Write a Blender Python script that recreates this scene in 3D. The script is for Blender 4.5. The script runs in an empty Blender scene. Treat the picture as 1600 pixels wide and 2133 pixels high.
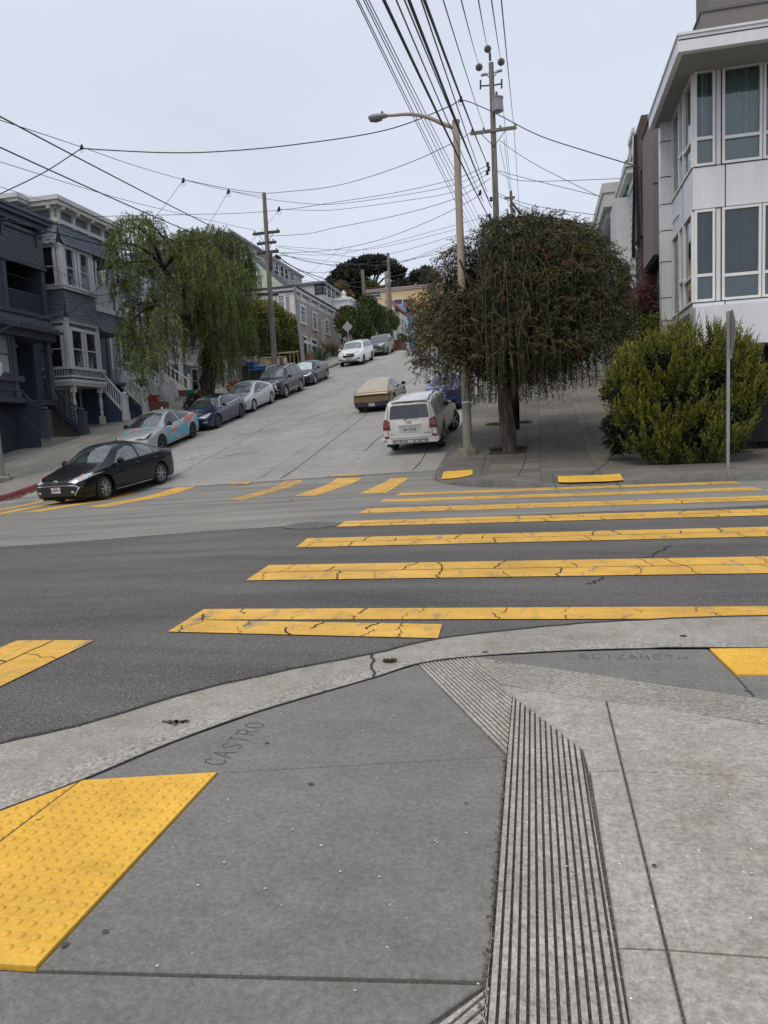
import bpy, bmesh, math, random
import numpy as np
from mathutils import Vector, Matrix
from mathutils.bvhtree import BVHTree
rad = math.radians
random.seed(7); RNG = np.random.default_rng(11)
SC = bpy.context.scene; COL = SC.collection

# ------------------------------------------------------------------ camera, sky, sun, exposure
YAW, PITCH, ROLL = rad(12.4), rad(6.2), rad(2.8)
CAMP = Vector((0, 0, 1.15)); FPX, WPX, HPX = 1500., 1600., 2133.
FW = Vector((-math.sin(YAW)*math.cos(PITCH), math.cos(YAW)*math.cos(PITCH), -math.sin(PITCH)))
_r0 = Vector((math.cos(YAW), math.sin(YAW), 0)); _u0 = _r0.cross(FW)
RT = _r0*math.cos(ROLL) - _u0*math.sin(ROLL); UP = _u0*math.cos(ROLL) + _r0*math.sin(ROLL)
cd = bpy.data.cameras.new("camera"); cam = bpy.data.objects.new("camera", cd); COL.objects.link(cam)
m3 = Matrix((RT, UP, -FW)).transposed()
cam.matrix_world = Matrix.Translation(CAMP) @ m3.to_4x4()
cd.sensor_fit = 'VERTICAL'; cd.sensor_height = 36.; cd.lens = 36.*FPX/HPX
cd.clip_start = .05; cd.clip_end = 3000
SC.camera = cam
W = bpy.data.worlds.new("World"); SC.world = W; W.use_nodes = True
nt = W.node_tree; nt.nodes.clear()
SUN_EL, SUN_ROT = rad(58), rad(200)
sky = nt.nodes.new("ShaderNodeTexSky"); sky.sky_type = 'NISHITA'; sky.sun_disc = False
sky.sun_elevation = SUN_EL; sky.sun_rotation = SUN_ROT; sky.dust_density = 3.; sky.air_density = 1.
tc = nt.nodes.new("ShaderNodeTexCoord")
mp = nt.nodes.new("ShaderNodeMapping"); mp.inputs['Scale'].default_value = (1, 1, 2.2)
nz = nt.nodes.new("ShaderNodeTexNoise"); nz.inputs['Scale'].default_value = 2.2; nz.inputs['Detail'].default_value = 4.; nz.inputs['Roughness'].default_value = .5
rp = nt.nodes.new("ShaderNodeValToRGB"); e = rp.color_ramp.elements     # the even fog layer over the city
e[0].position = .3; e[0].color = (6.85, 7.4, 8.7, 1); e[1].position = .72; e[1].color = (7.9, 8.5, 9.8, 1)
mx = nt.nodes.new("ShaderNodeMix"); mx.data_type = 'RGBA'; mx.inputs[0].default_value = .93
bg = nt.nodes.new("ShaderNodeBackground"); bg.inputs['Strength'].default_value = .1
wo = nt.nodes.new("ShaderNodeOutputWorld")
L = nt.links.new
L(tc.outputs['Generated'], mp.inputs[0]); L(mp.outputs[0], nz.inputs[0]); L(nz.outputs['Fac'], rp.inputs[0])
L(sky.outputs[0], mx.inputs[6]); L(rp.outputs[0], mx.inputs[7]); L(mx.outputs[2], bg.inputs['Color']); L(bg.outputs[0], wo.inputs[0])
sl = bpy.data.lights.new("sun", 'SUN'); sl.energy = 1.5; sl.angle = rad(30); sl.color = (1, .90, .74)
so = bpy.data.objects.new("sun", sl); COL.objects.link(so)
sd = Vector((math.sin(SUN_ROT)*math.cos(SUN_EL), math.cos(SUN_ROT)*math.cos(SUN_EL), math.sin(SUN_EL)))
so.rotation_euler = sd.to_track_quat('Z', 'Y').to_euler(); so.location = (0, -20, 60)
SC.view_settings.view_transform = 'Standard'; SC.view_settings.look = 'None'
SC.view_settings.exposure = 0.; SC.view_settings.gamma = 1.
SC.cycles.max_bounces = 6; SC.cycles.transparent_max_bounces = 8

# ------------------------------------------------------------------ where a sight line meets the place (for measuring off the photograph)
def ray(px, py): return FW + RT*((px-WPX/2)/FPX) - UP*((py-HPX/2)/FPX)
def AX(px, py, x): d = ray(px, py); return CAMP + d*((x-CAMP.x)/d.x)
def AY(px, py, y): d = ray(px, py); return CAMP + d*((y-CAMP.y)/d.y)
def FL(px, py, z=0.): d = ray(px, py); return CAMP + d*((z-CAMP.z)/d.z)
SLOPE = .187
def hy(y):
    a, b, c, d, s2 = 17., 20.8, 66., 74., .03
    if y <= a: return 0.
    if y < b: return SLOPE*(y-a)**2/(2*(b-a))
    z = SLOPE*(b-a)/2
    if y < c: return z + SLOPE*(y-b)
    z += SLOPE*(c-b)
    if y < d: t = y-c; return z + SLOPE*t + (s2-SLOPE)*t*t/(2*(d-c))
    return z + (SLOPE+s2)/2*(d-c) + s2*(min(y, 170)-d)
def G(x, y): return -.03*max(0., min(-x-3, 20.)) + hy(y)
def GP(px, py, dz=0.):
    d = ray(px, py); lo = t = .5
    while t < 250:
        p = CAMP + d*t
        if p.z < G(p.x, p.y)+dz: break
        lo = t; t += .5
    hi = t
    for _ in range(40):
        m = (lo+hi)/2; p = CAMP + d*m
        if p.z < G(p.x, p.y)+dz: hi = m
        else: lo = m
    return CAMP + d*hi

# ------------------------------------------------------------------ materials
def _n(nt, t, **k):
    n = nt.nodes.new(t)
    for a, v in k.items(): setattr(n, a, v)
    return n
def base_mat(name, rough=.6, metal=0., spec=.5, coat=0.):
    m = bpy.data.materials.new(name); m.use_nodes = True
    b = m.node_tree.nodes['Principled BSDF']
    b.inputs['Roughness'].default_value = rough; b.inputs['Metallic'].default_value = metal
    b.inputs['Specular IOR Level'].default_value = spec
    if coat: b.inputs['Coat Weight'].default_value = coat; b.inputs['Coat Roughness'].default_value = .03
    return m, m.node_tree, b
def c4(c, f=1.): return (c[0]*f, c[1]*f, c[2]*f, 1)
def coords(nt, obj=False, scale=None):
    if obj:
        o = _n(nt, 'ShaderNodeTexCoord').outputs['Object']
    else:
        o = _n(nt, 'ShaderNodeNewGeometry').outputs['Position']
    if scale:
        mp = _n(nt, 'ShaderNodeMapping'); mp.inputs['Scale'].default_value = scale
        nt.links.new(o, mp.inputs[0]); o = mp.outputs[0]
    return o
def noise(nt, co, scale, detail=3, rough=.55):
    n = _n(nt, 'ShaderNodeTexNoise'); n.inputs['Scale'].default_value = scale
    n.inputs['Detail'].default_value = detail; n.inputs['Roughness'].default_value = rough
    nt.links.new(co, n.inputs['Vector']); return n.outputs['Fac']
def ramp(nt, fac, stops):
    r = _n(nt, 'ShaderNodeValToRGB'); el = r.color_ramp.elements
    while len(el) < len(stops): el.new(.5)
    for q, (p, c) in zip(el, stops): q.position = p; q.color = c if len(c) == 4 else (*c, 1)
    nt.links.new(fac, r.inputs[0]); return r.outputs[0]
def mixc(nt, a, b, fac, mode='MIX'):
    m = _n(nt, 'ShaderNodeMix', data_type='RGBA', blend_type=mode)
    for s, v in ((6, a), (7, b), (0, fac)):
        if isinstance(v, (int, float)): m.inputs[s].default_value = v
        elif isinstance(v, tuple): m.inputs[s].default_value = v
        else: nt.links.new(v, m.inputs[s])
    return m.outputs[2]
def bump(nt, b, h, strength=.3, dist=.01):
    n = _n(nt, 'ShaderNodeBump'); n.inputs['Strength'].default_value = strength; n.inputs['Distance'].default_value = dist
    nt.links.new(h, n.inputs['Height']); nt.links.new(n.outputs[0], b.inputs['Normal'])
def mat(name, col, rough=.6, var=.12, scale=2., metal=0., bmp=0., bscale=60., coat=0., spec=.5, obj=False, fine=.06, stretch=None):
    """plain surface: two scales of uneven tone plus an optional bump"""
    m, nt, b = base_mat(name, rough, metal, spec, coat)
    co = coords(nt, obj, stretch)
    f1 = noise(nt, co, scale, 4); f2 = noise(nt, co, scale*14, 2)
    c = ramp(nt, f1, [(.3, c4(col, 1-var)), (.7, c4(col, 1+var))])
    c = mixc(nt, c, ramp(nt, f2, [(.3, c4((1, 1, 1), 1-fine)), (.7, (1, 1, 1, 1))]), 1., 'MULTIPLY')
    nt.links.new(c, b.inputs['Base Color'])
    if bmp: bump(nt, b, noise(nt, co, bscale, 3), bmp)
    return m
def leaf_mat(name, cols, rough=.55):
    """foliage: every leaf island its own tone"""
    m, nt, b = base_mat(name, rough, spec=.3)
    g = _n(nt, 'ShaderNodeNewGeometry')
    co = coords(nt); f = noise(nt, co, 1.6, 2)
    k = len(cols); st = [(i/(k-1), c) for i, c in enumerate(cols)]
    c = ramp(nt, g.outputs['Random Per Island'], st)
    c = mixc(nt, c, ramp(nt, f, [(.35, (.7, .72, .7, 1)), (.65, (1.15, 1.12, 1.05, 1))]), 1., 'MULTIPLY')
    nt.links.new(c, b.inputs['Base Color'])
    b.inputs['Subsurface Weight'].default_value = 0
    return m
def glass_mat(name, tint, rough=.04, dark=True):
    m, nt, b = base_mat(name, rough, spec=.8)
    co = coords(nt); f = noise(nt, co, 1.3, 3)
    nt.links.new(ramp(nt, f, [(.3, c4(tint, .6)), (.7, c4(tint, 1.5))]), b.inputs['Base Color'])
    return m
def clear_mat(name, tint=(.75, .85, .85), refl=.22):
    m = bpy.data.materials.new(name); m.use_nodes = True; nt = m.node_tree; nt.nodes.clear()
    t = _n(nt, 'ShaderNodeBsdfTransparent'); t.inputs[0].default_value = (*tint, 1)
    g = _n(nt, 'ShaderNodeBsdfGlossy'); g.inputs['Roughness'].default_value = .02; g.inputs[0].default_value = (.9, .95, 1, 1)
    fr = _n(nt, 'ShaderNodeFresnel'); fr.inputs[0].default_value = 1.6
    ma = _n(nt, 'ShaderNodeMath', operation='ADD'); ma.inputs[1].default_value = refl*.35
    mi = _n(nt, 'ShaderNodeMixShader'); o = _n(nt, 'ShaderNodeOutputMaterial')
    nt.links.new(fr.outputs[0], ma.inputs[0]); nt.links.new(ma.outputs[0], mi.inputs[0])
    nt.links.new(t.outputs[0], mi.inputs[1]); nt.links.new(g.outputs[0], mi.inputs[2]); nt.links.new(mi.outputs[0], o.inputs[0])
    return m

# ------------------------------------------------------------------ objects
ORG = {}
def thing(name, label, cat, loc=(0, 0, 0), group=None, rot=None):
    o = bpy.data.objects.new(name, None); COL.objects.link(o); o.location = loc
    o.empty_display_size = .2
    if rot: o.rotation_euler = rot
    o['label'] = label; o['category'] = cat
    if group: o['group'] = group
    ORG[o.name] = Vector(loc); return o
def tag(o, label=None, cat=None, group=None, kind=None):
    if label: o['label'] = label
    if cat: o['category'] = cat
    if group: o['group'] = group
    if kind: o['kind'] = kind
    return o
def shade(me, ang):
    if ang is None: return
    bm = bmesh.new(); bm.from_mesh(me)
    for f in bm.faces: f.smooth = True
    for ed in bm.edges:
        if len(ed.link_faces) == 2 and ed.calc_face_angle(0) > rad(ang): ed.smooth = False
    bm.to_mesh(me); bm.free()
class MB:
    def __init__(s): s.v = []; s.f = []; s.mi = []; s.cur = 0
    def add(s, vs, fs):
        b = len(s.v); s.v += [tuple(p) for p in vs]; s.f += [tuple(i+b for i in q) for q in fs]; s.mi += [s.cur]*len(fs)
    def box(s, x0, x1, y0, y1, z0, z1):
        s.add([(x0, y0, z0), (x1, y0, z0), (x1, y1, z0), (x0, y1, z0), (x0, y0, z1), (x1, y0, z1), (x1, y1, z1), (x0, y1, z1)],
              [(0, 3, 2, 1), (4, 5, 6, 7), (0, 1, 5, 4), (1, 2, 6, 5), (2, 3, 7, 6), (3, 0, 4, 7)])
    def obox(s, o, u, w, h, a0, a1, b0, b1, c0, c1):
        """box in the frame (u, w, h) at o"""
        P = lambda a, b, c: o + u*a + w*b + h*c
        s.add([P(a0, b0, c0), P(a1, b0, c0), P(a1, b1, c0), P(a0, b1, c0), P(a0, b0, c1), P(a1, b0, c1), P(a1, b1, c1), P(a0, b1, c1)],
              [(0, 3, 2, 1), (4, 5, 6, 7), (0, 1, 5, 4), (1, 2, 6, 5), (2, 3, 7, 6), (3, 0, 4, 7)])
    def quad(s, a, b, c, d): s.add([a, b, c, d], [(0, 1, 2, 3)])
    def prism(s, pts, ext):
        """polygon of 3D points pushed along ext"""
        n = len(pts); ext = Vector(ext); P = [Vector(p) for p in pts]
        s.add(P + [p+ext for p in P], [tuple(range(n-1, -1, -1)), tuple(range(n, 2*n))] + [(i, (i+1) % n, n+(i+1) % n, n+i) for i in range(n)])
    def tube(s, path, r, n=8, cap=True):
        P = [Vector(p) for p in path]; k = len(P); R = r if hasattr(r, '__len__') else [r]*k
        b = len(s.v); ref = None
        for i, p in enumerate(P):
            t = (P[min(i+1, k-1)] - P[max(i-1, 0)]).normalized()
            if ref is None: ref = t.orthogonal().normalized()
            ref = (ref - t*ref.dot(t)); ref = ref.normalized() if ref.length > 1e-6 else t.orthogonal().normalized()
            q = t.cross(ref)
            for j in range(n):
                a = 2*math.pi*j/n; s.v.append(tuple(p + (ref*math.cos(a) + q*math.sin(a))*R[i]))
        for i in range(k-1):
            for j in range(n):
                s.f.append((b+i*n+j, b+i*n+(j+1) % n, b+(i+1)*n+(j+1) % n, b+(i+1)*n+j)); s.mi.append(s.cur)
        if cap:
            s.f.append(tuple(b+j for j in range(n-1, -1, -1))); s.mi.append(s.cur)
            s.f.append(tuple(b+(k-1)*n+j for j in range(n))); s.mi.append(s.cur)
    def lathe(s, prof, o=(0, 0, 0), ax=(0, 0, 1), n=16, cap=True):
        """prof: (radius, height) pairs round the axis"""
        o = Vector(o); ax = Vector(ax).normalized(); u = ax.orthogonal().normalized(); w = ax.cross(u); b = len(s.v)
        for r, h in prof:
            for j in range(n):
                a = 2*math.pi*j/n; s.v.append(tuple(o + ax*h + (u*math.cos(a) + w*math.sin(a))*r))
        for i in range(len(prof)-1):
            for j in range(n):
                s.f.append((b+i*n+j, b+i*n+(j+1) % n, b+(i+1)*n+(j+1) % n, b+(i+1)*n+j)); s.mi.append(s.cur)
        if cap:
            s.f.append(tuple(b+j for j in range(n-1, -1, -1))); s.mi.append(s.cur)
            s.f.append(tuple(b+(len(prof)-1)*n+j for j in range(n))); s.mi.append(s.cur)
    def build(s, name, m=None, parent=None, ang=None, label=None):
        me = bpy.data.meshes.new(name)
        off = ORG[parent.name] if parent is not None else Vector((0, 0, 0))
        vs = s.v if off.length == 0 else [(p[0]-off.x, p[1]-off.y, p[2]-off.z) for p in s.v]
        me.from_pydata(vs, [], s.f)
        ms = m if isinstance(m, (list, tuple)) else [m]
        for q in ms: me.materials.append(q)
        if len(ms) > 1: me.polygons.foreach_set('material_index', s.mi)
        me.update(); shade(me, ang)
        o = bpy.data.objects.new(name, me); COL.objects.link(o)
        if parent is not None: o.parent = parent
        ORG[o.name] = off
        if label: o['label'] = label
        return o
def struct(o): o['kind'] = 'structure'; return o
def copy_tree(o, parent=None):
    c = o.copy(); COL.objects.link(c)
    if parent is not None: c.parent = parent
    for ch in list(o.children): copy_tree(ch, c)
    return c
def text_mesh(txt, size, bold=False, spacing=1.):
    """flat letters as (verts, faces) in the xy plane, centred"""
    cu = bpy.data.curves.new('t', 'FONT'); cu.body = txt; cu.size = size; cu.align_x = 'CENTER'; cu.align_y = 'CENTER'; cu.space_character = spacing
    if bold: cu.offset = size*.018
    o = bpy.data.objects.new('t', cu); COL.objects.link(o)
    dg = bpy.context.evaluated_depsgraph_get(); me = bpy.data.meshes.new_from_object(o.evaluated_get(dg))
    vs = [v.co.copy() for v in me.vertices]; fs = [tuple(p.vertices) for p in me.polygons]
    bpy.data.objects.remove(o); bpy.data.meshes.remove(me); bpy.data.curves.remove(cu)
    return vs, fs

# ================================================================== GROUND, ROADS, PAVEMENTS
def asphalt(name, base, speck, tone=.15, yellow=0):
    m, nt, b = base_mat(name, .85, spec=.25)
    co = coords(nt)
    big = noise(nt, co, .35, 4); mid = noise(nt, coords(nt, False, (.25, 1.6, 1)), 1.1, 4, .6); fine = noise(nt, co, 95, 2, .7)
    c = ramp(nt, big, [(.3, c4(base, 1-tone)), (.7, c4(base, 1+tone))])
    c = mixc(nt, c, ramp(nt, mid, [(.32, (.72, .72, .72, 1)), (.6, (1.08, 1.08, 1.08, 1))]), 1., 'MULTIPLY')
    c = mixc(nt, c, ramp(nt, fine, [(.36, (.45, .45, .45, 1)), (.52, (1, 1, 1, 1)), (.66, (1.25, 1.25, 1.25, 1))]), 1., 'MULTIPLY')
    v = _n(nt, 'ShaderNodeTexVoronoi'); v.inputs['Scale'].default_value = 48; nt.links.new(co, v.inputs['Vector'])
    st = _n(nt, 'ShaderNodeMath', operation='LESS_THAN'); st.inputs[1].default_value = .24; nt.links.new(v.outputs['Distance'], st.inputs[0])
    rn = _n(nt, 'ShaderNodeMath', operation='GREATER_THAN'); rn.inputs[1].default_value = .7
    sx = _n(nt, 'ShaderNodeSeparateColor'); nt.links.new(v.outputs['Color'], sx.inputs[0]); nt.links.new(sx.outputs[0], rn.inputs[0])
    mu = _n(nt, 'ShaderNodeMath', operation='MULTIPLY'); nt.links.new(st.outputs[0], mu.inputs[0]); nt.links.new(rn.outputs[0], mu.inputs[1])
    c = mixc(nt, c, (*speck, 1), mu.outputs[0])
    nt.links.new(c, b.inputs['Base Color']); bump(nt, b, fine, .55, .006)
    return m
def concrete(name, col, var=.1, mott=.12, scuff=.25, fine=.16, scale=1.2, slabs=None):
    m, nt, b = base_mat(name, .85, spec=.25)
    co = coords(nt)
    f1 = noise(nt, co, scale, 5, .6); f2 = noise(nt, co, scale*9, 4, .65); f3 = noise(nt, co, 130, 2, .7)
    c = ramp(nt, f1, [(.3, c4(col, 1-var)), (.7, c4(col, 1+var))])
    c = mixc(nt, c, ramp(nt, f2, [(.3, c4((1, .99, .97), 1-mott)), (.7, c4((1, 1, 1), 1+mott))]), 1., 'MULTIPLY')
    c = mixc(nt, c, ramp(nt, f3, [(.3, c4((1, 1, 1), 1-fine*1.6)), (.5, (1, 1, 1, 1)), (.72, c4((1, 1, 1), 1+fine*1.4))]), 1., 'MULTIPLY')
    f4 = noise(nt, co, 52, 3, .75); f5 = noise(nt, co, 3.1, 5, .7)
    c = mixc(nt, c, ramp(nt, f4, [(.34, c4((1, 1, 1), 1-fine*2.2)), (.5, (1, 1, 1, 1)), (.66, c4((1, 1, 1), 1+fine*2.2))]), 1., 'MULTIPLY')
    c = mixc(nt, c, ramp(nt, f5, [(.36, (.80, .78, .73, 1)), (.52, (1, 1, 1, 1)), (.68, (1.1, 1.1, 1.1, 1))]), min(1, mott*4), 'MULTIPLY')   # damp, dirty and bleached patches
    sc = noise(nt, coords(nt, False, (1, 3.2, 1)), 7, 5, .75)                       # pale worn scuffs
    s2 = _n(nt, 'ShaderNodeMapRange'); s2.inputs[1].default_value = .62; s2.inputs[2].default_value = .8; s2.inputs[4].default_value = scuff
    nt.links.new(sc, s2.inputs[0]); c = mixc(nt, c, c4(col, 1.9), s2.outputs[0])
    v = _n(nt, 'ShaderNodeTexVoronoi'); v.inputs['Scale'].default_value = 14; nt.links.new(co, v.inputs['Vector'])   # bits of grit and spots
    st = _n(nt, 'ShaderNodeMath', operation='LESS_THAN'); st.inputs[1].default_value = .045; nt.links.new(v.outputs['Distance'], st.inputs[0])
    c = mixc(nt, c, c4(col, 2.2), st.outputs[0])
    if slabs:                                                                          # cast joints and uneven panels
        br = _n(nt, 'ShaderNodeTexBrick'); br.offset = 0; br.inputs['Scale'].default_value = 1
        br.inputs['Brick Width'].default_value = slabs[0]; br.inputs['Row Height'].default_value = slabs[1]
        br.inputs['Mortar Size'].default_value = .012; br.inputs['Mortar Smooth'].default_value = .3
        br.inputs['Color1'].default_value = (.78, .78, .77, 1); br.inputs['Color2'].default_value = (1.15, 1.14, 1.1, 1); br.inputs['Mortar'].default_value = (.55, .54, .53, 1)
        nt.links.new(co, br.inputs['Vector']); c = mixc(nt, c, br.outputs['Color'], 1., 'MULTIPLY')
    nt.links.new(c, b.inputs['Base Color']); bump(nt, b, f4, .4, .005)
    return m
M_ASPH = asphalt('asphalt_dark', (.145, .138, .128), (.27, .245, .235), .2)
M_OLD = asphalt('asphalt_worn', (.275, .265, .24), (.4, .39, .37), .12)
M_SLABD = concrete('slab_dark', (.2, .194, .182), .09, .085, .2, .085)
M_SLABL = concrete('slab_light', (.375, .352, .315), .12, .17, .5, .11, 1.7)
M_GUT = concrete('gutter_concrete', (.335, .315, .278), .13, .14, .4, .09, 1.4)
M_GUT2 = concrete('kerb_concrete', (.35, .332, .3), .1, .12, .3, .18, 1.6)
M_ROADC = concrete('road_concrete', (.325, .32, .308), .12, .1, .1, .08, .45)
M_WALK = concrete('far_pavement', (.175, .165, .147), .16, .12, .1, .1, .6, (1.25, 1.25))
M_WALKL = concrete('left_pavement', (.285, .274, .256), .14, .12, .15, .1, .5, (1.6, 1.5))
M_GROOVE = concrete('grooved_concrete', (.38, .36, .32), .1, .16, .4, .13, 2.5)
M_JOINT = mat('joint_dark', (.035, .034, .033), .95)
M_STAMP = mat('stamp_shadow', (.095, .091, .084), .95)
M_TAR = mat('tar', (.03, .03, .031), .8)
def paint_mat(name, col, dirt=.25, worn=0., under=(.17, .17, .17)):
    m, nt, b = base_mat(name, .6, spec=.35)
    co = coords(nt); f = noise(nt, co, 1.4, 5, .65); g = noise(nt, coords(nt, False, (1, 2.5, 1)), 6, 4, .7); h = noise(nt, co, 70, 2)
    c = ramp(nt, f, [(.3, c4(col, 1-dirt)), (.65, c4(col, 1.06))])
    c = mixc(nt, c, ramp(nt, g, [(.28, (.72, .7, .66, 1)), (.5, (1, 1, 1, 1))]), .7, 'MULTIPLY')
    c = mixc(nt, c, ramp(nt, h, [(.3, (.8, .8, .8, 1)), (.6, (1.04, 1.04, 1.04, 1))]), .6, 'MULTIPLY')
    if worn:
        w = noise(nt, coords(nt, False, (2.2, .7, 1)), 3.2, 5, .75); r = ramp(nt, w, [(.62-worn*.4, (0, 0, 0, 1)), (.66-worn*.25, (1, 1, 1, 1))])
        sp = _n(nt, 'ShaderNodeSeparateColor'); nt.links.new(r, sp.inputs[0]); c = mixc(nt, c4(under), c, sp.outputs[0])
    nt.links.new(c, b.inputs['Base Color']); bump(nt, b, h, .2, .004)
    return m
YEL = (.82, .475, .085)
M_YEL = paint_mat('yellow_thermoplastic', YEL, .28, .84, (.2, .19, .17))
M_YELW = paint_mat('yellow_worn', (.74, .40, .045), .25, .52, (.22, .22, .21))
M_YELX = paint_mat('yellow_faded', (.45, .37, .2), .25, .42, (.25, .25, .25))
M_WHT = paint_mat('white_marking', (.62, .62, .6), .15, .6, (.25, .25, .25))
M_TACT = paint_mat('tactile_yellow', (.86, .505, .07), .2)
M_RED = mat('red_kerb_paint', (.21, .038, .045), .7, .25, 3)
M_DIRT = mat('soil', (.06, .045, .032), .95, .3, 5)
M_LAND = mat('land', (.12, .12, .1), .95, .3, .1)

def sheet(xs, ys, zf):
    mb = MB(); nx, ny = len(xs), len(ys)
    mb.v = [(x, y, zf(x, y)) for y in ys for x in xs]
    mb.f = [(j*nx+i, j*nx+i+1, (j+1)*nx+i+1, (j+1)*nx+i) for j in range(ny-1) for i in range(nx-1)]; mb.mi = [0]*len(mb.f)
    return mb
XS = sorted(set([-900, -300, -150, -80, -50, -30, -23, -20, -16, -12, -8, -5, -3, -2, 0, 2, 3, 5, 10, 20, 60, 150, 300, 900]))
YS = sorted(set([-600, -150, -60, -20, 0, 8, 14, 17] + [17+.5*i for i in range(9)] + [22, 26, 30, 35, 40, 50, 60] + list(range(66, 76)) + [80, 100, 130, 170, 250, 500, 1500]))
struct(sheet(XS, YS, lambda x, y: G(x, y)-.5 - (0 if y > 13 else .2)).build('ground', M_LAND, ang=60))
road = struct(sheet([-90, -40, -23, -3, 10, 40, 90], [-14, -4, 2, 6, 10, 14]+[17+.2*i for i in range(18)], lambda x, y: G(x, y)-.012).build('intersection_road', M_ASPH))
# worn lighter strip of asphalt between the patch and the hill
bx = [-40, -23, -7.2, -5, -2.1, .5, 3, 6, 12, 40]; by = [5.6, 7.1, 8.4, 8.85, 9.4, 9.75, 10.1, 10.6, 11.2, 14.]
mb = MB()
for i in range(len(bx)-1):
    k = 8
    for a in range(k):
        x0 = bx[i]+(bx[i+1]-bx[i])*a/k; x1 = bx[i]+(bx[i+1]-bx[i])*(a+1)/k
        y0 = by[i]+(by[i+1]-by[i])*a/k+.06*math.sin(x0*2.3); y1 = by[i]+(by[i+1]-by[i])*(a+1)/k+.06*math.sin(x1*2.3)
        ys = [0, 14.5]+[17+.2*i for i in range(17)]
        for q in range(len(ys)-1):
            ya, yb = (y0 if q == 0 else ys[q]), ys[q+1]; yc, yd = (y1 if q == 0 else ys[q]), ys[q+1]
            mb.add([(x0, ya, G(x0, ya)-.009), (x1, yc, G(x1, yc)-.009), (x1, yd, G(x1, yd)-.009), (x0, yb, G(x0, yb)-.009)], [(0, 1, 2, 3)])
mb.build('worn_asphalt', M_OLD, road)
HY = [19.15+.2*i for i in range(10)] + list(np.arange(21.2, 66, 2.)) + list(range(66, 76)) + [80, 90, 100, 120, 150, 175]
hill = struct(sheet([-16.05, -14.5, -12, -9.4, -6.6, -4, -2.68], HY, lambda x, y: G(x, y)).build('hill_road', M_ROADC, ang=30))

def ribbon(mb, pts, w, zf, dz):
    """thin flat line along ground points"""
    for a, b in zip(pts, pts[1:]):
        a, b = Vector(a), Vector(b); d = (b-a); 
        if d.length < 1e-5: continue
        nrm = Vector((-d.y, d.x)).normalized()*w/2
        q = [a-nrm, b-nrm, b+nrm, a+nrm]
        mb.add([(p.x, p.y, zf(p.x, p.y)+dz) for p in q], [(0, 1, 2, 3)])
def wander(a, b, n, amp):
    a, b = Vector(a), Vector(b); d = b-a; nn = Vector((-d.y, d.x)).normalized()
    return [a+d*(i/n) + nn*(random.uniform(-amp, amp) if 0 < i < n else 0) for i in range(n+1)]
mb = MB()
for px, w in (((424, 959), .02), ((640, 958), .032), ((875, 960), .022), ((560, 985), .014)):      # long seams up the hill
    x = GP(*px).x; ribbon(mb, wander((x, 19.4), (x+.15, 68), 40, .04), w, G, .004)
for y in (19.3, 23.6, 27.9, 32.2, 36.5, 41, 45.5, 50, 54.5, 59, 63.5):
    ribbon(mb, wander((-15.6, y+random.uniform(-.4, .4)), (-2.8, y+random.uniform(-.4, .4)), 24, .04), .012, G, .004)
for p in (((493, 905), (585, 893)), ((485, 913), (520, 905)), ((700, 820), (718, 809)), ((620, 880), (700, 852)), ((760, 940), (800, 905)), ((540, 940), (470, 950))):
    a, b = GP(*p[0]), GP(*p[1]); ribbon(mb, wander(a.xy, b.xy, 7, .06), .035, G, .005)
mb.build('road_seam', M_TAR, hill)
mb = MB()
for px in ([(800, 800), (838, 779), (842, 781), (806, 801)], [(822, 784), (846, 769), (849, 770), (826, 785)], [(856, 763), (868, 755), (871, 756), (860, 764)], [(872, 752), (885, 745), (888, 746), (876, 753)], [(719, 848), (752, 830), (755, 832), (722, 850)], [(690, 866), (714, 852), (717, 854), (694, 868)]):
    mb.add([GP(*p)+Vector((0, 0, .006)) for p in px], [(0, 1, 2, 3)])
mb.build('centre_line', M_YELX, hill)
mb = MB()
for a, b, w in (((361, 961), (384, 957), .12), ((384, 957), (411, 949), .12), ((389, 952), (437, 944), .13), ((409, 949), (437, 944.5), .07), ((930, 868), (948, 858), .1), ((1000, 868), (1012, 860), .07)):
    ribbon(mb, [GP(*a).xy, GP(*b).xy], w, G, .007)
mb.build('white_marking', M_WHT, hill)

# ---- crosswalk stripes: two bands of thermoplastic each, cracked across
def stripe(cor, ncr, crackw=.012, m=M_YEL, dz=-.005, cr=True, g=None, sub=6, split=True):
    """cor: near-left, far-left, far-right, near-right as ground (x, y)"""
    zf = G; A, B, C, D = [Vector(p) for p in cor]
    mb = MB()
    def P(u, v): return (A*(1-u)+D*u)*(1-v) + (B*(1-u)+C*u)*v
    nv = 26 if abs(B.y-A.y) > 2 else 2
    for i in range(sub):
        u0, u1 = i/sub, (i+1)/sub
        for j in range(nv):
            q = [P(u0, j/nv), P(u1, j/nv), P(u1, (j+1)/nv), P(u0, (j+1)/nv)]; mb.add([(p.x, p.y, zf(p.x, p.y)+dz) for p in q], [(0, 1, 2, 3)])
    if cr:
        mb.cur = 1; d2 = dz+.0025
        if split: ribbon(mb, [P(i/30., .5+random.uniform(-.012, .012)) for i in range(31)], crackw*.7, zf, d2)
        for half in (0, 1):
            k = ncr; 
            for i in range(k):
                u = (i+random.uniform(.2, .8))/k; du = random.uniform(-.22, .22)/k
                v0, v1 = (0, .5) if half == 0 else (.5, 1)
                pts = [P(u+du*t/5+random.uniform(-.016, .016)/k*3, v0+(v1-v0)*t/5) for t in range(6)]
                if random.random() < .2: pts = pts[:4]
                ribbon(mb, pts, crackw*random.choice([.25, .4, .5, .9]), zf, d2)
    o = mb.build('crosswalk_stripe', [m, M_TAR], road); return o
def fl2(p): v = FL(*p, -.01); return Vector((v.x, v.y))
def gp2(p): v = GP(*p); return Vector((v.x, v.y))
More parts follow.
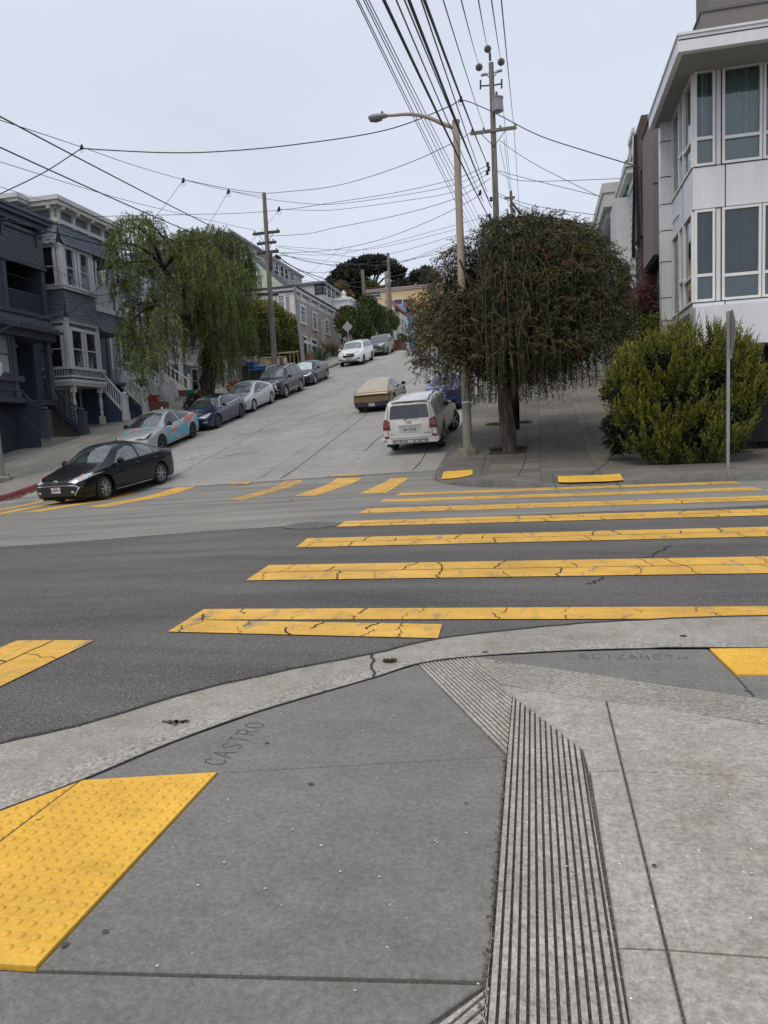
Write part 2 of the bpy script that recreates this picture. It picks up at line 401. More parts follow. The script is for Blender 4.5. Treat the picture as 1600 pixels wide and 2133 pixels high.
def ext(a, b, x): a, b = Vector(a), Vector(b); return a+(b-a)*((x-a.x)/(b.x-a.x))
for nl, fl_, fr, nr, n in (((512, 1210), (560, 1178), (1600, 1160), (1600, 1195), 12), ((617, 1141), (640, 1122), (1600, 1098), (1600, 1118), 13),
                     ((700, 1098), (720, 1086), (1600, 1060), (1600, 1074), 12), ((745, 1070), (765, 1060), (1600, 1033), (1600, 1043), 11),
                     ((788, 1047), (800, 1040.5), (1580, 1015), (1560, 1022), 10), ((822, 1033), (835, 1027.5), (1440, 1006), (1500, 1008.5), 9)):
    a, b, c, d = [fl2(p) for p in (nl, fl_, fr, nr)]
    c, d = ext(b, c, 3.4), ext(a, d, 3.4)
    stripe((a, b, c, d), n, .014)
a, b = fl2((350, 1317)), fl2((425, 1270)); m_ = (a+b)/2
stripe((m_, b, Vector((3.4, 4.75)), Vector((3.4, 4.46))), 13, .014, split=False)
d = Vector((-.585, 3.91)); e_ = Vector((-.60, 4.205)); stripe((a, m_-Vector((0, .004)), e_, d), 5, .014, split=False)
stripe((Vector((-2.62, .2)), Vector((-3.2, .2)), Vector((-3.19, 3.76)), Vector((-2.66, 3.77))), 6, .012)
for q, m in (([(180, 1056), (370, 1013), (412, 1011), (222, 1055)], M_YEL), ([(45, 1067), (255, 1028), (290, 1025), (86, 1065)], M_YEL), ([(-60, 1079), (150, 1034), (170, 1032), (-25, 1077)], M_YEL), ([(-90, 1076), (100, 1037), (118, 1035), (-60, 1074)], M_YEL),
             ([(472, 1041), (595, 1001), (635, 999), (504, 1042)], M_YELW), ([(612, 1033), (702, 996), (755, 995), (657, 1032)], M_YEL), ([(748, 1028), (814, 996), (852, 994), (805, 1026)], M_YEL)):
    stripe([gp2(p) for p in q], 2, .009, m, -.004, split=False)
mb = MB()
for q in ([(472, 1009.5), (480, 1006), (526, 1004), (516, 1009)], [(678, 993), (682, 990), (759, 987), (756, 990.5)]):
    mb.add([GP(*p)+Vector((0, 0, .007)) for p in q], [(0, 1, 2, 3)])
mb.build('worn_marking', M_YELW, road)
mb = MB(); ribbon(mb, [gp2((0, 1049.5)), gp2((60, 1043)), gp2((100, 1039))], .1, G, .002); mb.build('limit_line', M_WHT, road)
mb = MB()
for a, b in (((1225, 1217), (1255, 1202)), ((1340, 1165), (1400, 1137)), ((608, 1034), (600, 1040)), ((470, 1033), (480, 1032))):
    ribbon(mb, wander(fl2(a), fl2(b), 9, .03), .014, G, -.006)
mb.build('asphalt_crack', M_TAR, road)
M_IRON = mat('cast_iron', (.15, .147, .14), .7, .25, 8, bmp=.3, bscale=90)
mb = MB(); mb.lathe([(.36, 0), (.36, .004), (.33, .004), (.33, .002), (.3, .002), (.3, .005), (.02, .005)], (-2.98, 9.05, G(-2.98, 9.05)-.008), n=32)
for i in range(5):
    for j in range(5):
        x, y = -2.98-.2+.1*i, 8.85+.1*j
        if (x+2.98)**2+(y-9.05)**2 < .07: mb.box(x-.035, x+.035, y-.035, y+.035, -.006, .001)
tag(mb.build('manhole_cover', M_IRON), 'round iron manhole cover in the asphalt beside the crosswalk stripes', 'manhole cover')

# ---- near pavement: cast slabs over a dark bed, grooved borders, gutter band
walk = MB(); walk.add([(-2.3, -4, -.02), (5, -4, -.02), (5, 3.7, -.02), (1, 3.6, -.02), (-.6, 3.3, -.02), (-1.3, 2.5, -.02), (-1.7, 1.8, -.02)], [tuple(range(7))])
near = struct(walk.build('near_pavement', M_JOINT))
def inset(P, d):
    P = [Vector(p) for p in P]; n = len(P)
    ar = sum(P[i].x*P[(i+1) % n].y - P[(i+1) % n].x*P[i].y for i in range(n)); s = 1 if ar > 0 else -1
    out = []
    for i in range(n):
        e1 = (P[i]-P[i-1]).normalized(); e2 = (P[(i+1) % n]-P[i]).normalized()
        n1 = Vector((-e1.y, e1.x))*s; n2 = Vector((-e2.y, e2.x))*s; b = (n1+n2)
        b = b/max(.35, b.length_squared/2) if b.length > 1e-4 else n1
        out.append(P[i] + b*d)
    return out if s > 0 else out[::-1]
def slab(name, P, m, d=.0035, z=0., th=.03, parent=near):
    mb = MB(); Q = inset(P, d); Q2 = inset(P, d+.004)
    n = len(Q); lo = [(p.x, p.y, z-th) for p in Q]; md = [(p.x, p.y, z-.004) for p in Q]; up = [(p.x, p.y, z) for p in Q2]
    mb.add(lo+md+up, [tuple(range(2*n, 3*n))] + [(i, (i+1) % n, n+(i+1) % n, n+i) for i in range(n)] + [(n+i, n+(i+1) % n, 2*n+(i+1) % n, 2*n+i) for i in range(n)])
    return mb.build(name, m, parent)
E1 = [(-3.4, .3), (-2.75, 1.4), (-2.35, 2.1), (-2.13, 2.36), (-1.87, 2.61), (-1.61, 2.98), (-1.26, 3.31), (-.88, 3.6), (-.61, 3.86), (-.09, 4.12), (.45, 4.29), (1.26, 4.43), (2.4, 4.52), (5, 4.6)]
E2 = [(-2.6, .3), (-2.15, 1.25), (-1.9, 1.75), (-1.80, 1.97), (-1.63, 2.3), (-1.42, 2.61), (-1.15, 3.01), (-.78, 3.38), (-.56, 3.54), (-.1, 3.74), (.45, 3.84), (1.2, 3.9), (2.4, 3.95), (5, 4.0)]
E3 = [(-2.45, .3), (-2.05, 1.2), (-1.82, 1.70), (-1.73, 1.89), (-1.59, 2.11), (-1.42, 2.44), (-1.19, 2.78), (-.80, 3.22), (-.62, 3.44), (-.36, 3.57), (.1, 3.69), (.49, 3.75), (1.08, 3.79), (5, 3.86)]
def smooth(P, k=5):
    P = [Vector(p) for p in P]; out = []
    for i in range(len(P)-1):
        p0, p1, p2, p3 = P[max(i-1, 0)], P[i], P[i+1], P[min(i+2, len(P)-1)]
        for j in range(k):
            t = j/k; out.append(.5*((2*p1)+(p2-p0)*t+(2*p0-5*p1+4*p2-p3)*t*t+(3*p1-p0-3*p2+p3)*t**3))
    return out+[P[-1]]
def strip_mesh(A, B, za, zb):
    mb = MB(); n = len(A)
    mb.v = [(p.x, p.y, za) for p in A]+[(p.x, p.y, zb) for p in B]+[(p.x, p.y, za-.03) for p in A]
    mb.f = [(i, n+i, n+i+1, i+1) for i in range(n-1)]+[(i, i+1, 2*n+i+1, 2*n+i) for i in range(n-1)]; mb.mi = [0]*len(mb.f)
    return mb
S1, S2, S3 = smooth(E1), smooth(E2), smooth(E3)
for q in range(len(S1)): S1[q] += Vector((random.uniform(-.008, .008), random.uniform(-.008, .008)))
cut = 7*5
strip_mesh(S1[:cut+1], S2[:cut+1], 0, .002).build('gutter', M_GUT, near); strip_mesh(S1[cut:], S2[cut:], 0, .002).build('gutter', M_GUT, near)
off = Vector((.006, -.006))
strip_mesh(S2[:cut+1], S3[:cut+1], .002, .004).build('kerb_band', M_GUT2, near); strip_mesh(S2[cut:], S3[cut:], .002, .004).build('kerb_band', M_GUT2, near)
mb = MB(); ribbon(mb, [p+Vector((.003, -.004)) for p in S3], .012, lambda x, y: 0, .0045); ribbon(mb, wander(S1[cut], S3[cut], 6, .01), .012, lambda x, y: 0, .0048)
ribbon(mb, S1[5:-5], .03, lambda x, y: 0, .001)
mb.build('joint_line', M_JOINT, near)
slab('slab', [(-1.59, 2.11), (-1.13, 2.22), (-.14, 2.46), (-.62, 3.44), (-.80, 3.22), (-1.19, 2.78), (-1.42, 2.44)], M_SLABD)
slab('slab', [(-1.13, 1.28), (-.13, 1.40), (-.14, 2.46), (-1.13, 2.22)], M_SLABD)
slab('slab', [(-2.35, .0), (-.95, .0), (-.24, 1.27), (-.135, 1.39), (-1.13, 1.275), (-2.1, 1.22)], M_SLABD)
slab('slab', [(.245, 3.02), (-.205, 3.18), (-.14, 3.04), (.12, 2.54), (.13, 2.375), (.245, 2.39)], M_SLABL)
slab('slab', [(.245, 2.39), (3, 2.46), (3, 2.5), (1.6, 2.55), (.245, 3.02)], M_SLABL)
slab('slab', [(.135, 2.375), (.14, 1.54), (.245, 1.55), (.245, 2.39)], M_SLABL)
slab('slab', [(.245, 1.55), (3, 1.65), (3, 2.46), (.245, 2.39)], M_SLABL)
slab('slab', [(.14, 1.54), (.14, -3), (.245, -3), (.245, 1.55)], M_SLABL); slab('slab', [(.245, 1.55), (.245, -3), (4, -3), (4, 1.68), (3, 1.65)], M_SLABL)
slab('slab', [(-.36, 3.57), (.84, 3.09), (.83, 3.37), (.80, 3.765), (.49, 3.745), (.1, 3.685)], M_SLABD)
slab('slab', [(.84, 3.09), (1.6, 2.8), (2.4, 2.8), (2.4, 3.45), (1.5, 3.42), (.83, 3.37)], M_SLABD)
slab('slab', [(1.5, 3.42), (2.4, 3.45), (5, 3.5), (5, 3.85), (1.5, 3.81)], M_SLABD); slab('slab', [(2.4, 2.8), (5, 2.8), (5, 3.49), (2.4, 3.445)], M_SLABD)
slab('slab', [(1.6, 2.55), (3, 2.5), (3, 2.46), (5, 2.5), (5, 2.795), (1.6, 2.795)], M_SLABL); slab('slab', [(3, 1.65), (4, 1.68), (5, 1.7), (5, 2.495), (3, 2.455)], M_SLABL)
def clip(P, o, nrm, lo, hi):
    """the part of a convex polygon between two parallel lines"""
    for sgn, lim in ((1, lo), (-1, -hi)):
        Q = []
        for i in range(len(P)):
            a, b = P[i], P[(i+1) % len(P)]; da = sgn*(a-o).dot(nrm)-lim; db = sgn*(b-o).dot(nrm)-lim
            if da >= 0: Q.append(a)
            if (da >= 0) != (db >= 0): Q.append(a+(b-a)*(da/(da-db)))
        P = Q
        if len(P) < 3: return []
    return P
def grooved(P, d, pitch=.0198, bar=.0125, z=.0015):
    P = [Vector(p) for p in P]; d = Vector(d).normalized(); nrm = Vector((-d.y, d.x)); o = P[0]
    ext_ = [(p-o).dot(nrm) for p in P]; mb = MB(); t = min(ext_)+.003
    while t < max(ext_):
        Q = clip(P, o, nrm, t, t+bar); 
        if Q: mb.prism([(p.x, p.y, z-.02) for p in Q], (0, 0, .02))
        t += pitch
    return mb.build('grooved_border', M_GROOVE, near)
grooved([(-.62, 3.44), (-.142, 2.47), (-.142, 3.035), (-.36, 3.565)], (.48, -.97))
grooved([(-.138, 3.03), (-.138, 2.4), (-.125, -3), (.138, -3), (.138, 1.33), (.12, 2.54)], (0.01, -1))
grooved([(-.352, 3.565), (-.21, 3.185), (.36, 2.97), (1.6, 2.56), (1.6, 2.79), (.86, 3.08)], (1.24, -.46), .019, .012)
grooved([(-.13, 1.38), (-.13, 1.0), (-.9, .2), (-1.1, .2)], (.75, 1.02))
# stamped street names
GLY = {'C': [[(.9, .8), (.6, 1), (.25, .9), (.05, .5), (.25, .1), (.6, 0), (.9, .2)]], 'A': [[(0, 0), (.45, 1), (.9, 0)], [(.2, .4), (.7, .4)]],
       'S': [[(.85, .85), (.5, 1), (.15, .8), (.3, .55), (.7, .42), (.85, .2), (.5, 0), (.1, .12)]], 'T': [[(0, 1), (.9, 1)], [(.45, 1), (.45, 0)]],
       'R': [[(.05, 0), (.05, 1), (.6, 1), (.85, .8), (.6, .5), (.05, .5)], [(.45, .5), (.9, 0)]], 'O': [[(.5, 1), (.15, .85), (.03, .5), (.15, .15), (.5, 0), (.85, .15), (.97, .5), (.85, .85), (.5, 1)]],
       'E': [[(.85, 1), (.1, 1), (.1, 0), (.85, 0)], [(.1, .5), (.7, .5)]], 'L': [[(.1, 1), (.1, 0), (.8, 0)]], 'I': [[(.5, 0), (.5, 1)]], 'Z': [[(.05, 1), (.9, 1), (.05, 0), (.9, 0)]],
       'B': [[(.05, 0), (.05, 1), (.6, 1), (.8, .78), (.6, .53), (.05, .53)], [(.6, .53), (.88, .27), (.6, 0), (.05, 0)]], 'H': [[(.08, 0), (.08, 1)], [(.85, 0), (.85, 1)], [(.08, .5), (.85, .5)]]}
def stamp(txt, o, u, v, w, h, gap, lw):
    mb = MB(); o, u, v = Vector(o), Vector(u), Vector(v)
    for i, ch in enumerate(txt):
        for st in GLY[ch]: ribbon(mb, [o+u*((i*(1+gap)+p[0])*w)+v*(p[1]*h) for p in st], lw, lambda x, y: 0, .0012)
    return mb.build('stamped_name', M_STAMP, near)
stamp('CASTRO', (-1.135, 2.27), (.06, 1), (-1, .12), .05, .085, .3, .0045)
stamp('ELIZABETH', (.17, 3.575), (1, .0), (0, 1), .046, .07, .25, .0038)

def tactile(P, m, label, hole=None, pitch=.041, dome=.0115, hgt=.0065, z=.004, org=None, group='tactile paving panels', seam=None, zf=None):
    P = [Vector(p) for p in P]; c = sum(P, Vector((0, 0)))/len(P); zf = zf or (lambda x, y: 0.)
    t = thing('tactile_panel', label, 'tactile paving', (c.x, c.y, zf(c.x, c.y)), group)
    mb = MB(); Q = inset(P, .002)
    if len(Q) == 4:
        k = 10; g_ = lambda u, v: (Q[0]*(1-u)+Q[1]*u)*(1-v)+(Q[3]*(1-u)+Q[2]*u)*v
        V = [g_(i/k, j/k) for j in range(k+1) for i in range(k+1)]; mb.v = [(p.x, p.y, zf(p.x, p.y)+z) for p in V]; mb.f = [(j*(k+1)+i, j*(k+1)+i+1, (j+1)*(k+1)+i+1, (j+1)*(k+1)+i) for j in range(k) for i in range(k)]; mb.mi = [0]*len(mb.f)
    else: mb.prism([(p.x, p.y, zf(p.x, p.y)+z-.015) for p in Q], (0, 0, .015))
    xs = [p.x for p in P]; ys = [p.y for p in P]; Q = inset(P, dome+.006)
    def inside(x, y):
        s = [(Q[(i+1) % len(Q)].x-Q[i].x)*(y-Q[i].y)-(Q[(i+1) % len(Q)].y-Q[i].y)*(x-Q[i].x) for i in range(len(Q))]
        return all(q > 0 for q in s)
    o = org or (max(xs), min(ys)); y = o[1]+pitch*.6
    while y < max(ys):
        x = o[0]-pitch*.6
        while x > min(xs):
            if inside(x, y): mb.lathe([(dome, 0), (dome*.93, hgt*.55), (dome*.62, hgt)], (x, y, zf(x, y)+z-.0003), n=8)
            x -= pitch
        y += pitch
    mb.build('panel', m, t, 50)
    if seam:
        mb = MB(); ribbon(mb, seam, .005, lambda x, y: 0, z+.0004); mb.build('seam', M_JOINT, t)
    return t
tactile([(-1.13, 1.283), (-1.13, 2.218), (-1.585, 2.108), (-1.73, 1.885), (-1.82, 1.695), (-2.04, 1.22)], M_TACT, 'large yellow bumpy tactile panel cut to the curved gutter in the left foreground', seam=[(-1.588, 2.1), (-1.6, 1.25)])
tactile([(1.5, 3.425), (1.5, 3.81), (1.08, 3.785), (.803, 3.762), (.833, 3.375)], M_TACT, 'small yellow tactile panel set in the near pavement by the stamped ELIZABETH', pitch=.042)

# wear on the near pavement: gum, paint spots, a scrape, moss and litter in the joints
M_GUM = mat('old_gum', (.07, .068, .064), .8, .2, 20); M_SPOT = mat('paint_spot', (.5, .5, .48), .8, .2, 20); M_MOSS = leaf_mat('moss', [(.03, .045, .012), (.05, .06, .02)]); M_SCRAPE = mat('scrape', (.10, .095, .085), .9, .3, 30)
def spots(name, m, items, z=.0028):
    mb = MB()
    for x, y, r in items:
        k = 9; mb.add([(x+r*random.uniform(.7, 1.2)*math.cos(a*6.283/k), y+r*random.uniform(.7, 1.2)*math.sin(a*6.283/k), z) for a in range(k)], [tuple(range(k))])
    tag(mb.build(name, m, near), kind='stuff')
spots('gum_spot', M_GUM, [(random.uniform(-1.6, .9), random.uniform(1.25, 3.5), random.uniform(.004, .011)) for i in range(13)]+[(.72, 3.98, .02), (-.3, 3.64, .016)], .0045)
spots('pale_fleck', M_SPOT, [(random.uniform(-1.1, 1.2), random.uniform(1.2, 3.6), random.uniform(.0015, .005)) for i in range(130)]+[tuple(FL(905+random.gauss(0, 5), 1757+random.gauss(0, 3)).xy)+(.0035,) for i in range(9)]+[tuple(FL(670, 1763).xy)+(.006,)], .0035)
spots('scrape_mark', M_SCRAPE, [tuple((FL(370, 1506)+Vector((random.gauss(0, .03), random.gauss(0, .012), 0))).xy)+(random.uniform(.004, .012),) for i in range(26)], .0055)
mb = MB()
for i in range(240):                                                   # litter along the dark joint beside the grooved border
    t_ = random.random(); y = 1.3+1.15*t_; x = -.138-.006*t_+random.gauss(0, .0035); a = random.uniform(0, 6.3); s = random.uniform(.002, .007)
    mb.add([(x-s*math.cos(a), y-s*math.sin(a), .003), (x+s*.4*math.sin(a), y-s*.4*math.cos(a), .005), (x+s*math.cos(a), y+s*math.sin(a), .004), (x-s*.4*math.sin(a), y+s*.4*math.cos(a), .006)], [(0, 1, 2, 3)])
for i in range(330):
    q = S1[random.randrange(8, 40)]+Vector((random.gauss(-.012, .012), random.gauss(.012, .012))); a = random.uniform(0, 6.3); s = random.uniform(.003, .011)
    mb.add([(q.x-s*math.cos(a), q.y-s*math.sin(a), .001), (q.x+s*.4*math.sin(a), q.y-s*.4*math.cos(a), .003), (q.x+s*math.cos(a), q.y+s*math.sin(a), .002), (q.x-s*.4*math.sin(a), q.y+s*.4*math.cos(a), .004)], [(0, 1, 2, 3)])
tag(mb.build('joint_litter', leaf_mat('litter', [(.09, .06, .035), (.2, .15, .1), (.05, .04, .03), (.3, .27, .22)]), near), kind='stuff')
mb = MB(); c_ = FL(812, 1379)
for i in range(160):
    a = random.uniform(0, 6.3); r = .028*math.sqrt(random.random()); x, y = c_.x+r*math.cos(a)*1.3, c_.y+r*math.sin(a); s = .007; mb.add([(x-s, y, .004), (x, y-s*.5, .008), (x+s, y, .012+random.random()*.008), (x, y+s*.5, .008)], [(0, 1, 2, 3)])
tag(mb.build('moss_tuft', M_MOSS, near), kind='stuff')
# ---- far right corner pavement with two kerb ramps
def rampdip(x, y):
    a = .125*math.exp(-(((x+2.0)/.75)**2+((y-15.95)/.8)**2)**2)
    b = .135*math.exp(-((x-.92)/1.0)**4)*math.exp(-((y-13.7)/1.5)**2)
    return a+b
def hw(x, y): return G(x, y)+.15-rampdip(x, y)
KR = smooth([(-2.7, 170), (-2.7, 74), (-2.7, 66), (-2.7, 50), (-2.7, 35), (-2.7, 26), (-2.7, 22), (-2.66, 19.6), (-2.55, 17.6), (-2.3, 16.3), (-1.85, 15.25), (-1.2, 14.5), (-.45, 14.05), (.3, 13.92), (.95, 13.9), (1.6, 13.92), (2.4, 14.0), (3.4, 14.1), (6, 14.2), (14, 14.5), (60, 15.5)], 5)
inner = []
for p in KR:
    if p.y > 20: inner.append(Vector((2.7, p.y)))
    elif p.x < 2.7: inner.append(Vector((2.7, 20.)))
    else: inner.append(Vector((p.x, 20.)))
mb = MB(); nT = 14; n = len(KR)
for i, (a, b) in enumerate(zip(KR, inner)):
    dirn = (b-a).normalized(); a2 = a+dirn*.15
    for j in range(nT+1):
        p = a2+(b-a2)*(j/nT)**1.3; mb.v.append((p.x, p.y, hw(p.x, p.y)))
mb.f = [(i*(nT+1)+j, i*(nT+1)+j+1, (i+1)*(nT+1)+j+1, (i+1)*(nT+1)+j) for i in range(n-1) for j in range(nT)]; mb.mi = [0]*len(mb.f)
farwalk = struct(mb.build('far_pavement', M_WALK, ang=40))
def kerb(path, inn, m, parent, hz_, i0=0, i1=None, name='kerb', w=.15, dz=0., top=False):
    mb = MB(); i1 = i1 or len(path); k = 0
    for i in range(i0, i1):
        a, b = path[i], inn[i]; d = (b-a).normalized(); a2 = a+d*.02; c = a+d*w
        z0 = G(a.x, a.y)-.05; zt = hz_(c.x, c.y)+dz
        mb.v += [(a.x, a.y, z0), (a2.x, a2.y, zt-.015), (a2.x+d.x*.015, a2.y+d.y*.015, zt), (c.x+d.x*.004, c.y+d.y*.004, zt+.001)]
        if k: mb.f += [(4*(k-1)+j, 4*(k-1)+j+1, 4*k+j+1, 4*k+j) for j in range(3)]
        k += 1
    mb.mi = [0]*len(mb.f); return mb.build(name, m, parent, 45)
M_KERBD = concrete('old_kerb', (.16, .157, .15), .15, .15, .15, .15, 1.1)
kerb(KR, inner, M_KERBD, farwalk, hw)
i0 = min(range(n), key=lambda i: (KR[i]-Vector((3.35, 14.1))).length)
mb = MB()
for i in range(i0, n-1):
    a, b = KR[i], KR[i+1]; za, zb = hw(a.x, a.y+.1)+.004, hw(b.x, b.y+.1)+.004
    mb.add([(a.x, a.y+.022, za-.03), (b.x, b.y+.022, zb-.03), (b.x, b.y+.15, zb), (a.x, a.y+.15, za)], [(0, 1, 2, 3)])
mb.build('red_kerb_paint', M_RED, farwalk)
mb = MB()
for a, b, w in (((1078, 992), (1096, 940), .02), ((1222, 990), (1280, 936), .02), ((1000, 985), (1012, 945), .018), ((1160, 1010), (1150, 985), .014), ((1300, 1008), (1280, 985), .014), ((905, 965), (1050, 975), .014), ((1050, 975), (1300, 985), .014), ((1300, 985), (1600, 975), .012), ((1096, 940), (1290, 935), .018), ((1012, 945), (1090, 945), .018)):
    ribbon(mb, wander(GP(*a, .15).xy, GP(*b, .15).xy, 10, .008), w, hw, .005)
for x, y in (((1097, 940), (1095, 850)), ((1165, 935), (1150, 850)), ((1240, 930), (1195, 800)), ((1290, 920), (1235, 800))):
    ribbon(mb, wander(GP(*x, .15).xy, GP(*y, .15).xy, 20, .008), .012, hw, .005)
mb.build('joint_line', M_JOINT, farwalk)
tactile([GP(908, 1000, .04).xy+Vector((.12, .03)), GP(985, 995, .05).xy, GP(985, 988, .06).xy, GP(918, 993, .05).xy+Vector((.1, 0))], M_TACT, 'small yellow tactile panel on the far corner kerb ramp near the concrete lamp post', pitch=.06, dome=.016, zf=hw, z=.024)
tactile([Vector((.32, 14.08)), Vector((1.52, 14.08)), Vector((1.55, 15.0)), Vector((.34, 15.0))], M_TACT, 'long yellow tactile panel on the far kerb ramp in front of the weeping tree', pitch=.06, dome=.016, zf=hw, z=.035)

# ---- left pavement up the hill
KL = smooth([(-90, 14.5), (-40, 15.0), (-20, 15.3), (-17.6, 15.9), (-16.4, 17.1), (-15.98, 18.7), (-16, 21), (-16, 24), (-16, 30), (-16, 40), (-16, 50), (-16, 60), (-16, 66), (-16, 74), (-16, 100), (-16, 170)], 5)
innL = [Vector((-23.5, p.y)) if p.y > 21 else (Vector((-23.5, 21.)) if p.x > -23.5 else Vector((p.x, 21.))) for p in KL]
def hl(x, y): return G(x, y)+.15
mb = MB(); n = len(KL)
for a, b in zip(KL, innL):
    a2 = a+(b-a).normalized()*.15
    for j in range(9): p = a2+(b-a2)*j/8; mb.v.append((p.x, p.y, hl(p.x, p.y)))
mb.f = [(i*9+j, (i+1)*9+j, (i+1)*9+j+1, i*9+j+1) for i in range(n-1) for j in range(8)]; mb.mi = [0]*len(mb.f)
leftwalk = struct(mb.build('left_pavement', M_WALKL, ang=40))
kerb(KL, innL, M_KERBD, leftwalk, hl)
ia = min(range(n), key=lambda i: (KL[i]-Vector((-20, 15.3))).length); ib = min(range(n), key=lambda i: (KL[i]-Vector((-16, 23.))).length)
kerb([p+(q-p).normalized()*-.003 for p, q in zip(KL, innL)], innL, M_RED, leftwalk, hl, ia, ib, 'red_kerb_paint', .15, .004)
# drift of dry leaves in the gutter
M_DRY = leaf_mat('dry_leaf', [(.30, .14, .05), (.22, .12, .06), (.38, .24, .1), (.15, .09, .05)])
mb = MB()
for i in range(420):
    t = random.random(); x = -15.9+abs(random.gauss(0, .12)); y = 18.8+t*2.6; z = G(x, y)+random.uniform(.005, .03)
    a = random.uniform(0, 6.3); s = random.uniform(.02, .045); dx, dy = math.cos(a)*s, math.sin(a)*s
    mb.add([(x-dx, y-dy, z), (x+dy*.5, y-dx*.5, z+random.uniform(0, .02)), (x+dx, y+dy, z), (x-dy*.5, y+dx*.5, z+random.uniform(0, .02))], [(0, 1, 2, 3)])
tag(mb.build('fallen_leaves', M_DRY), 'drift of dry brown leaves lying in the gutter by the red kerb', 'leaves', kind='stuff')

# ================================================================== BUILDINGS
Z3 = Vector((0, 0, 1)); XP, XN, YP, YN = Vector((1, 0, 0)), Vector((-1, 0, 0)), Vector((0, 1, 0)), Vector((0, -1, 0))
def boards(mb, p0, p1, z0, z1, n, pitch=.2, lip=.022):
    """overlapping horizontal boards over an upright rectangle"""
    p0, p1, n = Vector((p0[0], p0[1], 0)), Vector((p1[0], p1[1], 0)), Vector(n); z = z0
    while z < z1-.01:
        zt = min(z+pitch, z1); a, b = p0+n*lip, p1+n*lip
        mb.add([a+Z3*z, b+Z3*z, p1+Z3*zt, p0+Z3*zt, p0+Z3*z, p1+Z3*z], [(0, 1, 2, 3), (4, 5, 1, 0)]); z = zt
def scales(mb, p0, p1, z0, z1, n, pitch=.19, w=.17, lip=.03, flare=0.):
    """courses of cut shingles with a scalloped lower edge"""
    p0, p1, n = Vector((p0[0], p0[1], 0)), Vector((p1[0], p1[1], 0)), Vector(n); z = z0; r = 0; Lh = (p1-p0).length; k = max(1, int(Lh/w)); H = z1-z0
    off = lambda z: n*(flare*((z1-z)/H)**2)
    while z < z1-.02:
        zt = min(z+pitch, z1)
        for i in range(k):
            t0, t1 = i/k, (i+1)/k; jit = random.uniform(-.012, .012); d = .045 if (i+r) % 2 else 0
            a, b = p0.lerp(p1, t0), p0.lerp(p1, t1)
            mb.add([a+off(z)+n*lip+Z3*(z-d+jit), b+off(z)+n*lip+Z3*(z-d+jit), b+off(zt)+Z3*zt, a+off(zt)+Z3*zt, a+off(z)+Z3*(z-d+jit), b+off(z)+Z3*(z-d+jit)], [(0, 1, 2, 3), (4, 5, 1, 0)])
        z = zt; r += 1
def window(par, c, u, n, w, h, mf, mp, tr=.1, dep=.07, mid=True, vb=0, name='window', sill=True, curtain=None, hb=None):
    """c: middle of the lower edge on the wall; frame, sash bars and pane"""
    c, u, n = Vector(c), Vector(u), Vector(n); mb = MB()
    mb.obox(c, u, n, Z3, -w/2-tr, -w/2, 0, dep, 0, h); mb.obox(c, u, n, Z3, w/2, w/2+tr, 0, dep, 0, h)
    mb.obox(c, u, n, Z3, -w/2-tr*1.25, w/2+tr*1.25, 0, dep*1.25, h, h+tr*1.2)
    mb.obox(c, u, n, Z3, -w/2-tr*1.25, w/2+tr*1.25, 0, dep*(1.6 if sill else 1.1), -tr*.9, 0)
    if mid: mb.obox(c, u, n, Z3, -w/2, w/2, 0, dep*.75, h*.48, h*.48+.05)
    for i in range(vb): x = -w/2+w*(i+1)/(vb+1); mb.obox(c, u, n, Z3, x-.03, x+.03, 0, dep*.6, 0, h)
    if hb: mb.obox(c, u, n, Z3, -w/2, w/2, 0, dep*.8, h*hb-.03, h*hb+.03)
    o = mb.build(name, mf, par)
    p = MB(); p.quad(c-u*w/2+n*.02, c+u*w/2+n*.02, c+u*w/2+n*.02+Z3*h, c-u*w/2+n*.02+Z3*h); p.build('pane', mp, o)
    if curtain:
        p = MB(); k = 10
        for s in (-1, 1):
            for i in range(k):
                a, b = s*w/2*(1-.45*i/k), s*w/2*(1-.45*(i+1)/k); da, db = .026+.006*(i % 2), .026+.006*((i+1) % 2)
                p.quad(c+u*a+n*da, c+u*b+n*db, c+u*b+n*db+Z3*h, c+u*a+n*da+Z3*h)
        p.build('curtain', curtain, o)
    return o
def balustrade(mb, a, b, h, n, r=.022, rail=.05, base=.08, turned=False):
    a, b = Vector(a), Vector(b); d = b-a; u = Vector((d.x, d.y, 0)).normalized(); w = Vector((-u.y, u.x, 0))
    for z0, t in ((h-rail, rail), (base, rail*.8)):
        q = [a+w*s*rail*.6+Z3*(z0) for s in (-1, 1)]; e = [b+w*s*rail*.6+Z3*(z0) for s in (-1, 1)]
        mb.add([q[0], q[1], e[1], e[0], q[0]+Z3*t, q[1]+Z3*t, e[1]+Z3*t, e[0]+Z3*t], [(0, 1, 2, 3), (7, 6, 5, 4), (0, 4, 5, 1), (1, 5, 6, 2), (2, 6, 7, 3), (3, 7, 4, 0)])
    for i in range(n):
        p = a+d*((i+.5)/n)
        if turned: mb.lathe([(r, base), (r, base+.1), (r*.6, base+.16), (r*1.35, base+.3), (r*.75, h*.7), (r, h*.78), (r, h-rail)], p, n=8, cap=False)
        else: mb.obox(p, u, w, Z3, -r, r, -r, r, base, h-rail)
def turned_post(mb, p, h, r=.07):
    p = Vector(p); mb.obox(p, XP, YP, Z3, -r*1.15, r*1.15, -r*1.15, r*1.15, 0, h*.22); mb.obox(p, XP, YP, Z3, -r*1.1, r*1.1, -r*1.1, r*1.1, h*.84, h)
    mb.lathe([(r*1.1, h*.22), (r*.55, h*.25), (r*.95, h*.3), (r*.6, h*.36), (r*.8, h*.45), (r*.98, h*.62), (r*.55, h*.74), (r, h*.78), (r*.6, h*.8), (r, h*.84)], p, n=10, cap=False)
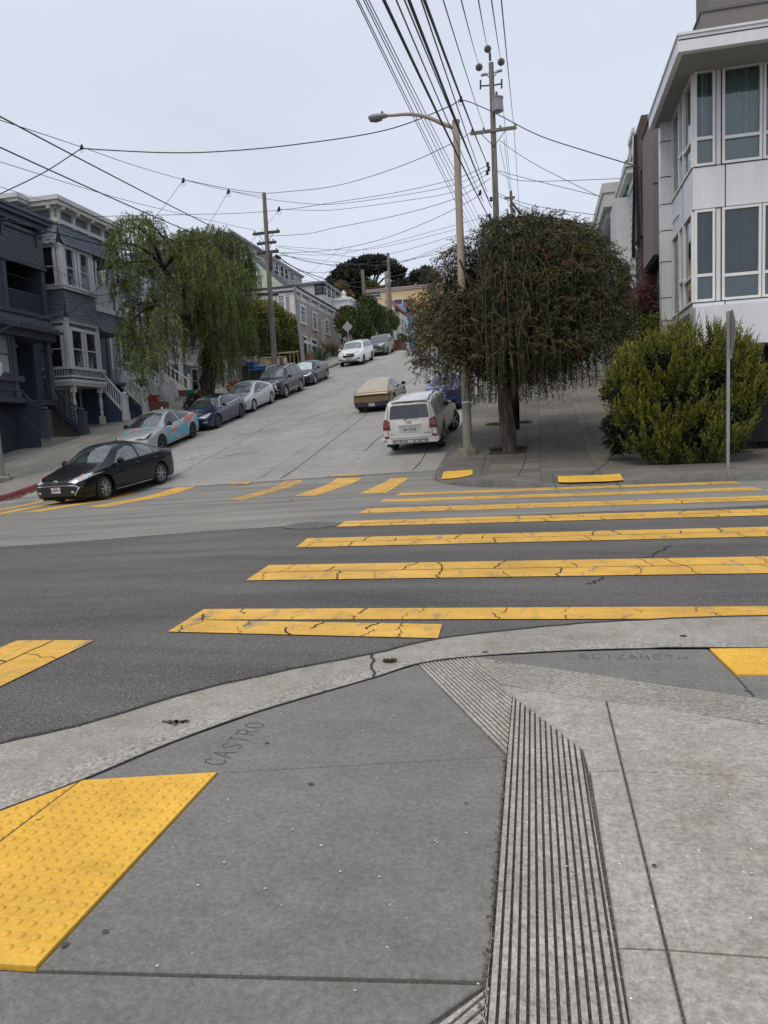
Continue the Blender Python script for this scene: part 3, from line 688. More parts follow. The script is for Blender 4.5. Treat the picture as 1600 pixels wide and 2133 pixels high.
def newel(mb, p, h, w=.1):
    p = Vector(p); mb.obox(p, XP, YP, Z3, -w*1.2, w*1.2, -w*1.2, w*1.2, 0, h*.25); mb.obox(p, XP, YP, Z3, -w, w, -w, w, h*.25, h*.82)
    mb.obox(p, XP, YP, Z3, -w*1.25, w*1.25, -w*1.25, w*1.25, h*.82, h*.88); mb.lathe([(w*.5, h*.88), (w*.9, h*.92), (w*.95, h*.96), (w*.5, h)], p, n=10)
def cornice(mb, p0, p1, n, z0, z1, out, steps=3):
    """stepped moulding run"""
    p0, p1, n = Vector((p0[0], p0[1], 0)), Vector((p1[0], p1[1], 0)), Vector(n); u = (p1-p0).normalized()
    for i in range(steps):
        a = z0+(z1-z0)*i/steps; b = z0+(z1-z0)*(i+1)/steps+(.002 if i < steps-1 else 0); o = out*((i+1)/steps)**.7
        mb.obox(p0, u, n, Z3, -o if False else 0, (p1-p0).length, -.3, o, a, b)
def bracket(mb, p, n, u, z0, z1, out, w=.1):
    """scrolled bracket against a wall"""
    p, n, u = Vector(p), Vector(n), Vector(u); h = z1-z0
    prof = [(0, 0), (.08, 0), (.1, .35*h), (.35*out, .7*h), (out*.95, .82*h), (out, h), (0, h)]
    mb.prism([p-u*w/2+n*a+Z3*(z0+b) for a, b in prof], u*w)
def steps(mb, x0, z0, x1, z1, y0, y1, n):
    """flight rising from x1 (street) to x0"""
    for i in range(n):
        xa = x1+(x0-x1)*i/n; z = z0+(z1-z0)*(i+1)/n
        mb.box(min(xa, x0), max(xa, x0), y0, y1, z-(z1-z0)/n-.002*i, z)
        mb.box(xa-.02, xa+.03, y0, y1, z-.035, z+.004)
M_NAVY = mat('navy_paint', (.042, .048, .066), .55, .15, 2, fine=.1)
M_NAVY2 = mat('navy_trim', (.056, .063, .083), .5, .12, 2)
M_NAVYSH = mat('navy_shingle', (.066, .073, .096), .6, .2, 5, fine=.15)
M_BLUE = mat('blue_paint', (.10, .128, .155), .55, .15, 2)
M_BLUESH = mat('blue_shingle', (.145, .175, .205), .6, .2, 4, fine=.15)
M_BLUED = mat('blue_deep', (.045, .075, .125), .5, .15, 2)
M_CREAM = mat('cream_trim', (.56, .56, .53), .5, .1, 3, fine=.12)
M_WHITE = mat('white_trim', (.66, .66, .66), .5, .08, 3, fine=.1)
M_PALE = mat('pale_grey_paint', (.34, .35, .36), .6, .1, 2)
M_LBLUE = mat('light_blue_grey', (.22, .27, .34), .6, .15, 2)
M_BROWNR = mat('brown_shakes', (.115, .075, .055), .8, .25, 5, fine=.2)
M_DROOF = mat('slate_roof', (.05, .052, .06), .8, .2, 4)
M_BEIGE = mat('beige_boards', (.40, .335, .285), .6, .08, 1.5)
M_BEIGED = mat('beige_base', (.30, .25, .2), .7, .1, 1.5)
M_PANE = glass_mat('dark_pane', (.02, .022, .026))
M_PANEG = glass_mat('green_blind', (.10, .13, .105), .15)
M_PANEL = glass_mat('pale_pane', (.28, .31, .33), .1)
M_CURT = mat('net_curtain', (.3, .31, .34), .9, .2, 6)
M_BLACK = mat('dark_interior', (.012, .012, .015), .9, .2, 2)
M_CONC = concrete('step_concrete', (.27, .25, .22), .15, .15, .2, .1)
M_METALG = mat('galvanised', (.34, .35, .36), .45, .1, 6, metal=.6)
M_LATT = mat('brown_lattice', (.085, .06, .055), .7, .2, 5)

def navy_house():
    t = thing('house', 'dark navy shingled house with recessed balcony and porch stairs at the left edge', 'house', (-22.4, 26, G(-22.4, 26)))
    fx, y1 = -22.0, 30.1
    mb = MB(); mb.box(-31, -24.0, 17, y1, -1, 11.2); mb.box(-24.2, fx, 17, 27.35, 3.3, 11.0)
    boards(mb, (-22.6, 17), (-22.6, 27.95), -.5, 3.4, XP, .22); boards(mb, (-22.6, 27.98), (-21.15, 27.98), .2, 3.3, YN, .22)
    boards(mb, (-24, 30.1), (-24, 27.4), 0, 9.3, XP, .2); boards(mb, (-24.2, 27.36), (fx, 27.36), 3.4, 9.3, YP, .2)
    mb.box(-24.2, fx, 29.82, y1, 6.6, 11.0); mb.box(-24.1, fx-.02, 27.3, 29.9, 7.05, 7.2); mb.box(-24.1, fx-.02, 27.3, y1, 3.2, 3.42)
    mb.build('wall', M_NAVY, t)
    mb = MB(); scales(mb, (fx+.01, 17), (fx+.01, y1), 9.35, 10.75, XP, .15, .14, .02); scales(mb, (fx+.02, 17), (fx+.02, y1), 6.55, 7.12, XP, .12, .13, .02, .55)
    scales(mb, (fx-.5, 30.11), (fx+.02, 30.11), 6.55, 7.12, YP, .12, .13); mb.build('shingle_band', M_NAVYSH, t)
    mb = MB(); mb.box(-31, -21.55, 16.5, 30.35, 11.25, 11.42); mb.box(-31, -21.45, 16.5, 30.42, 11.42, 11.55); mb.box(-31, -21.75, 16.8, 30.25, 11.0, 11.25)
    mb.box(fx, fx+.12, 17, y1, 9.28, 9.4); mb.box(fx, fx+.1, 17, y1, 10.75, 10.9); mb.box(-24, fx+.1, 17, y1+.05, 7.1, 7.26); mb.box(fx-.1, fx+.6, 17, y1+.1, 6.4, 6.52)
    mb.box(-23.9, fx+.25, 17, y1+.02, 6.1, 6.4); mb.box(fx-.05, fx+.1, 17, 27.95, 4.15, 4.4); mb.box(fx-.05, fx+.06, 17, 27.9, 3.75, 3.8); mb.box(fx-.1, fx+.12, 17, 28, 3.25, 3.45)
    for y in (21.5, 23.5, 25.5, 27.5, 29.7): bracket(mb, (fx, y, 0), XP, YP, 10.3, 11.0, .38, .14)
    mb.build('cornice', M_NAVY2, t)
    for y in (27.55, 29.9):
        mb = MB(); mb.obox(Vector((fx-.12, y, 0)), XP, YP, Z3, -.13, .13, -.13, .13, 3.42, 6.1); mb.obox(Vector((fx-.12, y, 0)), XP, YP, Z3, -.18, .18, -.18, .18, 5.6, 5.75); mb.obox(Vector((fx-.12, y, 0)), XP, YP, Z3, -.18, .18, -.18, .18, 3.42, 3.7); mb.build('column', M_NAVY2, t)
    mb = MB(); mb.obox(Vector((fx-.1, 27.45, 0)), XP, YP, Z3, -.12, .12, -.12, .12, 7.2, 9.3)
    mb.build('column', M_NAVY2, t)
    mb = MB(); balustrade(mb, (fx-.1, 27.5, 7.2), (fx-.1, 29.85, 7.2), .95, 22, .02); mb.build('balcony_railing', M_NAVY2, t)
    window(t, (fx+.01, 26.75, 4.5), YP, XP, .85, 1.55, M_NAVY2, M_PANEG, .12); window(t, (fx+.01, 24.9, 4.5), YP, XP, .85, 1.55, M_NAVY2, M_PANEG, .12)
    window(t, (-23.97, 28.5, 7.3), YP, XP, .8, 1.75, M_NAVY2, M_PANE, .1)
    mb = MB(); mb.box(-24, -23.92, 27.9, 28.9, 3.42, 5.7); mb.build('door', M_BLACK, t)
    # porch stairs toward the pavement
    g0 = G(-21.2, 29)+.15
    mb = MB(); steps(mb, -23.2, g0+.25, -21.15, 3.42, 28.05, 30.55, 10); mb.build('stair', mat('dark_wood_step', (.05, .038, .035), .7, .2, 4), t)
    mb = MB(); mb.box(-21.4, -20.92, 27.95, 30.75, g0-.6, g0+.22); mb.build('stair_footing', M_CONC, t)
    for y, za in ((28.0, 0), (30.62, .12)):
        mb = MB(); a, b = Vector((-21.15, y, g0+.35+za)), Vector((-23.0, y, 3.45)); d = b-a
        mb.prism([a+Vector((0, -.04, -.25)), b+Vector((0, -.04, -.3)), b+Vector((0, -.04, .12)), a+Vector((0, -.04, .12))], (0, .08, 0))
        mb.prism([a+Vector((0, -.05, .95)), b+Vector((0, -.05, .95)), b+Vector((0, -.05, 1.03)), a+Vector((0, -.05, 1.03))], (0, .1, 0))
        o = mb.build('handrail', M_NAVY2, t); mb = MB()
        for i in range(13): p = a.lerp(b, (i+.5)/13); mb.obox(p, XP, YP, Z3, -.025, .025, -.02, .02, .05, .96)
        for i in range(4): q = .2+.17*i; mb.prism([a+Vector((0, .022, q)), b+Vector((0, .022, q)), b+Vector((0, .022, q+.045)), a+Vector((0, .022, q+.045))], (0, .02, 0))
        mb.build('baluster', M_LATT if y < 29 else M_NAVY2, o)
        mb = MB(); newel(mb, (-21.1, y, g0+.2), 1.35, .16); mb.build('newel_post', M_NAVY2, t)
    mb = MB(); mb.box(-23.9, -23.8, 29.2, 29.55, 4.75, 5.3); mb.build('wall_plaque', M_CREAM, t)
navy_house()

def blue_house():
    t = thing('house', 'slate blue shingled house with white bay windows and white bracketed cornice', 'house', (-22.5, 33, G(-22.5, 33)))
    fx, y0, y1, ym = -22.0, 31.33, 36.1, 33.75; mx_ = -23.4
    mb = MB(); mb.box(-32, mx_, 30.62, 36.6, 0, 12.5); boards(mb, (mx_+.001, y0), (mx_+.001, 36.3), .5, 11, XP, .2); boards(mb, (-24.6, 30.6), (mx_, 30.6), 2, 11.8, YN, .2)
    mb.box(mx_, fx, y0, ym, 4.5, 12.4); mb.box(mx_, fx, ym, y1+.3, 10.75, 12.4); mb.box(mx_, fx-.02, ym, y1+.3, 8.1, 8.25); mb.box(mx_, fx-.02, ym, y1+.3, 7.1, 7.3); mb.box(mx_+.2, fx-.05, ym, y1+.2, 4.45, 4.6)
    mb.build('wall', M_BLUE, t)
    mb = MB()
    for a, b, n in (((mx_, y0), (fx, y0), YN), ((fx, y0), (fx, y1+.3), XP)):
        scales(mb, a, b, 10.85, 11.8, n, .17, .16, .03, .22); 
    scales(mb, (mx_, y0), (fx, y0), 7.35, 8.75, YN, .17, .16, .03, .12); scales(mb, (fx, y0), (fx, ym+.1), 7.35, 8.75, XP, .17, .16, .03, .12); scales(mb, (fx, ym+.1), (fx, y1+.3), 7.1, 8.2, XP, .17, .16, .03, .2)
    mb.build('shingle_band', M_BLUESH, t)
    mb = MB()                                                        # cornice, brackets, bands
    for (a, b, n) in (((mx_-.1, y0), (fx, y0), YN), ((fx, y0), (fx, y1+.5), XP)):
        pass
    mb.box(mx_-.6, fx+.42, y0-.42, y1+.6, 12.5, 12.68); mb.box(mx_-.7, fx+.52, y0-.52, y1+.7, 12.68, 12.88); mb.box(mx_-.3, fx+.12, y0-.12, y1+.4, 12.4, 12.5)
    mb.box(-33, mx_+.35, 30.1, 37, 12.55, 12.7); mb.box(-33, mx_+.42, 30.02, 37, 12.7, 12.9)
    mb.box(mx_-.1, fx+.1, y0-.1, y1+.36, 11.8, 11.98)
    mb.build('cornice', M_CREAM, t)
    for y in (y0+.1, 32.55, 33.75, 34.95, 36.1):
        mb = MB(); bracket(mb, (fx, y, 0), XP, YP, 11.75, 12.5, .4, .18); mb.build('bracket', M_CREAM, t)
    mb = MB(); bracket(mb, (fx-.12, y0, 0), YN, XP, 11.75, 12.5, .4, .18); mb.build('bracket', M_CREAM, t); mb = MB(); bracket(mb, (mx_+.05, y0, 0), YN, XP, 11.75, 12.5, .4, .18); mb.build('bracket', M_CREAM, t)
    mb = MB()                                                        # bay posts, sills and trims
    for z0, z1 in ((8.95, 10.85), (5.1, 7.3)):
        for x, y in ((fx, y0), (fx, ym), (mx_, y0)): mb.box(x-.14, x+.05, y-.05, y+.15, z0, z1)
        mb.box(mx_-.05, fx+.06, y0-.06, ym+.15, z1-.12, z1+.02)
    for z0, z1, o in ((8.75, 8.88, .14), (8.88, 8.97, .2), (4.98, 5.1, .2), (4.6, 4.68, .16), (4.35, 4.5, .2)): mb.box(mx_-.02, fx+o, y0-o, ym+o+.02, z0, z1)
    mb.box(mx_, fx+.1, y0-.1, ym+.1, 7.28, 7.4)
    mb.build('bay_trim', M_WHITE, t)
    mb = MB(); mb.box(mx_, fx+.09, y0-.09, ym+.09, 4.66, 4.99); mb.build('bay_panel', M_BLUE, t); mb = MB()
    for i in range(17): y = y0+(ym-y0)*(i+.5)/17; mb.box(fx+.09, fx+.11, y-.02, y+.02, 4.68, 4.98)
    for i in range(9): x = mx_+(fx-mx_)*(i+.5)/9; mb.box(x-.02, x+.02, y0-.11, y0-.09, 4.68, 4.98)
    mb.build('bay_panel_rib', M_CREAM, t)
    for z, h in ((8.98, 1.72), (5.12, 1.72)):
        for y in (32.0, 33.12): window(t, (fx+.005, y, z), YP, XP, .74, h, M_WHITE, M_PANE, .13, .06, curtain=M_CURT if z > 6 else None)
        window(t, ((mx_+fx)/2-.02, y0-.005, z), XP, YN, .72, h, M_WHITE, M_PANE, .16, .06)
    mb = MB()
    for y in (32.0, 33.12): mb.box(fx+.01, fx+.04, y-.4, y+.4, 6.95, 7.12)
    mb.box(mx_+.3, fx-.25, y0-.04, y0-.01, 6.95, 7.12); mb.build('transom_panel', M_BLUE, t)
    mb = MB(); mb.box(mx_+.1, fx+.16, y0-.16, ym+.16, 4.2, 4.36); mb.build('bay_soffit', M_CREAM, t)
    for y in (y0+.15, ym-.08): g = G(fx-.1, y)+.15; mb = MB(); turned_post(mb, (fx-.05, y, g), 4.25-g, .1); mb.build('porch_post', M_CREAM, t)
    g = G(-23, 32)
    window(t, (mx_+.03, 32.0, g+.75), YP, XP, 1.3, 1.5, M_CREAM, M_PANE, .11, vb=1, mid=False)
    mb = MB()
    for i in range(10): mb.box(mx_+.1, mx_+.12, 31.4+.13*i, 31.42+.13*i, g+.75, g+2.3)
    mb.build('window_grille', M_WHITE, t)
    mb = MB(); mb.box(mx_+.02, mx_+.08, 33.05, 33.75, g+.2, g+2.2); mb.build('door', M_BLACK, t); mb = MB()
    for y in (32.98, 33.75): mb.box(mx_, mx_+.12, y, y+.08, g, g+2.3)
    mb.box(mx_, mx_+.12, 32.98, 33.83, g+2.3, g+2.4); mb.build('door_frame', M_CREAM, t)
    # balcony and entrance porch beside the bay
    mb = MB(); balustrade(mb, (fx-.03, ym+.12, 8.3), (fx-.03, y1+.25, 8.3), 1.15, 26, .016); mb.box(fx-.06, fx+.08, ym+.1, y1+.3, 8.1, 8.38); mb.build('balcony_railing', M_WHITE, t)
    for y, z, h, r in ((ym+.55, 8.3, 2.4, .06), (y1+.2, 8.3, 2.4, .06), (y1-.15, 4.6, 2.5, .075)):
        mb = MB(); turned_post(mb, (fx-.1, y, z), h, r); mb.build('porch_post', M_WHITE, t)
    window(t, (mx_+.03, 35.1, 8.6), YP, XP, .7, 1.6, M_WHITE, M_PANE, .1); window(t, (mx_+.03, 35.25, 5.3), YP, XP, .8, 1.7, M_WHITE, M_PANE, .12, hb=.65)
    mb = MB(); boards(mb, (mx_+.02, ym+.1), (mx_+.02, y1+.3), 4.6, 5.3, XP, .15); mb.box(mx_+.02, mx_+.1, ym+.2, ym+.5, 4.6, 7.2); mb.build('porch_wall', M_PALE, t)
    mb = MB(); mb.box(fx-.5, fx-.32, ym+.3, ym+.55, 5.75, 6.05); mb.box(fx-.45, fx-.38, ym+.38, ym+.47, 4.6, 5.75); mb.build('mailbox', M_CREAM, t)
    ga = G(-21, 34.2)+.15; ya, yb = 34.2, 36.15
    mb = MB(); steps(mb, -23.2, ga+.1, -21.05, 4.6, ya, yb, 11); mb.build('stair', M_BLUED, t)
    for y in (ya, yb):
        g = G(-21, y)+.15; a, b = Vector((-21.05, y, g+.25)), Vector((-22.6, y, 4.5))
        mb = MB(); mb.prism([Vector((-21.0, y-.05, g-.3)), Vector((-23.3, y-.05, g-.3)), Vector((-23.3, y-.05, 4.6)), b+Vector((0, -.05, .1)), a+Vector((0, -.05, .1))], (0, .1, 0)); mb.build('stair_wall', M_BLUED, t)
        mb = MB(); mb.prism([a+Vector((0, -.07, .08)), b+Vector((0, -.07, .08)), b+Vector((0, -.07, .18)), a+Vector((0, -.07, .18))], (0, .14, 0)); mb.prism([a+Vector((0, -.05, .95)), b+Vector((0, -.05, .95)), b+Vector((0, -.05, 1.04)), a+Vector((0, -.05, 1.04))], (0, .1, 0)); o = mb.build('handrail', M_WHITE, t)
        mb = MB()
        for i in range(12): p = a.lerp(b, (i+.5)/12); mb.obox(p, XP, YP, Z3, -.022, .022, -.022, .022, .15, .96)
        mb.build('baluster', M_WHITE, o); mb = MB(); newel(mb, (-21.0, y, g), 1.5, .12); mb.build('newel_post', M_WHITE, t)
blue_house()

def white_house():
    t = thing('house', 'pale blue clapboard house with white balcony and white balustraded steps behind the pepper tree', 'house', (-24.3, 45, G(-24.3, 45)))
    fx = -24.3
    mb = MB(); mb.box(-33, fx-.03, 38.5, 51, 1, 12.2); boards(mb, (fx, 38.5), (fx, 50.6), 2.5, 12.2, XP, .2); boards(mb, (-30, 38.48), (fx, 38.48), 2.5, 12.2, YN, .2); mb.build('wall', M_LBLUE, t)
    mb = MB(); mb.box(-33.4, fx+.45, 38.1, 51, 12.2, 12.5); mb.box(fx, fx+.1, 38.45, 50.6, 9.2, 9.45)
    for y in (38.5, 41.6, 44.4, 50.5): mb.box(fx-.1, fx+.07, y-.08, y+.1, 2.5, 12.2)
    mb.build('cornice', M_WHITE, t)
    mb = MB(); boards(mb, (fx+.4, 38.6), (fx+.4, 41.5), 2.5, 5.6, XP, .22); mb.box(fx-.1, fx+.38, 38.6, 41.5, 2, 5.6); mb.build('porch_wall', M_WHITE, t)
    for y, z in ((40, 6.2), (42.9, 9.9), (40, 9.9), (46.2, 9.9), (48.6, 9.9), (42.8, 6.6), (48.8, 7.2), (48.8, 4.8)): window(t, (fx+.03, y, z), YP, XP, .85, 1.6, M_WHITE, M_PANEL if z > 9 else M_PANE, .14)
    mb = MB(); mb.box(fx, -22.9, 44.2, 47.2, 6.35, 6.6); mb.build('balcony_floor', M_WHITE, t); mb = MB(); mb.box(fx, -22.85, 44.1, 47.3, 9.0, 9.25); mb.build('balcony_roof', M_WHITE, t)
    mb = MB(); balustrade(mb, (-22.95, 44.3, 6.55), (-22.95, 47.1, 6.55), .95, 16, .035, turned=True); balustrade(mb, (fx, 44.3, 6.55), (-22.95, 44.3, 6.55), .95, 8, .035, turned=True); mb.build('balcony_railing', M_WHITE, t)
    for z0, z1 in ((6.6, 9.0), (G(-23, 46)-.2, 6.35)):
        for y in (44.3, 47.1): mb = MB(); mb.box(-23.05, -22.83, y-.11, y+.11, z0, z1); mb.build('porch_post', M_WHITE, t)
    mb = MB(); mb.box(fx, fx+.06, 45.1, 46.1, 4.4, 6.3); mb.build('door', M_BLUED, t)
    ya, yb = 41.3, 43.6; ga = G(-22.2, 42)+.15
    mb = MB(); steps(mb, -24.3, ga, -22.0, ga+1.7, ya, yb, 9); mb.build('stair', M_WHITE, t)
    for y in (ya, yb):
        g = G(-22, y)+.15; a, b = Vector((-22.05, y, g+.15)), Vector((-24.0, y, g+1.6)); mb = MB()
        mb.prism([a+Vector((0, -.08, -.5)), b+Vector((0, -.08, -2)), b+Vector((0, -.08, .15)), a+Vector((0, -.08, .15))], (0, .16, 0)); mb.build('stair_wall', M_WHITE, t)
        mb = MB(); mb.prism([a+Vector((0, -.06, .8)), b+Vector((0, -.06, .8)), b+Vector((0, -.06, .9)), a+Vector((0, -.06, .9))], (0, .12, 0)); o = mb.build('handrail', M_WHITE, t); mb = MB()
        for i in range(7): p = a.lerp(b, (i+.5)/7); mb.lathe([(.05, .1), (.05, .2), (.03, .26), (.065, .4), (.035, .65), (.05, .72), (.05, .8)], p, n=8, cap=False)
        mb.build('baluster', M_WHITE, o)
        for p in (a, b): mb = MB(); newel(mb, (p.x, p.y, p.z-.2), 1.45, .1); mb.build('newel_post', M_WHITE, t)
white_house()

def simple_house(name, label, m, x0, x1, y0, y1, z0, z1, cat='house', pitch=.22, roof=None, wins=(), trim=None, sides=('S', 'E'), roofm=None, ov=.3, rh=.3):
    """box body clad in boards; wins: (side, a, z, w, h)"""
    t = thing(name, label, cat, ((x0+x1)/2, (y0+y1)/2, z0))
    mb = MB(); mb.box(x0, x1, y0, y1, z0-1, z1)
    if pitch:
        if 'S' in sides: boards(mb, (x0, y0-.01), (x1, y0-.01), z0, z1, YN, pitch)
        if 'E' in sides: boards(mb, (x1+.01, y0), (x1+.01, y1), z0, z1, XP, pitch)
        if 'W' in sides: boards(mb, (x0-.01, y1), (x0-.01, y0), z0, z1, XN, pitch)
    mb.build('wall', m, t)
    if roof: roof(t)
    else:
        mb = MB(); mb.box(x0-ov, x1+ov, y0-ov, y1+ov, z1, z1+rh*.6); mb.box(x0-ov-.06, x1+ov+.06, y0-ov-.06, y1+ov+.06, z1+rh*.6, z1+rh); mb.build('roof', roofm or trim or M_WHITE, t)
    for w in wins:
        s, a, z, ww, h = w[:5]; mp_ = w[5] if len(w) > 5 else M_PANE
        if s == 'S': window(t, (a, y0-.03, z), XP, YN, ww, h, trim or M_WHITE, mp_, .12)
        if s == 'E': window(t, (x1+.03, a, z), YP, XP, ww, h, trim or M_WHITE, mp_, .12)
        if s == 'W': window(t, (x0-.03, a, z), YN, XN, ww, h, trim or M_WHITE, mp_, .12)
    return t
# brown shake house glimpsed over the porch, grey garage, brown house beyond it
def gable(x0, x1, y0, y1, z, h, m, along='X'):
    def f(t):
        mb = MB(); yc, xc = (y0+y1)/2, (x0+x1)/2; o = .3
        if along == 'X': mb.prism([(x0-o, y0-o, z), (x0-o, y1+o, z), (x0-o, yc, z+h)], (x1-x0+2*o, 0, 0))
        else: mb.prism([(x0-o, y0-o, z), (x1+o, y0-o, z), (xc, y0-o, z+h)], (0, y1-y0+2*o, 0))
        mb.build('roof', m, t)
    return f
simple_house('house', 'brown shake house seen over the blue house balcony behind the pepper tree', M_BROWNR, -33, -25.5, 51.4, 58, 3, 13.2, pitch=.25, sides=('S', 'E'), trim=M_BROWNR, wins=[('E', 53.5, 9, .9, 1.5), ('S', -27.5, 10, .9, 1.5)])
t = thing('garage', 'grey garage with a wide boarded door beside the pepper tree trunk', 'garage', (-23, 52, G(-23, 52)))
a, b = AY(447, 757, 51.0), AY(494, 756, 51.0); mb = MB(); mb.box(a.x-.3, b.x, 50.9, 54.5, 3, a.z+.12); mb.build('wall', M_PALE, t)
mb = MB(); boards(mb, (a.x-.1, 50.88), (b.x-.12, 50.88), 4.6, a.z-.25, YN, .36, .03); mb.build('garage_door', mat('grey_door', (.27, .285, .31), .6, .1, 2), t)
mb = MB(); mb.box(a.x-.35, b.x+.06, 50.8, 54.6, a.z+.12, a.z+.2); mb.build('roof', M_PALE, t)
t = thing('garden_wall', 'pale rendered garden wall with rounded piers in front of the grey garage', 'wall', (-21.6, 49.5, G(-21.6, 49.5)))
mb = MB(); g = G(-21.3, 49.5); P = [AY(448, 822, 49.5), AY(490, 818, 49.5)]
mb.prism([(P[0].x-.6, 49.5, g-.5), (P[1].x, 49.5, g-.5), (P[1].x, 49.5, g+1.2), (P[0].x+.4, 49.5, g+.9), (P[0].x-.6, 49.5, g+.6)], (0, .25, 0)); mb.build('wall', mat('pale_render', (.36, .38, .41), .7, .1, 2), t)
for x in (P[1].x-.5, P[1].x+.25):
    mb = MB(); mb.lathe([(.28, g-.4), (.28, g+1.55), (.25, g+1.68), (.14, g+1.78), (0.02, g+1.82)], (x, 49.4, 0), n=14); mb.build('pier', mat('pale_render', (.36, .38, .41), .7, .1, 2), t, 40)

def beige_house():
    fx, y0, y1, zr = -20.4, 60.6, 80.5, 13.95
    t = thing('house', 'beige clapboard corner building with tall white framed windows up the hill', 'house', (fx, 62, G(fx, 62)))
    mb = MB(); mb.box(-34, fx-.02, y0, y1, 3, zr); boards(mb, (-34, y0-.01), (fx, y0-.01), 7, zr-.7, YN, .26, .03); boards(mb, (fx, y0), (fx, y1), 9.6, zr-.7, XP, .26, .03); mb.build('wall', M_BEIGE, t)
    mb = MB(); mb.box(fx-.05, fx+.04, y0, y1, 6, 9.55); mb.build('base_wall', M_BEIGED, t)
    mb = MB(); mb.box(-34, fx+.45, y0-.45, y1+.3, zr, zr+.14); mb.build('roof', M_DROOF, t)
    mb = MB(); mb.box(-34, fx+.35, y0-.35, y1+.2, zr-.22, zr); mb.box(-34, fx+.06, y0-.06, y1, zr-.75, zr-.35); mb.box(fx-.3, fx+.09, y0-.09, y0+.3, 6.5, zr-.35); mb.box(fx, fx+.12, y0, y1, 9.55, 9.8)
    for y in np.arange(62, 80, 2.6): mb.box(fx, fx+.3, y, y+.18, zr-.6, zr-.2)
    mb.build('cornice', M_WHITE, t)
    for p, q, u in (((627, 628), (720, 604), 0),): pass
    def ywin(pa, pb, ww=.95, name='window', **k):
        a, b = AX(*pa, fx), AX(*pb, fx); window(t, (fx+.03, (a.y+b.y)/2, min(a.z, b.z)), YP, XP, max(.5, abs(b.y-a.y)-.3), abs(a.z-b.z)-.3, M_WHITE, M_PANEL, .18, .1, hb=.78, name=name, **k)
    ywin((622, 630), (636, 675)); ywin((648, 645), (660, 688)); ywin((674, 660), (685, 697)); ywin((693, 668), (699, 680)); ywin((704, 688), (716, 706)); ywin((717, 693), (724, 711))
    for xx in (541, 552, 570, 585): a, b = AY(xx-4, 636, y0), AY(xx+4, 664, y0); window(t, ((a.x+b.x)/2, y0-.03, b.z), XP, YN, .75, 1.9, M_WHITE, M_PANEL, .2, .1, hb=.75)
    for pa, pb, mm in (((629, 702), (638, 742), M_BLACK), ((647, 708), (659, 745), M_BLACK), ((669, 670), (674, 708), M_PALE)):
        a, b = AX(*pa, fx), AX(*pb, fx); mb = MB(); mb.box(fx, fx+.1, a.y, b.y, b.z-.5, a.z); o = mb.build('door', mm, t)
        mb = MB(); mb.box(fx, fx+.14, a.y-.2, a.y, b.z-.5, a.z+.2); mb.box(fx, fx+.14, b.y, b.y+.2, b.z-.5, a.z+.2); mb.box(fx, fx+.14, a.y, b.y, a.z, a.z+.2); mb.build('door_frame', M_WHITE, o)
beige_house()
def mark(px0, px1, x): a, b = AX(*px0, x), AX(*px1, x); return a, b
# houses stepping up behind the beige corner building
simple_house('house', 'white flat fronted house rising behind the beige corner building', mat('white_render', (.5, .51, .5), .7, .06, 1), -44, -27, AX(672, 590, -27).y, AX(672, 590, -27).y+26, 8, AX(672, 590, -27).z, pitch=.4, rh=.25, roofm=M_PALE, sides=('E', 'S'),
    wins=[('S', AY(665, 605, AX(672, 590, -27).y).x, AY(665, 611, AX(672, 590, -27).y).z, .9, 1.0), ('E', AX(676, 605, -27).y, AX(676, 611, -27).z, .8, 1.0), ('E', AX(685, 610, -27).y, AX(685, 616, -27).z, .8, 1.0), ('E', AX(694, 620, -27).y, AX(694, 634, -27).z, .8, 1.9), ('E', AX(703, 625, -27).y, AX(703, 632, -27).z, 1.4, 1.5)], trim=M_BLACK)
simple_house('house', 'grey stucco house with four dark windows behind the left utility pole', mat('grey_stucco', (.36, .35, .33), .8, .08, 1), -52, -38, 90, 118, 8, AX(570, 542, -38).z, pitch=0, rh=.3, roofm=M_PALE,
    wins=[('E', AX(576, 560, -38).y, AX(576, 563, -38).z, 1., 1.2), ('E', AX(587, 570, -38).y, AX(587, 577, -38).z, 1.2, 1.6), ('E', AX(596, 573, -38).y, AX(596, 582, -38).z, 1.2, 1.6), ('E', AX(608, 578, -38).y, AX(608, 584, -38).z, 1., 1.2), ('E', AX(576, 586, -38).y, AX(576, 592, -38).z, 1.6, 2)], trim=M_WHITE)
def green_roof(t):
    z = 19.6; mb = MB(); mb.prism([(-52, 80.6, z-1.5), (-27.6, 80.6, z-1.5), (-34, 80.6, z+4.4), (-52, 80.6, z+4.4)], (0, 6, 0)); mb.build('roof', M_DROOF, t)
    mb = MB(); mb.prism([(-34.4, 80.5, z-3), (-27.8, 80.5, z-3), (-27.8, 80.5, z-1.4), (-33.9, 80.5, z+4.2)], (0, .35, 0)); boards(mb, (-34, 80.45), (-27.9, 80.45), 12, z-1.4, YN, .3); mb.build('gable', mat('mint_boards', (.42, .5, .4), .7, .08, 1), t)
simple_house('house', 'pale green house with a steep dark roof behind the beige building', mat('mint_boards', (.42, .5, .4), .7, .08, 1), -46, -28, 80.7, 86, 8, 18, pitch=0, roof=green_roof)
simple_house('house', 'low grey roofed house far behind the white house', M_PALE, -48, -34, 120, 134, 8, AX(640, 580, -34).z*.86, pitch=.3, rh=.5, roofm=M_DROOF)
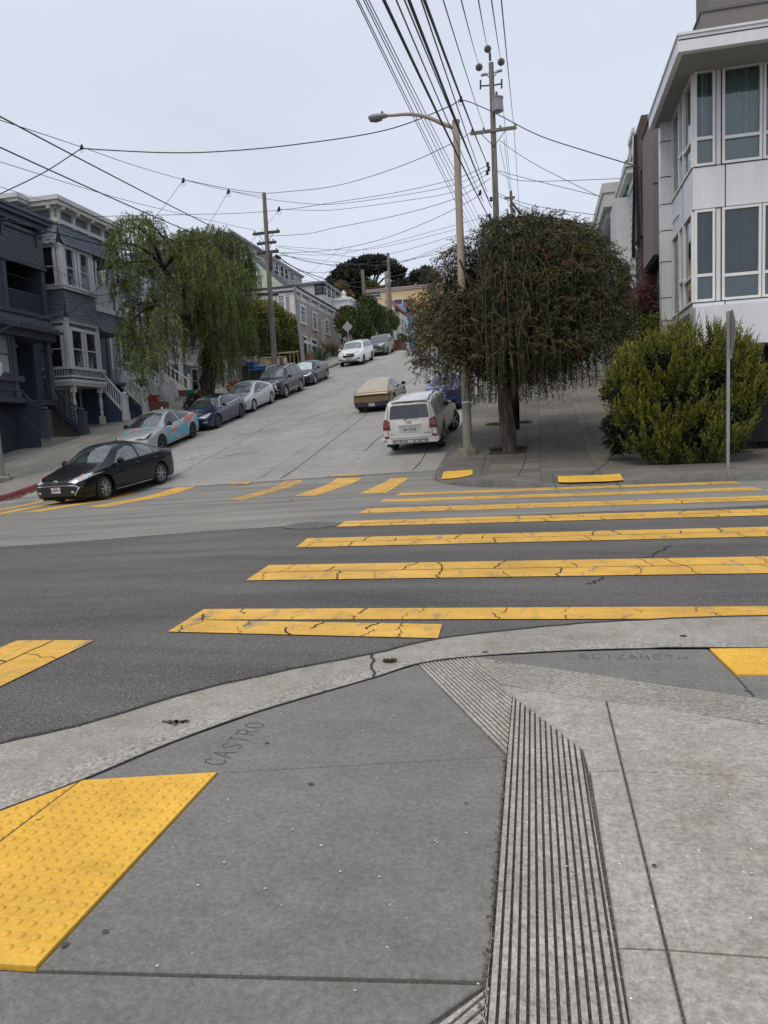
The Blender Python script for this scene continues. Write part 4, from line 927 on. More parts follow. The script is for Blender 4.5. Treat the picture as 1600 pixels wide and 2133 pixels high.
# beyond the crest
t = simple_house('apartment_building', 'long pale yellow flat roofed building across the top of the hill', mat('yellow_stucco', (.62, .46, .25), .8, .06, .6), AY(762, 640, 104).x, -3, 104, 118, 10, AY(800, 607, 104).z, 'building', pitch=0, rh=.4, roofm=mat('pinkish_coping', (.4, .3, .27), .8), ov=.2,
    wins=[('S', AY(778, 618, 104).x, AY(778, 620, 104).z, 2.2, .8), ('S', AY(830, 640, 104).x, AY(830, 648, 104).z, 1.2, 1.6)])
M_TILE = mat('red_roof_tile', (.33, .09, .055), .7, .25, 5)
def tiled(name, label, m, pA, pB, x, zt, zb, hood, wins=()):
    a, b = AX(*pA, x), AX(*pB, x); y0, y1 = a.y, b.y
    t = thing(name, label, 'house', (x, y0, zb)); mb = MB(); mb.box(x-4, x, y0, y1, zb-2, zt); mb.box(x-.5, x+.45, y0+.8, y1-.8, zt-6.2, zt-1.0); mb.build('wall', m, t)
    mb = MB(); mb.prism([(x-.3, y0-.2, zt-.1), (x+.6, y0-.2, zt-.9), (x+.6, y0-.2, zt-.75), (x-.3, y0-.2, zt+.25)], (0, y1-y0+.4, 0))
    for i in range(14):
        y = y0+(y1-y0)*(i+.5)/14; mb.tube([(x-.3, y, zt+.2), (x+.6, y, zt-.8)], .11, 6)
    mb.build('roof', M_TILE, t)
    for (yy, z, w, h) in wins: window(t, (x+.46, y0+yy, z), YP, XP, w, h, M_WHITE, M_PANE, .12)
    mb = MB(); mb.box(x-.1, x+.05, y0+1.2, y1-1.4, zb-1, zb+2.1); mb.build('garage_door', M_PALE, t)
    return t
zb = G(-18, 88)
tiled('house', 'white stucco house with a red tiled eave at the top of the hill', mat('white_stucco', (.58, .57, .54), .8, .05, 1), (822, 640), (846, 690), -17.2, AX(826, 634, -17.2).z, zb, 1, [(2.2, zb+4.1, 1.1, 1.7), (4.2, zb+4.1, 1.1, 1.7)])
tiled('house', 'bright blue house with red tiled eave at the top of the hill', mat('sky_blue_stucco', (.15, .31, .50), .75, .06, 1), (846, 640), (860, 690), -17.2, AX(848, 634, -17.2).z, zb+.4, 1, [(2.4, zb+4.2, 1.1, 1.8), (4.6, zb+4.2, 1.1, 1.8)])
tiled('house', 'dark narrow house at the end of the row beyond the bright blue house', mat('dark_house', (.05, .045, .045), .8, .1, 1), (860, 640), (868, 690), -17.2, AX(862, 625, -17.2).z, zb+.8, 1)
t = thing('garden_wall', 'plain white wall behind the round street tree at the crest', 'wall', (-20, 84, 9)); mb = MB(); a, b = AX(727, 715, -20.4), AX(800, 700, -20.4)
mb.box(-24, -20.4, 81.2, 103, 8, AX(735, 693, -20.4).z); mb.box(-24.1, -20.3, 81.1, 103.1, AX(735, 693, -20.4).z, AX(735, 693, -20.4).z+.2); mb.build('wall', mat('white_plaster', (.68, .69, .7), .8, .05, 1), t)
t = thing('house', 'white ornate rooftop with stepped parapet showing above the round street tree', 'house', (-24.5, 98, 9)); mb = MB(); p = AX(740, 655, -24.5)
mb.box(-34, -24.5, p.y-4, p.y+5, 9, p.z-.6); mb.box(-34, -24.2, p.y-4.3, p.y+5.3, p.z-.6, p.z-.2); mb.box(-33, -24.6, p.y-2.5, p.y+3.5, p.z-.2, p.z+1.6); mb.box(-33, -24.3, p.y-2.8, p.y+3.8, p.z+1.6, p.z+1.9); mb.lathe([(.5, p.z+1.9), (.6, p.z+2.4), (.25, p.z+2.6), (.35, p.z+3), (.05, p.z+3.4)], (-26, p.y, 0)); mb.build('wall', mat('white_plaster', (.68, .69, .7), .8, .05, 1), t)

# ------------------------------------------------------------------ modern white panel building on the right corner
M_PANEL_W = mat('white_metal_panel', (.74, .745, .77), .35, .07, .9, metal=.0, spec=.6, fine=.05, stretch=(2.5, 2.5, .22))
M_JNT = mat('panel_gap', (.03, .03, .035), .8)
M_ALU = mat('pale_window_frame', (.78, .775, .75), .45, .05, 3)
M_TAUPE = mat('taupe_stucco', (.205, .19, .178), .8, .05, .8)
M_TAUPED = mat('taupe_panel', (.13, .125, .125), .7, .06, .8)
M_SOFF = mat('soffit', (.3, .3, .3), .6, .05, 1)
M_GLASS = clear_mat('window_glass', (.80, .9, .88), .12)
M_DRAPE = mat('grey_green_drape', (.30, .37, .36), .9, .15, 4)
M_DRAPED = mat('dark_drape', (.07, .085, .09), .9, .2, 4)
M_FROST = mat('frosted_lower_light', (.20, .25, .24), .35, .08, 2)
def modern():
    YF = 19.0; at = lambda px, py: AY(px, py, YF); xc = at(1443, 200).x; YB = 21.7
    t = thing('apartment_building', 'modern white metal panelled corner building with large curtained windows', 'building', (xc+2, YF, .1))
    zc = lambda y_, px=1500: at(px, y_).z
    zt = zc(106); z = dict(wt=zc(139), wb=zc(343), sp=zc(432), lb=zc(627), bb=zc(668, 1500), top=zt)
    R_ = 12.
    mb = MB()                                                   # solid panels between the windows
    def band(z0, z1, cutx=()):
        mb.box(xc, R_, YF, YF+.25, z0, z1); mb.box(xc, xc+.25, YF+.25, YB, z0, z1)
    band(z['wt'], z['top']); band(z['sp'], z['wb']); band(z['bb']+.3, z['lb'])
    xs = [at(1491, 250).x, at(1503, 250).x]
    for z0, z1 in ((z['wb'], z['wt']), (z['lb'], z['sp'])): mb.box(xs[0], xs[1], YF+.01, YF+.25, z0, z1)
    mb.box(xc-.02, R_, YF-.4, YF+.3, z['bb']-.62, z['bb']+.32); mb.box(xc+.02, R_, YF, 21, z['bb']-.6, z['bb']-.3)
    mb.build('panel_wall', M_PANEL_W, t)
    xl = AY(1376, 300, YB).x
    mb = MB(); mb.box(xl, xc+.3, YB, YB+.35, .5, AY(1373, 210, YB).z); mb.build('end_fin', M_PANEL_W, t)
    # projecting roof frame with deep soffit
    fy = 17.75; fa = AY(1413, 78, fy); fz0, fz1 = AY(1417, 108, fy).z, AY(1412, 75, fy).z
    mb = MB(); mb.box(fa.x, R_, fy, fy+.15, fz0, fz1); mb.box(fa.x, fa.x+.12, fy+.15, YB+.4, fz0+.02, fz1); mb.box(fa.x-.03, R_, fy-.03, YB+.4, fz1, fz1+.05); mb.build('roof_fascia', M_PANEL_W, t)
    mb = MB(); mb.box(fa.x+.12, R_, fy+.15, YB+.4, fz0+.05, fz0+.12); mb.build('soffit', M_SOFF, t)
    mb = MB(); mb.box(fa.x, R_, fy-.006, fy, fz1-.1, fz1-.075); mb.build('fascia_joint', M_JNT, t)
    mb = MB()                                                   # gaps between panels
    g = .012
    for x in (at(1496, 120).x,): mb.box(x-g, x+g, YF-.004, YF+.02, z['wt'], z['top']); 
    for x in (at(1511, 390).x, at(1511, 390).x+3.1): mb.box(x-g, x+g, YF-.004, YF+.02, z['sp'], z['wb']); mb.box(x-g, x+g, YF-.004, YF+.02, z['bb']+.33, z['lb'])
    for q in (xs[0], xs[1]):
        for z0, z1 in ((z['wb'], z['wt']), (z['lb'], z['sp'])): mb.box(q-g, q+g, YF-.002, YF+.03, z0, z1)
    for zz in (z['wb'], z['wt'], z['sp'], z['lb']): mb.box(xc, R_, YF-.003, YF+.02, zz-g, zz+g); mb.box(xc-.003, xc+.02, YF, YB, zz-g, zz+g)
    for yy in (245, 294, 368, 425, 480, 545, 620, 668): zz = AY(1390, yy, YB).z; mb.box(xl-.004, xc+.3, YB-.004, YB+.2, zz-g, zz+g)
    for yy in (20.2,):
        mb.box(xc-.004, xc+.02, yy-g, yy+g, z['sp'], z['wb'])
    mb.build('panel_joint', M_JNT, t)
    def glazed(o, u, n, w, h, rail, cur=True, fr=.058):
        """opening with frame, lower light, real glass, drape and dark room behind"""
        o = Vector(o); mb = MB()
        for a0, a1, b0, b1 in ((0, fr, 0, h), (w-fr, w, 0, h), (fr, w-fr, 0, fr), (fr, w-fr, h-fr, h), (fr, w-fr, h*rail-fr*.6, h*rail+fr*.6)): mb.obox(o, u, n, Z3, a0, a1, -.1, .03, b0, b1)
        f = mb.build('window', M_ALU, t)
        mb = MB(); mb.quad(o+u*fr-n*.03+Z3*fr, o+u*(w-fr)-n*.03+Z3*fr, o+u*(w-fr)-n*.03+Z3*(h-fr), o+u*fr-n*.03+Z3*(h-fr)); mb.build('pane', M_GLASS, f)
        mb = MB()
        k = max(8, int(w/.035)); amp = .06
        for i in range(k):
            a, b = w*i/k, w*(i+1)/k; da, db = -.22+amp*math.sin(i*.9)+.015*math.sin(i*2.3), -.22+amp*math.sin((i+1)*.9)+.015*math.sin((i+1)*2.3)
            mb.quad(o+u*a+n*da, o+u*b+n*db, o+u*b+n*db+Z3*h, o+u*a+n*da+Z3*h)
        if cur: mb.build('curtain', M_DRAPE if o.z > 5.8 else M_DRAPED, f, 80)
        if rail < 1: mb = MB(); mb.quad(o+u*fr-n*.045+Z3*fr, o+u*(w-fr)-n*.045+Z3*fr, o+u*(w-fr)-n*.045+Z3*(h*rail), o+u*fr-n*.045+Z3*(h*rail)); mb.build('lower_light', M_FROST, f)
        return f
    hu, hl_ = z['wt']-z['wb']-2*g, z['sp']-z['lb']-2*g
    for z0, h, c in ((z['wb']+g, hu, 1), (z['lb']+g, hl_, 1)):
        glazed((xc+.03, YF, z0), XP, YN, xs[0]-xc-.03-g, h, .29 if h > 1.5 else .3)
        x = xs[1]+g
        for w in (.86, 1.25, 1.25, .86, 1.25): glazed((x, YF, z0), XP, YN, w, h, .27); x += w+.02
        glazed((xc, YB-.05, z0), YN, XN, 1.0, h, 1.2); glazed((xc, YB-1.07, z0), YN, XN, .55, h, .35); glazed((xc, YB-1.64, z0), YN, XN, YB-1.64-YF-.03, h, .3)
    mb = MB(); mb.box(xc+.45, R_, YF+.5, YF+.55, .5, z['top']); mb.box(xc+.45, xc+.5, YF+.55, YB+6, .5, z['top']); mb.box(xc+.02, R_, YF+.25, YB, z['top']-.05, z['top']+.02); mb.box(xc+.02, R_, YF+.05, YB+6, z['lb']-.1, z['lb']-.02); mb.box(xc+.02, R_, YF+.06, YB+6, z['sp']+.1, z['sp']+.2); mb.build('interior_wall', M_BLACK, t)
    # recessed garage front and upper storey
    mb = MB(); mb.box(at(1500, 900).x+.0, R_, 20.3, 20.5, -.2, z['bb']-.3); mb.box(xc+.1, xc+.35, 19.35, 30, -.2, z['bb']-.6); mb.build('garage_front', M_TAUPED, t)
    mb = MB()
    for px in (1582,): x = AY(px, 850, 20.3).x; mb.box(x-.012, x+.012, 20.293, 20.31, -.1, z['bb']-.35)
    mb.build('garage_joint', M_JNT, t)
    py = 20.3; pa = AY(1461, 24, py); mb = MB(); mb.box(pa.x, R_, py, 22.6, fz1-.1, pa.z); p2 = AY(1476, 0, py+.8); mb.box(p2.x, R_, py+.8, 22.6, pa.z, pa.z+3); mb.build('upper_storey', M_TAUPE, t)
    mb = MB(); mb.box(pa.x-.03, R_, py-.03, 22.65, pa.z-.03, pa.z+.03); mb.build('coping', M_TAUPED, t)
    mb = MB(); mb.box(xc+.3, R_, YB+.35, 26.5, .5, fz0); mb.build('rear_wall', M_TAUPE, t)
modern()
def right_row():
    x = AY(1359, 232, 24.).x; y0 = 24.; a = AX(1338, 296, x); zt = AY(1359, 232, 24).z; zb_ = AY(1370, 530, 24).z
    t = thing('house', 'taupe stucco house with a boxy overhanging upper storey beside the white panelled building', 'house', (x+2, y0, 2)); y1 = a.y
    mb = MB(); mb.box(x, 12, y0, y1, zb_, zt); mb.box(x+.8, 12, y0+.4, y1-.4, 0, zb_); mb.build('wall', M_TAUPE, t)
    mb = MB(); mb.box(x+.001, 12, y0-.006, y0+.01, (zt+zb_)/2-.02, (zt+zb_)/2+.02); mb.box(x+.4, x+.43, y0-.006, y0+.01, zb_, zt); mb.build('panel_joint', M_JNT, t)
    mb = MB(); mb.box(x-.05, 12, y0-.05, y1, zt, zt+.06); mb.build('coping', M_TAUPED, t)
    # brown shingled house with a raking gable
    X = 2.95; a, b = AX(1341, 300, X+.6), AX(1326, 300, X+.6); ya, yb = y1+.3, b.y; yr = ya+.4*(yb-ya); ztop = AX(1327, 292, X+.5).z
    t = thing('house', 'brown shingled house with a black bargeboard on the right side of the hill', 'house', (X, ya, 3))
    mb = MB(); mb.box(X+.6, 12, ya, yb, 1, ztop-1); scales(mb, (X+.6, yb), (X+.6, ya), 2, ztop-1, XN, .22, .2, .02); scales(mb, (X+.6, ya-.02), (9, ya-.02), 2, ztop-.5, YN, .22, .2, .02); mb.build('wall', mat('russet_shingle', (.105, .05, .045), .8, .2, 4), t)
    mb = MB(); mb.prism([(X+.5, ya-.1, ztop-3.2), (X+.5, yr, ztop+.1), (X+.5, yb+.1, ztop-3.2)], (8, 0, 0)); mb.build('roof', M_BROWNR, t)
    mb = MB(); mb.prism([(X+.42, ya-.15, ztop-3.6), (X+.42, ya-.15, ztop-3.2), (X+.42, yr, ztop+.25), (X+.42, yb+.15, ztop-3.2), (X+.42, yb+.15, ztop-3.6), (X+.42, yr, ztop-.2)], (.1, 0, 0)); mb.build('bargeboard', M_BLACK, t)
    zz = AX(1330, 560, X).z
    window(t, (X+.57, ya+2, zz+4), YN, XN, .9, 1.6, M_WHITE, M_PANEL, .15); window(t, (X+.57, ya+2, zz), YN, XN, .9, 1.5, M_WHITE, M_PANEL, .15)
    # white house with brown mansard
    X = 3.5; yc = AX(1296, 400, X).y; zt = AX(1318, 368, X).z
    t = simple_house('house', 'white clapboard house with brown mansard roof and teal window trim on the right', mat('white_boards', (.60, .61, .62), .6, .05, 1), X, 12, yb+.5, yc, 2, zt, pitch=.25, sides=('W', 'S'), rh=.35, ov=.25,
        trim=mat('teal_trim', (.06, .2, .2), .5), roofm=M_WHITE, wins=[('W', yb+2.2, AX(1310, 475, X).z, .9, 1.7), ('W', yb+2.2, AX(1310, 590, X).z, .9, 1.7), ('W', yc-1.6, AX(1298, 470, X).z, .9, 1.7)])
    mb = MB(); mb.prism([(X-.1, yb+.3, zt+.36), (12, yb+.3, zt+.36), (12, yb+.3, zt+1.9), (X+.25, yb+.3, zt+1.9)], (0, yc-yb-.3, 0)); mb.build('mansard', M_BROWNR, t)
    mb = MB(); mb.box(X-.55, X, yb+1.3, yb+3.2, AX(1310, 560, X).z, AX(1310, 420, X).z); mb.build('bay', mat('white_boards', (.60, .61, .62), .6, .05, 1), t)
    # light blue house with deep cornice
    yd = AX(1270, 450, X).y; zt = AY(1282, 392, yc+.4).z-.9
    t = simple_house('house', 'light blue house with a deep pale cornice on the right of the hill', mat('powder_blue', (.27, .40, .56), .6, .06, 1), X, 12, yc+.4, yd, 2, zt, pitch=.25, sides=('W', 'S'), rh=.9, ov=.75, roofm=M_CREAM, wins=[('W', yc+2.5, zt-3, .9, 1.9, M_PANEL), ('W', yc+4.5, zt-3, .9, 1.9, M_PANEL), ('W', yc+2.5, zt-6.6, .9, 1.9, M_PANEL), ('W', yc+4.5, zt-6.6, .9, 1.9, M_PANEL)])
    mb = MB()
    for k in range(14): y = yc+.2+(yd-yc)*k/14; mb.box(X-.6, X, y, y+.12, zt-.3, zt-.001)
    mb.build('dentil', M_CREAM, t)
    a, b = AY(1172, 475, yd+3), AY(1272, 455, yd+3)
    simple_house('house', 'pale sage green clapboard side wall of a house above the weeping tree', mat('sage_boards', (.34, .37, .32), .7, .06, 1), a.x, 12, yd+3, yd+14, 3, a.z, pitch=.3, sides=('S', 'W'), rh=.15, ov=.06, roofm=mat('sage_boards', (.34, .37, .32), .7, .06, 1))
right_row()

# ================================================================== PLANTS
def leaf_mesh(name, P, D, Lg, Wd, m, parent, N=None, fold=.0):
    """P: bases (n,3), D: unit directions (n,3); one pointed leaf each"""
    P = np.asarray(P, float); D = np.asarray(D, float); n = len(P); D /= np.linalg.norm(D, axis=1)[:, None]+1e-9
    if N is None: N = RNG.normal(size=(n, 3))
    S = np.cross(D, N); S /= np.linalg.norm(S, axis=1)[:, None]+1e-9
    Lg = np.broadcast_to(np.asarray(Lg, float), (n,))[:, None]; Wd = np.broadcast_to(np.asarray(Wd, float), (n,))[:, None]
    U = np.cross(S, D)
    V = np.stack([P, P+D*Lg*.45+S*Wd*.5+U*Wd*fold, P+D*Lg, P+D*Lg*.45-S*Wd*.5+U*Wd*fold], 1).reshape(-1, 3)
    off = ORG[parent.name] if parent is not None else Vector((0, 0, 0)); V = V-np.array(off)
    me = bpy.data.meshes.new(name); me.vertices.add(4*n); me.vertices.foreach_set('co', V.ravel()); me.loops.add(4*n); me.loops.foreach_set('vertex_index', np.arange(4*n, dtype=np.int32))
    me.polygons.add(n); me.polygons.foreach_set('loop_start', np.arange(0, 4*n, 4, dtype=np.int32)); me.polygons.foreach_set('loop_total', np.full(n, 4, dtype=np.int32)); me.update(); me.validate()
    me.materials.append(m); o = bpy.data.objects.new(name, me); COL.objects.link(o)
    if parent is not None: o.parent = parent
    ORG[o.name] = off; return o
def cat_path(pts, k):
    P = [np.array(p, float) for p in pts]; out = []
    for i in range(len(P)-1):
        p0, p1, p2, p3 = P[max(i-1, 0)], P[i], P[i+1], P[min(i+2, len(P)-1)]
        for j in range(k): t = j/k; out.append(.5*(2*p1+(p2-p0)*t+(2*p0-5*p1+4*p2-p3)*t*t+(3*p1-p0-3*p2+p3)*t**3))
    return np.array(out+[P[-1]])
def blob_leaves(blobs, n, L_, W_, out=.6, up=.3, shell=.55, jit=.6):
    """points through lumpy ellipsoids; blobs: (cx, cy, cz, rx, ry, rz)"""
    w = np.array([b[3]*b[4]+b[3]*b[5] for b in blobs]); idx = RNG.choice(len(blobs), n, p=w/w.sum()); B = np.array(blobs)[idx]
    d = RNG.normal(size=(n, 3)); d /= np.linalg.norm(d, axis=1)[:, None]; r = (shell+(1-shell)*RNG.random(n)**.6)*(1+RNG.normal(size=n)*.05)
    P = B[:, :3]+d*B[:, 3:]*r[:, None]; D = d*out+RNG.normal(size=(n, 3))*jit; D[:, 2] += up
    return P, D, L_*RNG.uniform(.6, 1.3, n), W_*RNG.uniform(.7, 1.2, n)
def bark(name, col, stretch=(5, 5, .6), b=.8):
    m, nt, bs = base_mat(name, .9, spec=.2); co = coords(nt, False, stretch); f = noise(nt, co, 3.2, 5, .7); g = noise(nt, co, 9, 3)
    nt.links.new(mixc(nt, ramp(nt, f, [(.32, c4(col, .35)), (.5, c4(col, .9)), (.68, c4(col, 1.5))]), ramp(nt, g, [(.3, (.75, .75, .75, 1)), (.7, (1.1, 1.1, 1.1, 1))]), 1., 'MULTIPLY'), bs.inputs['Base Color']); bump(nt, bs, f, b, .05); return m
K_BARK = bark('shaggy_bark', (.125, .10, .083)); K_BARKD = bark('dark_bark', (.045, .036, .03), (3, 3, 1.2)); K_TWIG = mat('twig', (.115, .085, .06), .9, .3, 6); K_TWIGG = mat('grey_twig', (.2, .165, .125), .9, .3, 6)
LF_BOT = leaf_mat('bottlebrush_leaf', [(.028, .038, .014), (.052, .064, .02), (.078, .088, .027), (.042, .053, .018), (.075, .058, .026), (.03, .042, .017), (.064, .078, .023)])
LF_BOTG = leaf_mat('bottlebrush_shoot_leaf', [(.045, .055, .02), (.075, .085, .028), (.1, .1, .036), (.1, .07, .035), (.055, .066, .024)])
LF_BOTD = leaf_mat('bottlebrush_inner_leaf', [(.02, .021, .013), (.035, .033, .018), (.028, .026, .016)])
LF_RED = leaf_mat('red_flower', [(.35, .015, .02), (.5, .03, .03), (.25, .02, .02)])
LF_PEP = leaf_mat('pepper_leaf', [(.095, .14, .028), (.14, .19, .04), (.18, .225, .055), (.085, .12, .032), (.155, .19, .05)])
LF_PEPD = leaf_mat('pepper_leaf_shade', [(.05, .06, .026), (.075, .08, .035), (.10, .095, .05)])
LF_BUSH = leaf_mat('shrub_leaf', [(.075, .108, .013), (.125, .16, .017), (.175, .205, .022), (.058, .085, .013), (.21, .22, .025)])
LF_TIP = leaf_mat('shrub_tip', [(.24, .25, .03), (.29, .26, .045), (.3, .2, .06), (.2, .22, .03), (.23, .24, .03)])
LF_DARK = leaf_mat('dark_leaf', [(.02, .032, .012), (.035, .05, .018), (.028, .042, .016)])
LF_HEDGE = leaf_mat('hedge_leaf', [(.05, .075, .018), (.09, .115, .022), (.13, .14, .028), (.04, .06, .018)])
LF_HEDGT = leaf_mat('hedge_top_leaf', [(.17, .18, .028), (.22, .21, .035), (.13, .15, .03)])
LF_ROUND = leaf_mat('round_tree_leaf', [(.035, .06, .015), (.06, .09, .022), (.09, .115, .028), (.05, .07, .02)])
LF_CYP = leaf_mat('cypress_leaf', [(.022, .032, .022), (.035, .046, .03), (.05, .058, .038)])
LF_AGA = leaf_mat('agave_leaf', [(.07, .11, .07), (.1, .15, .1)], .4); LF_PHO = leaf_mat('flax_leaf', [(.16, .1, .05), (.2, .15, .06), (.1, .1, .04)])
LF_BOUG = leaf_mat('bougainvillea_leaf', [(.13, .035, .035), (.06, .06, .025), (.17, .05, .05), (.09, .04, .03), (.05, .06, .02)]); LF_MAG = leaf_mat('magenta_bract', [(.4, .02, .1), (.3, .02, .08)]); LF_ORG = leaf_mat('orange_bloom', [(.5, .16, .03), (.42, .1, .03), (.3, .2, .05)])

def strands(paths, spacing, leafL, leafW, droop=.55, spread=.9):
    P, D, Ls = [], [], []
    for q in paths:
        seg = np.diff(q, axis=0); l = np.linalg.norm(seg, axis=1); cum = np.concatenate([[0], np.cumsum(l)]); n = max(2, int(cum[-1]/spacing)); t = np.sort(RNG.uniform(0, cum[-1], n))
        i = np.clip(np.searchsorted(cum, t)-1, 0, len(seg)-1); p = q[i]+seg[i]*((t-cum[i])/np.maximum(l[i], 1e-6))[:, None]
        d = seg[i]/np.maximum(l[i], 1e-6)[:, None]*droop+RNG.normal(size=(n, 3))*spread*.6; P.append(p); D.append(d)
    P = np.concatenate(P); return P, np.concatenate(D), leafL*RNG.uniform(.6, 1.25, len(P)), np.full(len(P), leafW)
def tubes_mesh(paths, r, name, m, parent, n=3):
    mb = MB()
    for q in paths: mb.tube(q, [r*(1-.55*i/(len(q)-1)) for i in range(len(q))], n, cap=False)
    return mb.build(name, m, parent)
def bottlebrush():
    b = GP(1060, 940, .15); cx, cy, zc = -.5, 20.75, 4.35; rx, ry, rz = 2.86, 2.5, 2.3
    t = thing('weeping_tree', 'big dark weeping bottlebrush tree with red flowers on the far corner pavement', 'tree', (b.x, b.y, b.z))
    mb = MB(); P = cat_path([(b.x+.02, b.y, b.z-.1), (b.x-.0, b.y, b.z+.25), (b.x-.03, b.y+.02, b.z+.9), (b.x-.07, b.y+.05, b.z+1.5), (b.x-.05, cy, 3.2), (cx-.1, cy, 4.6)], 8)
    R_ = np.interp(np.linspace(0, 1, len(P)), [0, .06, .2, .45, 1], [.3, .225, .2, .2, .1]); mb.tube(P, R_, 18)
    for i, v in enumerate(mb.v):                                     # fluted, stringy bole
        k = i//18; c = P[min(k, len(P)-1)]; a = math.atan2(v[1]-c[1], v[0]-c[0]); f = 1+.16*math.sin(a*5+k*.22)+.09*math.sin(a*9-k*.3); mb.v[i] = (c[0]+(v[0]-c[0])*f, c[1]+(v[1]-c[1])*f, v[2])
    limbs = []
    for i in range(16):
        a = i*2.4; s = P[len(P)//2+(i*3) % 18]; e = np.array((cx+rx*.6*math.cos(a), cy+ry*.6*math.sin(a), 4.6+1.1*math.sin(i*1.7))); limbs.append(cat_path([s, s*.5+e*.5+np.array((0, 0, .5)), e], 6))
    for q in limbs: mb.tube(q, [.075*(1-.6*i/(len(q)-1)) for i in range(len(q))], 7)
    mb.build('trunk', K_BARK, t, 60)
    paths, stubs = [], []
    prof = lambda rho: max(0, 1-min(rho, .99)**2.3)**.5
    for k in range(2300):
        a = RNG.uniform(0, 2*math.pi); rho = RNG.random()**.42*RNG.uniform(.84, 1.05); ca, sa = math.cos(a), math.sin(a); lump = 1+.06*math.sin(3*a+1)+.05*math.sin(7*a)
        zp = zc+rz*prof(rho)*(.93+.07*math.sin(5*a+2*rho))+RNG.normal()*.1; zb = 1.78+8.5*max(0, rho-.62)**2+abs(RNG.normal())*.22+(.3 if ca > .5 else 0)
        if RNG.random() < .62: zp -= RNG.random()**1.3*(zp-max(zb+.9, 2.6))            # many start lower down, from inside
        if zp < zb+.35: continue
        px, py = rx*rho*lump*ca, ry*rho*lump*sa; ln = RNG.uniform(.5, 2.0) if RNG.random() < .6 else RNG.uniform(2, 6); ze = max(zb, zp-ln); w = RNG.normal(size=2)*.2; up_ = RNG.uniform(-.1, .3)
        q = cat_path([(cx+px*.5, cy+py*.5, zp-.4), (cx+px*.8, cy+py*.8, zp+up_*.4), (cx+px*.98+w[0]*.3, cy+py*.98+w[1]*.3, zp-.1), (cx+px+w[0], cy+py+w[1], zp-.5 if zp-.5 > ze+.12 else ze+.1), (cx+px+w[0]*1.4+RNG.normal()*.05, cy+py+w[1]*1.4, ze)], 5)
        paths.append(q)
    tuft_ = []
    for k in range(2600):                                            # short untidy shoots all over the outside
        a = RNG.uniform(0, 2*math.pi); rho = RNG.random()**.5; zp = zc+rz*prof(rho); p = np.array((cx+rx*rho*math.cos(a), cy+ry*rho*math.sin(a), zp))
        if RNG.random() < .5: zf_ = RNG.uniform(.0, 1.); p = np.array((cx+rx*.97*math.cos(a), cy+ry*.97*math.sin(a), 2.9+(zc+.6-2.9)*zf_))
        d = np.array((math.cos(a), math.sin(a), .1))+RNG.normal(size=3)*.6; d *= RNG.uniform(.18, .5)/np.linalg.norm(d); tuft_.append(cat_path([p-d*.5, p+d*.4+np.array((0, 0, .03)), p+d-np.array((0, 0, .08))], 4))
    for k in range(190):                                             # upright sprigs breaking the outline
        a = RNG.uniform(0, 2*math.pi); rho = RNG.random()**.6; zp = zc+rz*prof(rho); p = np.array((cx+rx*rho*math.cos(a), cy+ry*rho*math.sin(a), zp-.1)); d = np.array((math.cos(a)*(.25+.75*rho), math.sin(a)*(.25+.75*rho), .85-.6*rho))*RNG.uniform(.2, .55); stubs.append(cat_path([p, p+d*.6+np.array((0, 0, .05)), p+d+RNG.normal(size=3)*.06], 4))
    clear_ = lambda p: p[0] < -1.45 and p[1] < 20.78 and p[2] > 4.85+.25*math.sin(p[0]*9)      # cut back round the lamp post
    paths = [q for q in paths if not any(clear_(p) for p in q)]; tuft_ = [q for q in tuft_ if not any(clear_(p) for p in q)]; stubs = [q for q in stubs if not any(clear_(p) for p in q)]
    P_, D_, L_, W_ = strands(paths, .034, .07, .022, .7, .9); leaf_mesh('crown', P_, D_, L_, W_, LF_BOT, t)
    P_, D_, L_, W_ = strands(stubs, .03, .075, .022, .5, 1.1); leaf_mesh('crown_sprig', P_, D_, L_, W_, LF_BOT, t)
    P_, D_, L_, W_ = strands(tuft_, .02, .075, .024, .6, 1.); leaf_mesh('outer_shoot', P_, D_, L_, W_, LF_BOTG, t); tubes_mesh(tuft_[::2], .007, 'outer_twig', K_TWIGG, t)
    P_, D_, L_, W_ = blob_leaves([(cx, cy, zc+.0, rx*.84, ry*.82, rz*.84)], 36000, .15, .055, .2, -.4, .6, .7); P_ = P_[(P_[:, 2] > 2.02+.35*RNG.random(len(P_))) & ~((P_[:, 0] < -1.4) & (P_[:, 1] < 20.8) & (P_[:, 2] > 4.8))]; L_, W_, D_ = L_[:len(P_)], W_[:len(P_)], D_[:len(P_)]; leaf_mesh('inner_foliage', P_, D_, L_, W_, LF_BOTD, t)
    tubes_mesh(paths[::5], .0075, 'hanging_twig', K_TWIGG, t); tubes_mesh(paths[1::2], .0055, 'hanging_twig', K_TWIG, t); tubes_mesh(stubs, .008, 'top_twig', K_TWIG, t)
    fl = []
    for px, py in ((922, 581), (1138, 534), (1056, 554), (994, 597), (913, 606), (886, 633), (923, 656), (1050, 622), (1054, 675), (1105, 512), (1230, 518), (1069, 514), (1178, 546), (1146, 558), (1124, 783), (976, 800), (912, 776), (1090, 760), (1206, 738), (1310, 590), (1040, 690), (1190, 620)):
        d = ray(px, py)                                              # flowers sit on the near face of the crown
        o = CAMP-Vector((cx, cy, zc)); S_ = Vector((1/rx, 1/ry, 1/rz)); dd = Vector((d.x*S_.x, d.y*S_.y, d.z*S_.z)); oo = Vector((o.x*S_.x, o.y*S_.y, o.z*S_.z)); A, B, C_ = dd.dot(dd), 2*dd.dot(oo), oo.dot(oo)-1.12; di = B*B-4*A*C_
        p = CAMP+d*(((-B-math.sqrt(di))/(2*A)) if di > 0 else 21); fl.append(p)
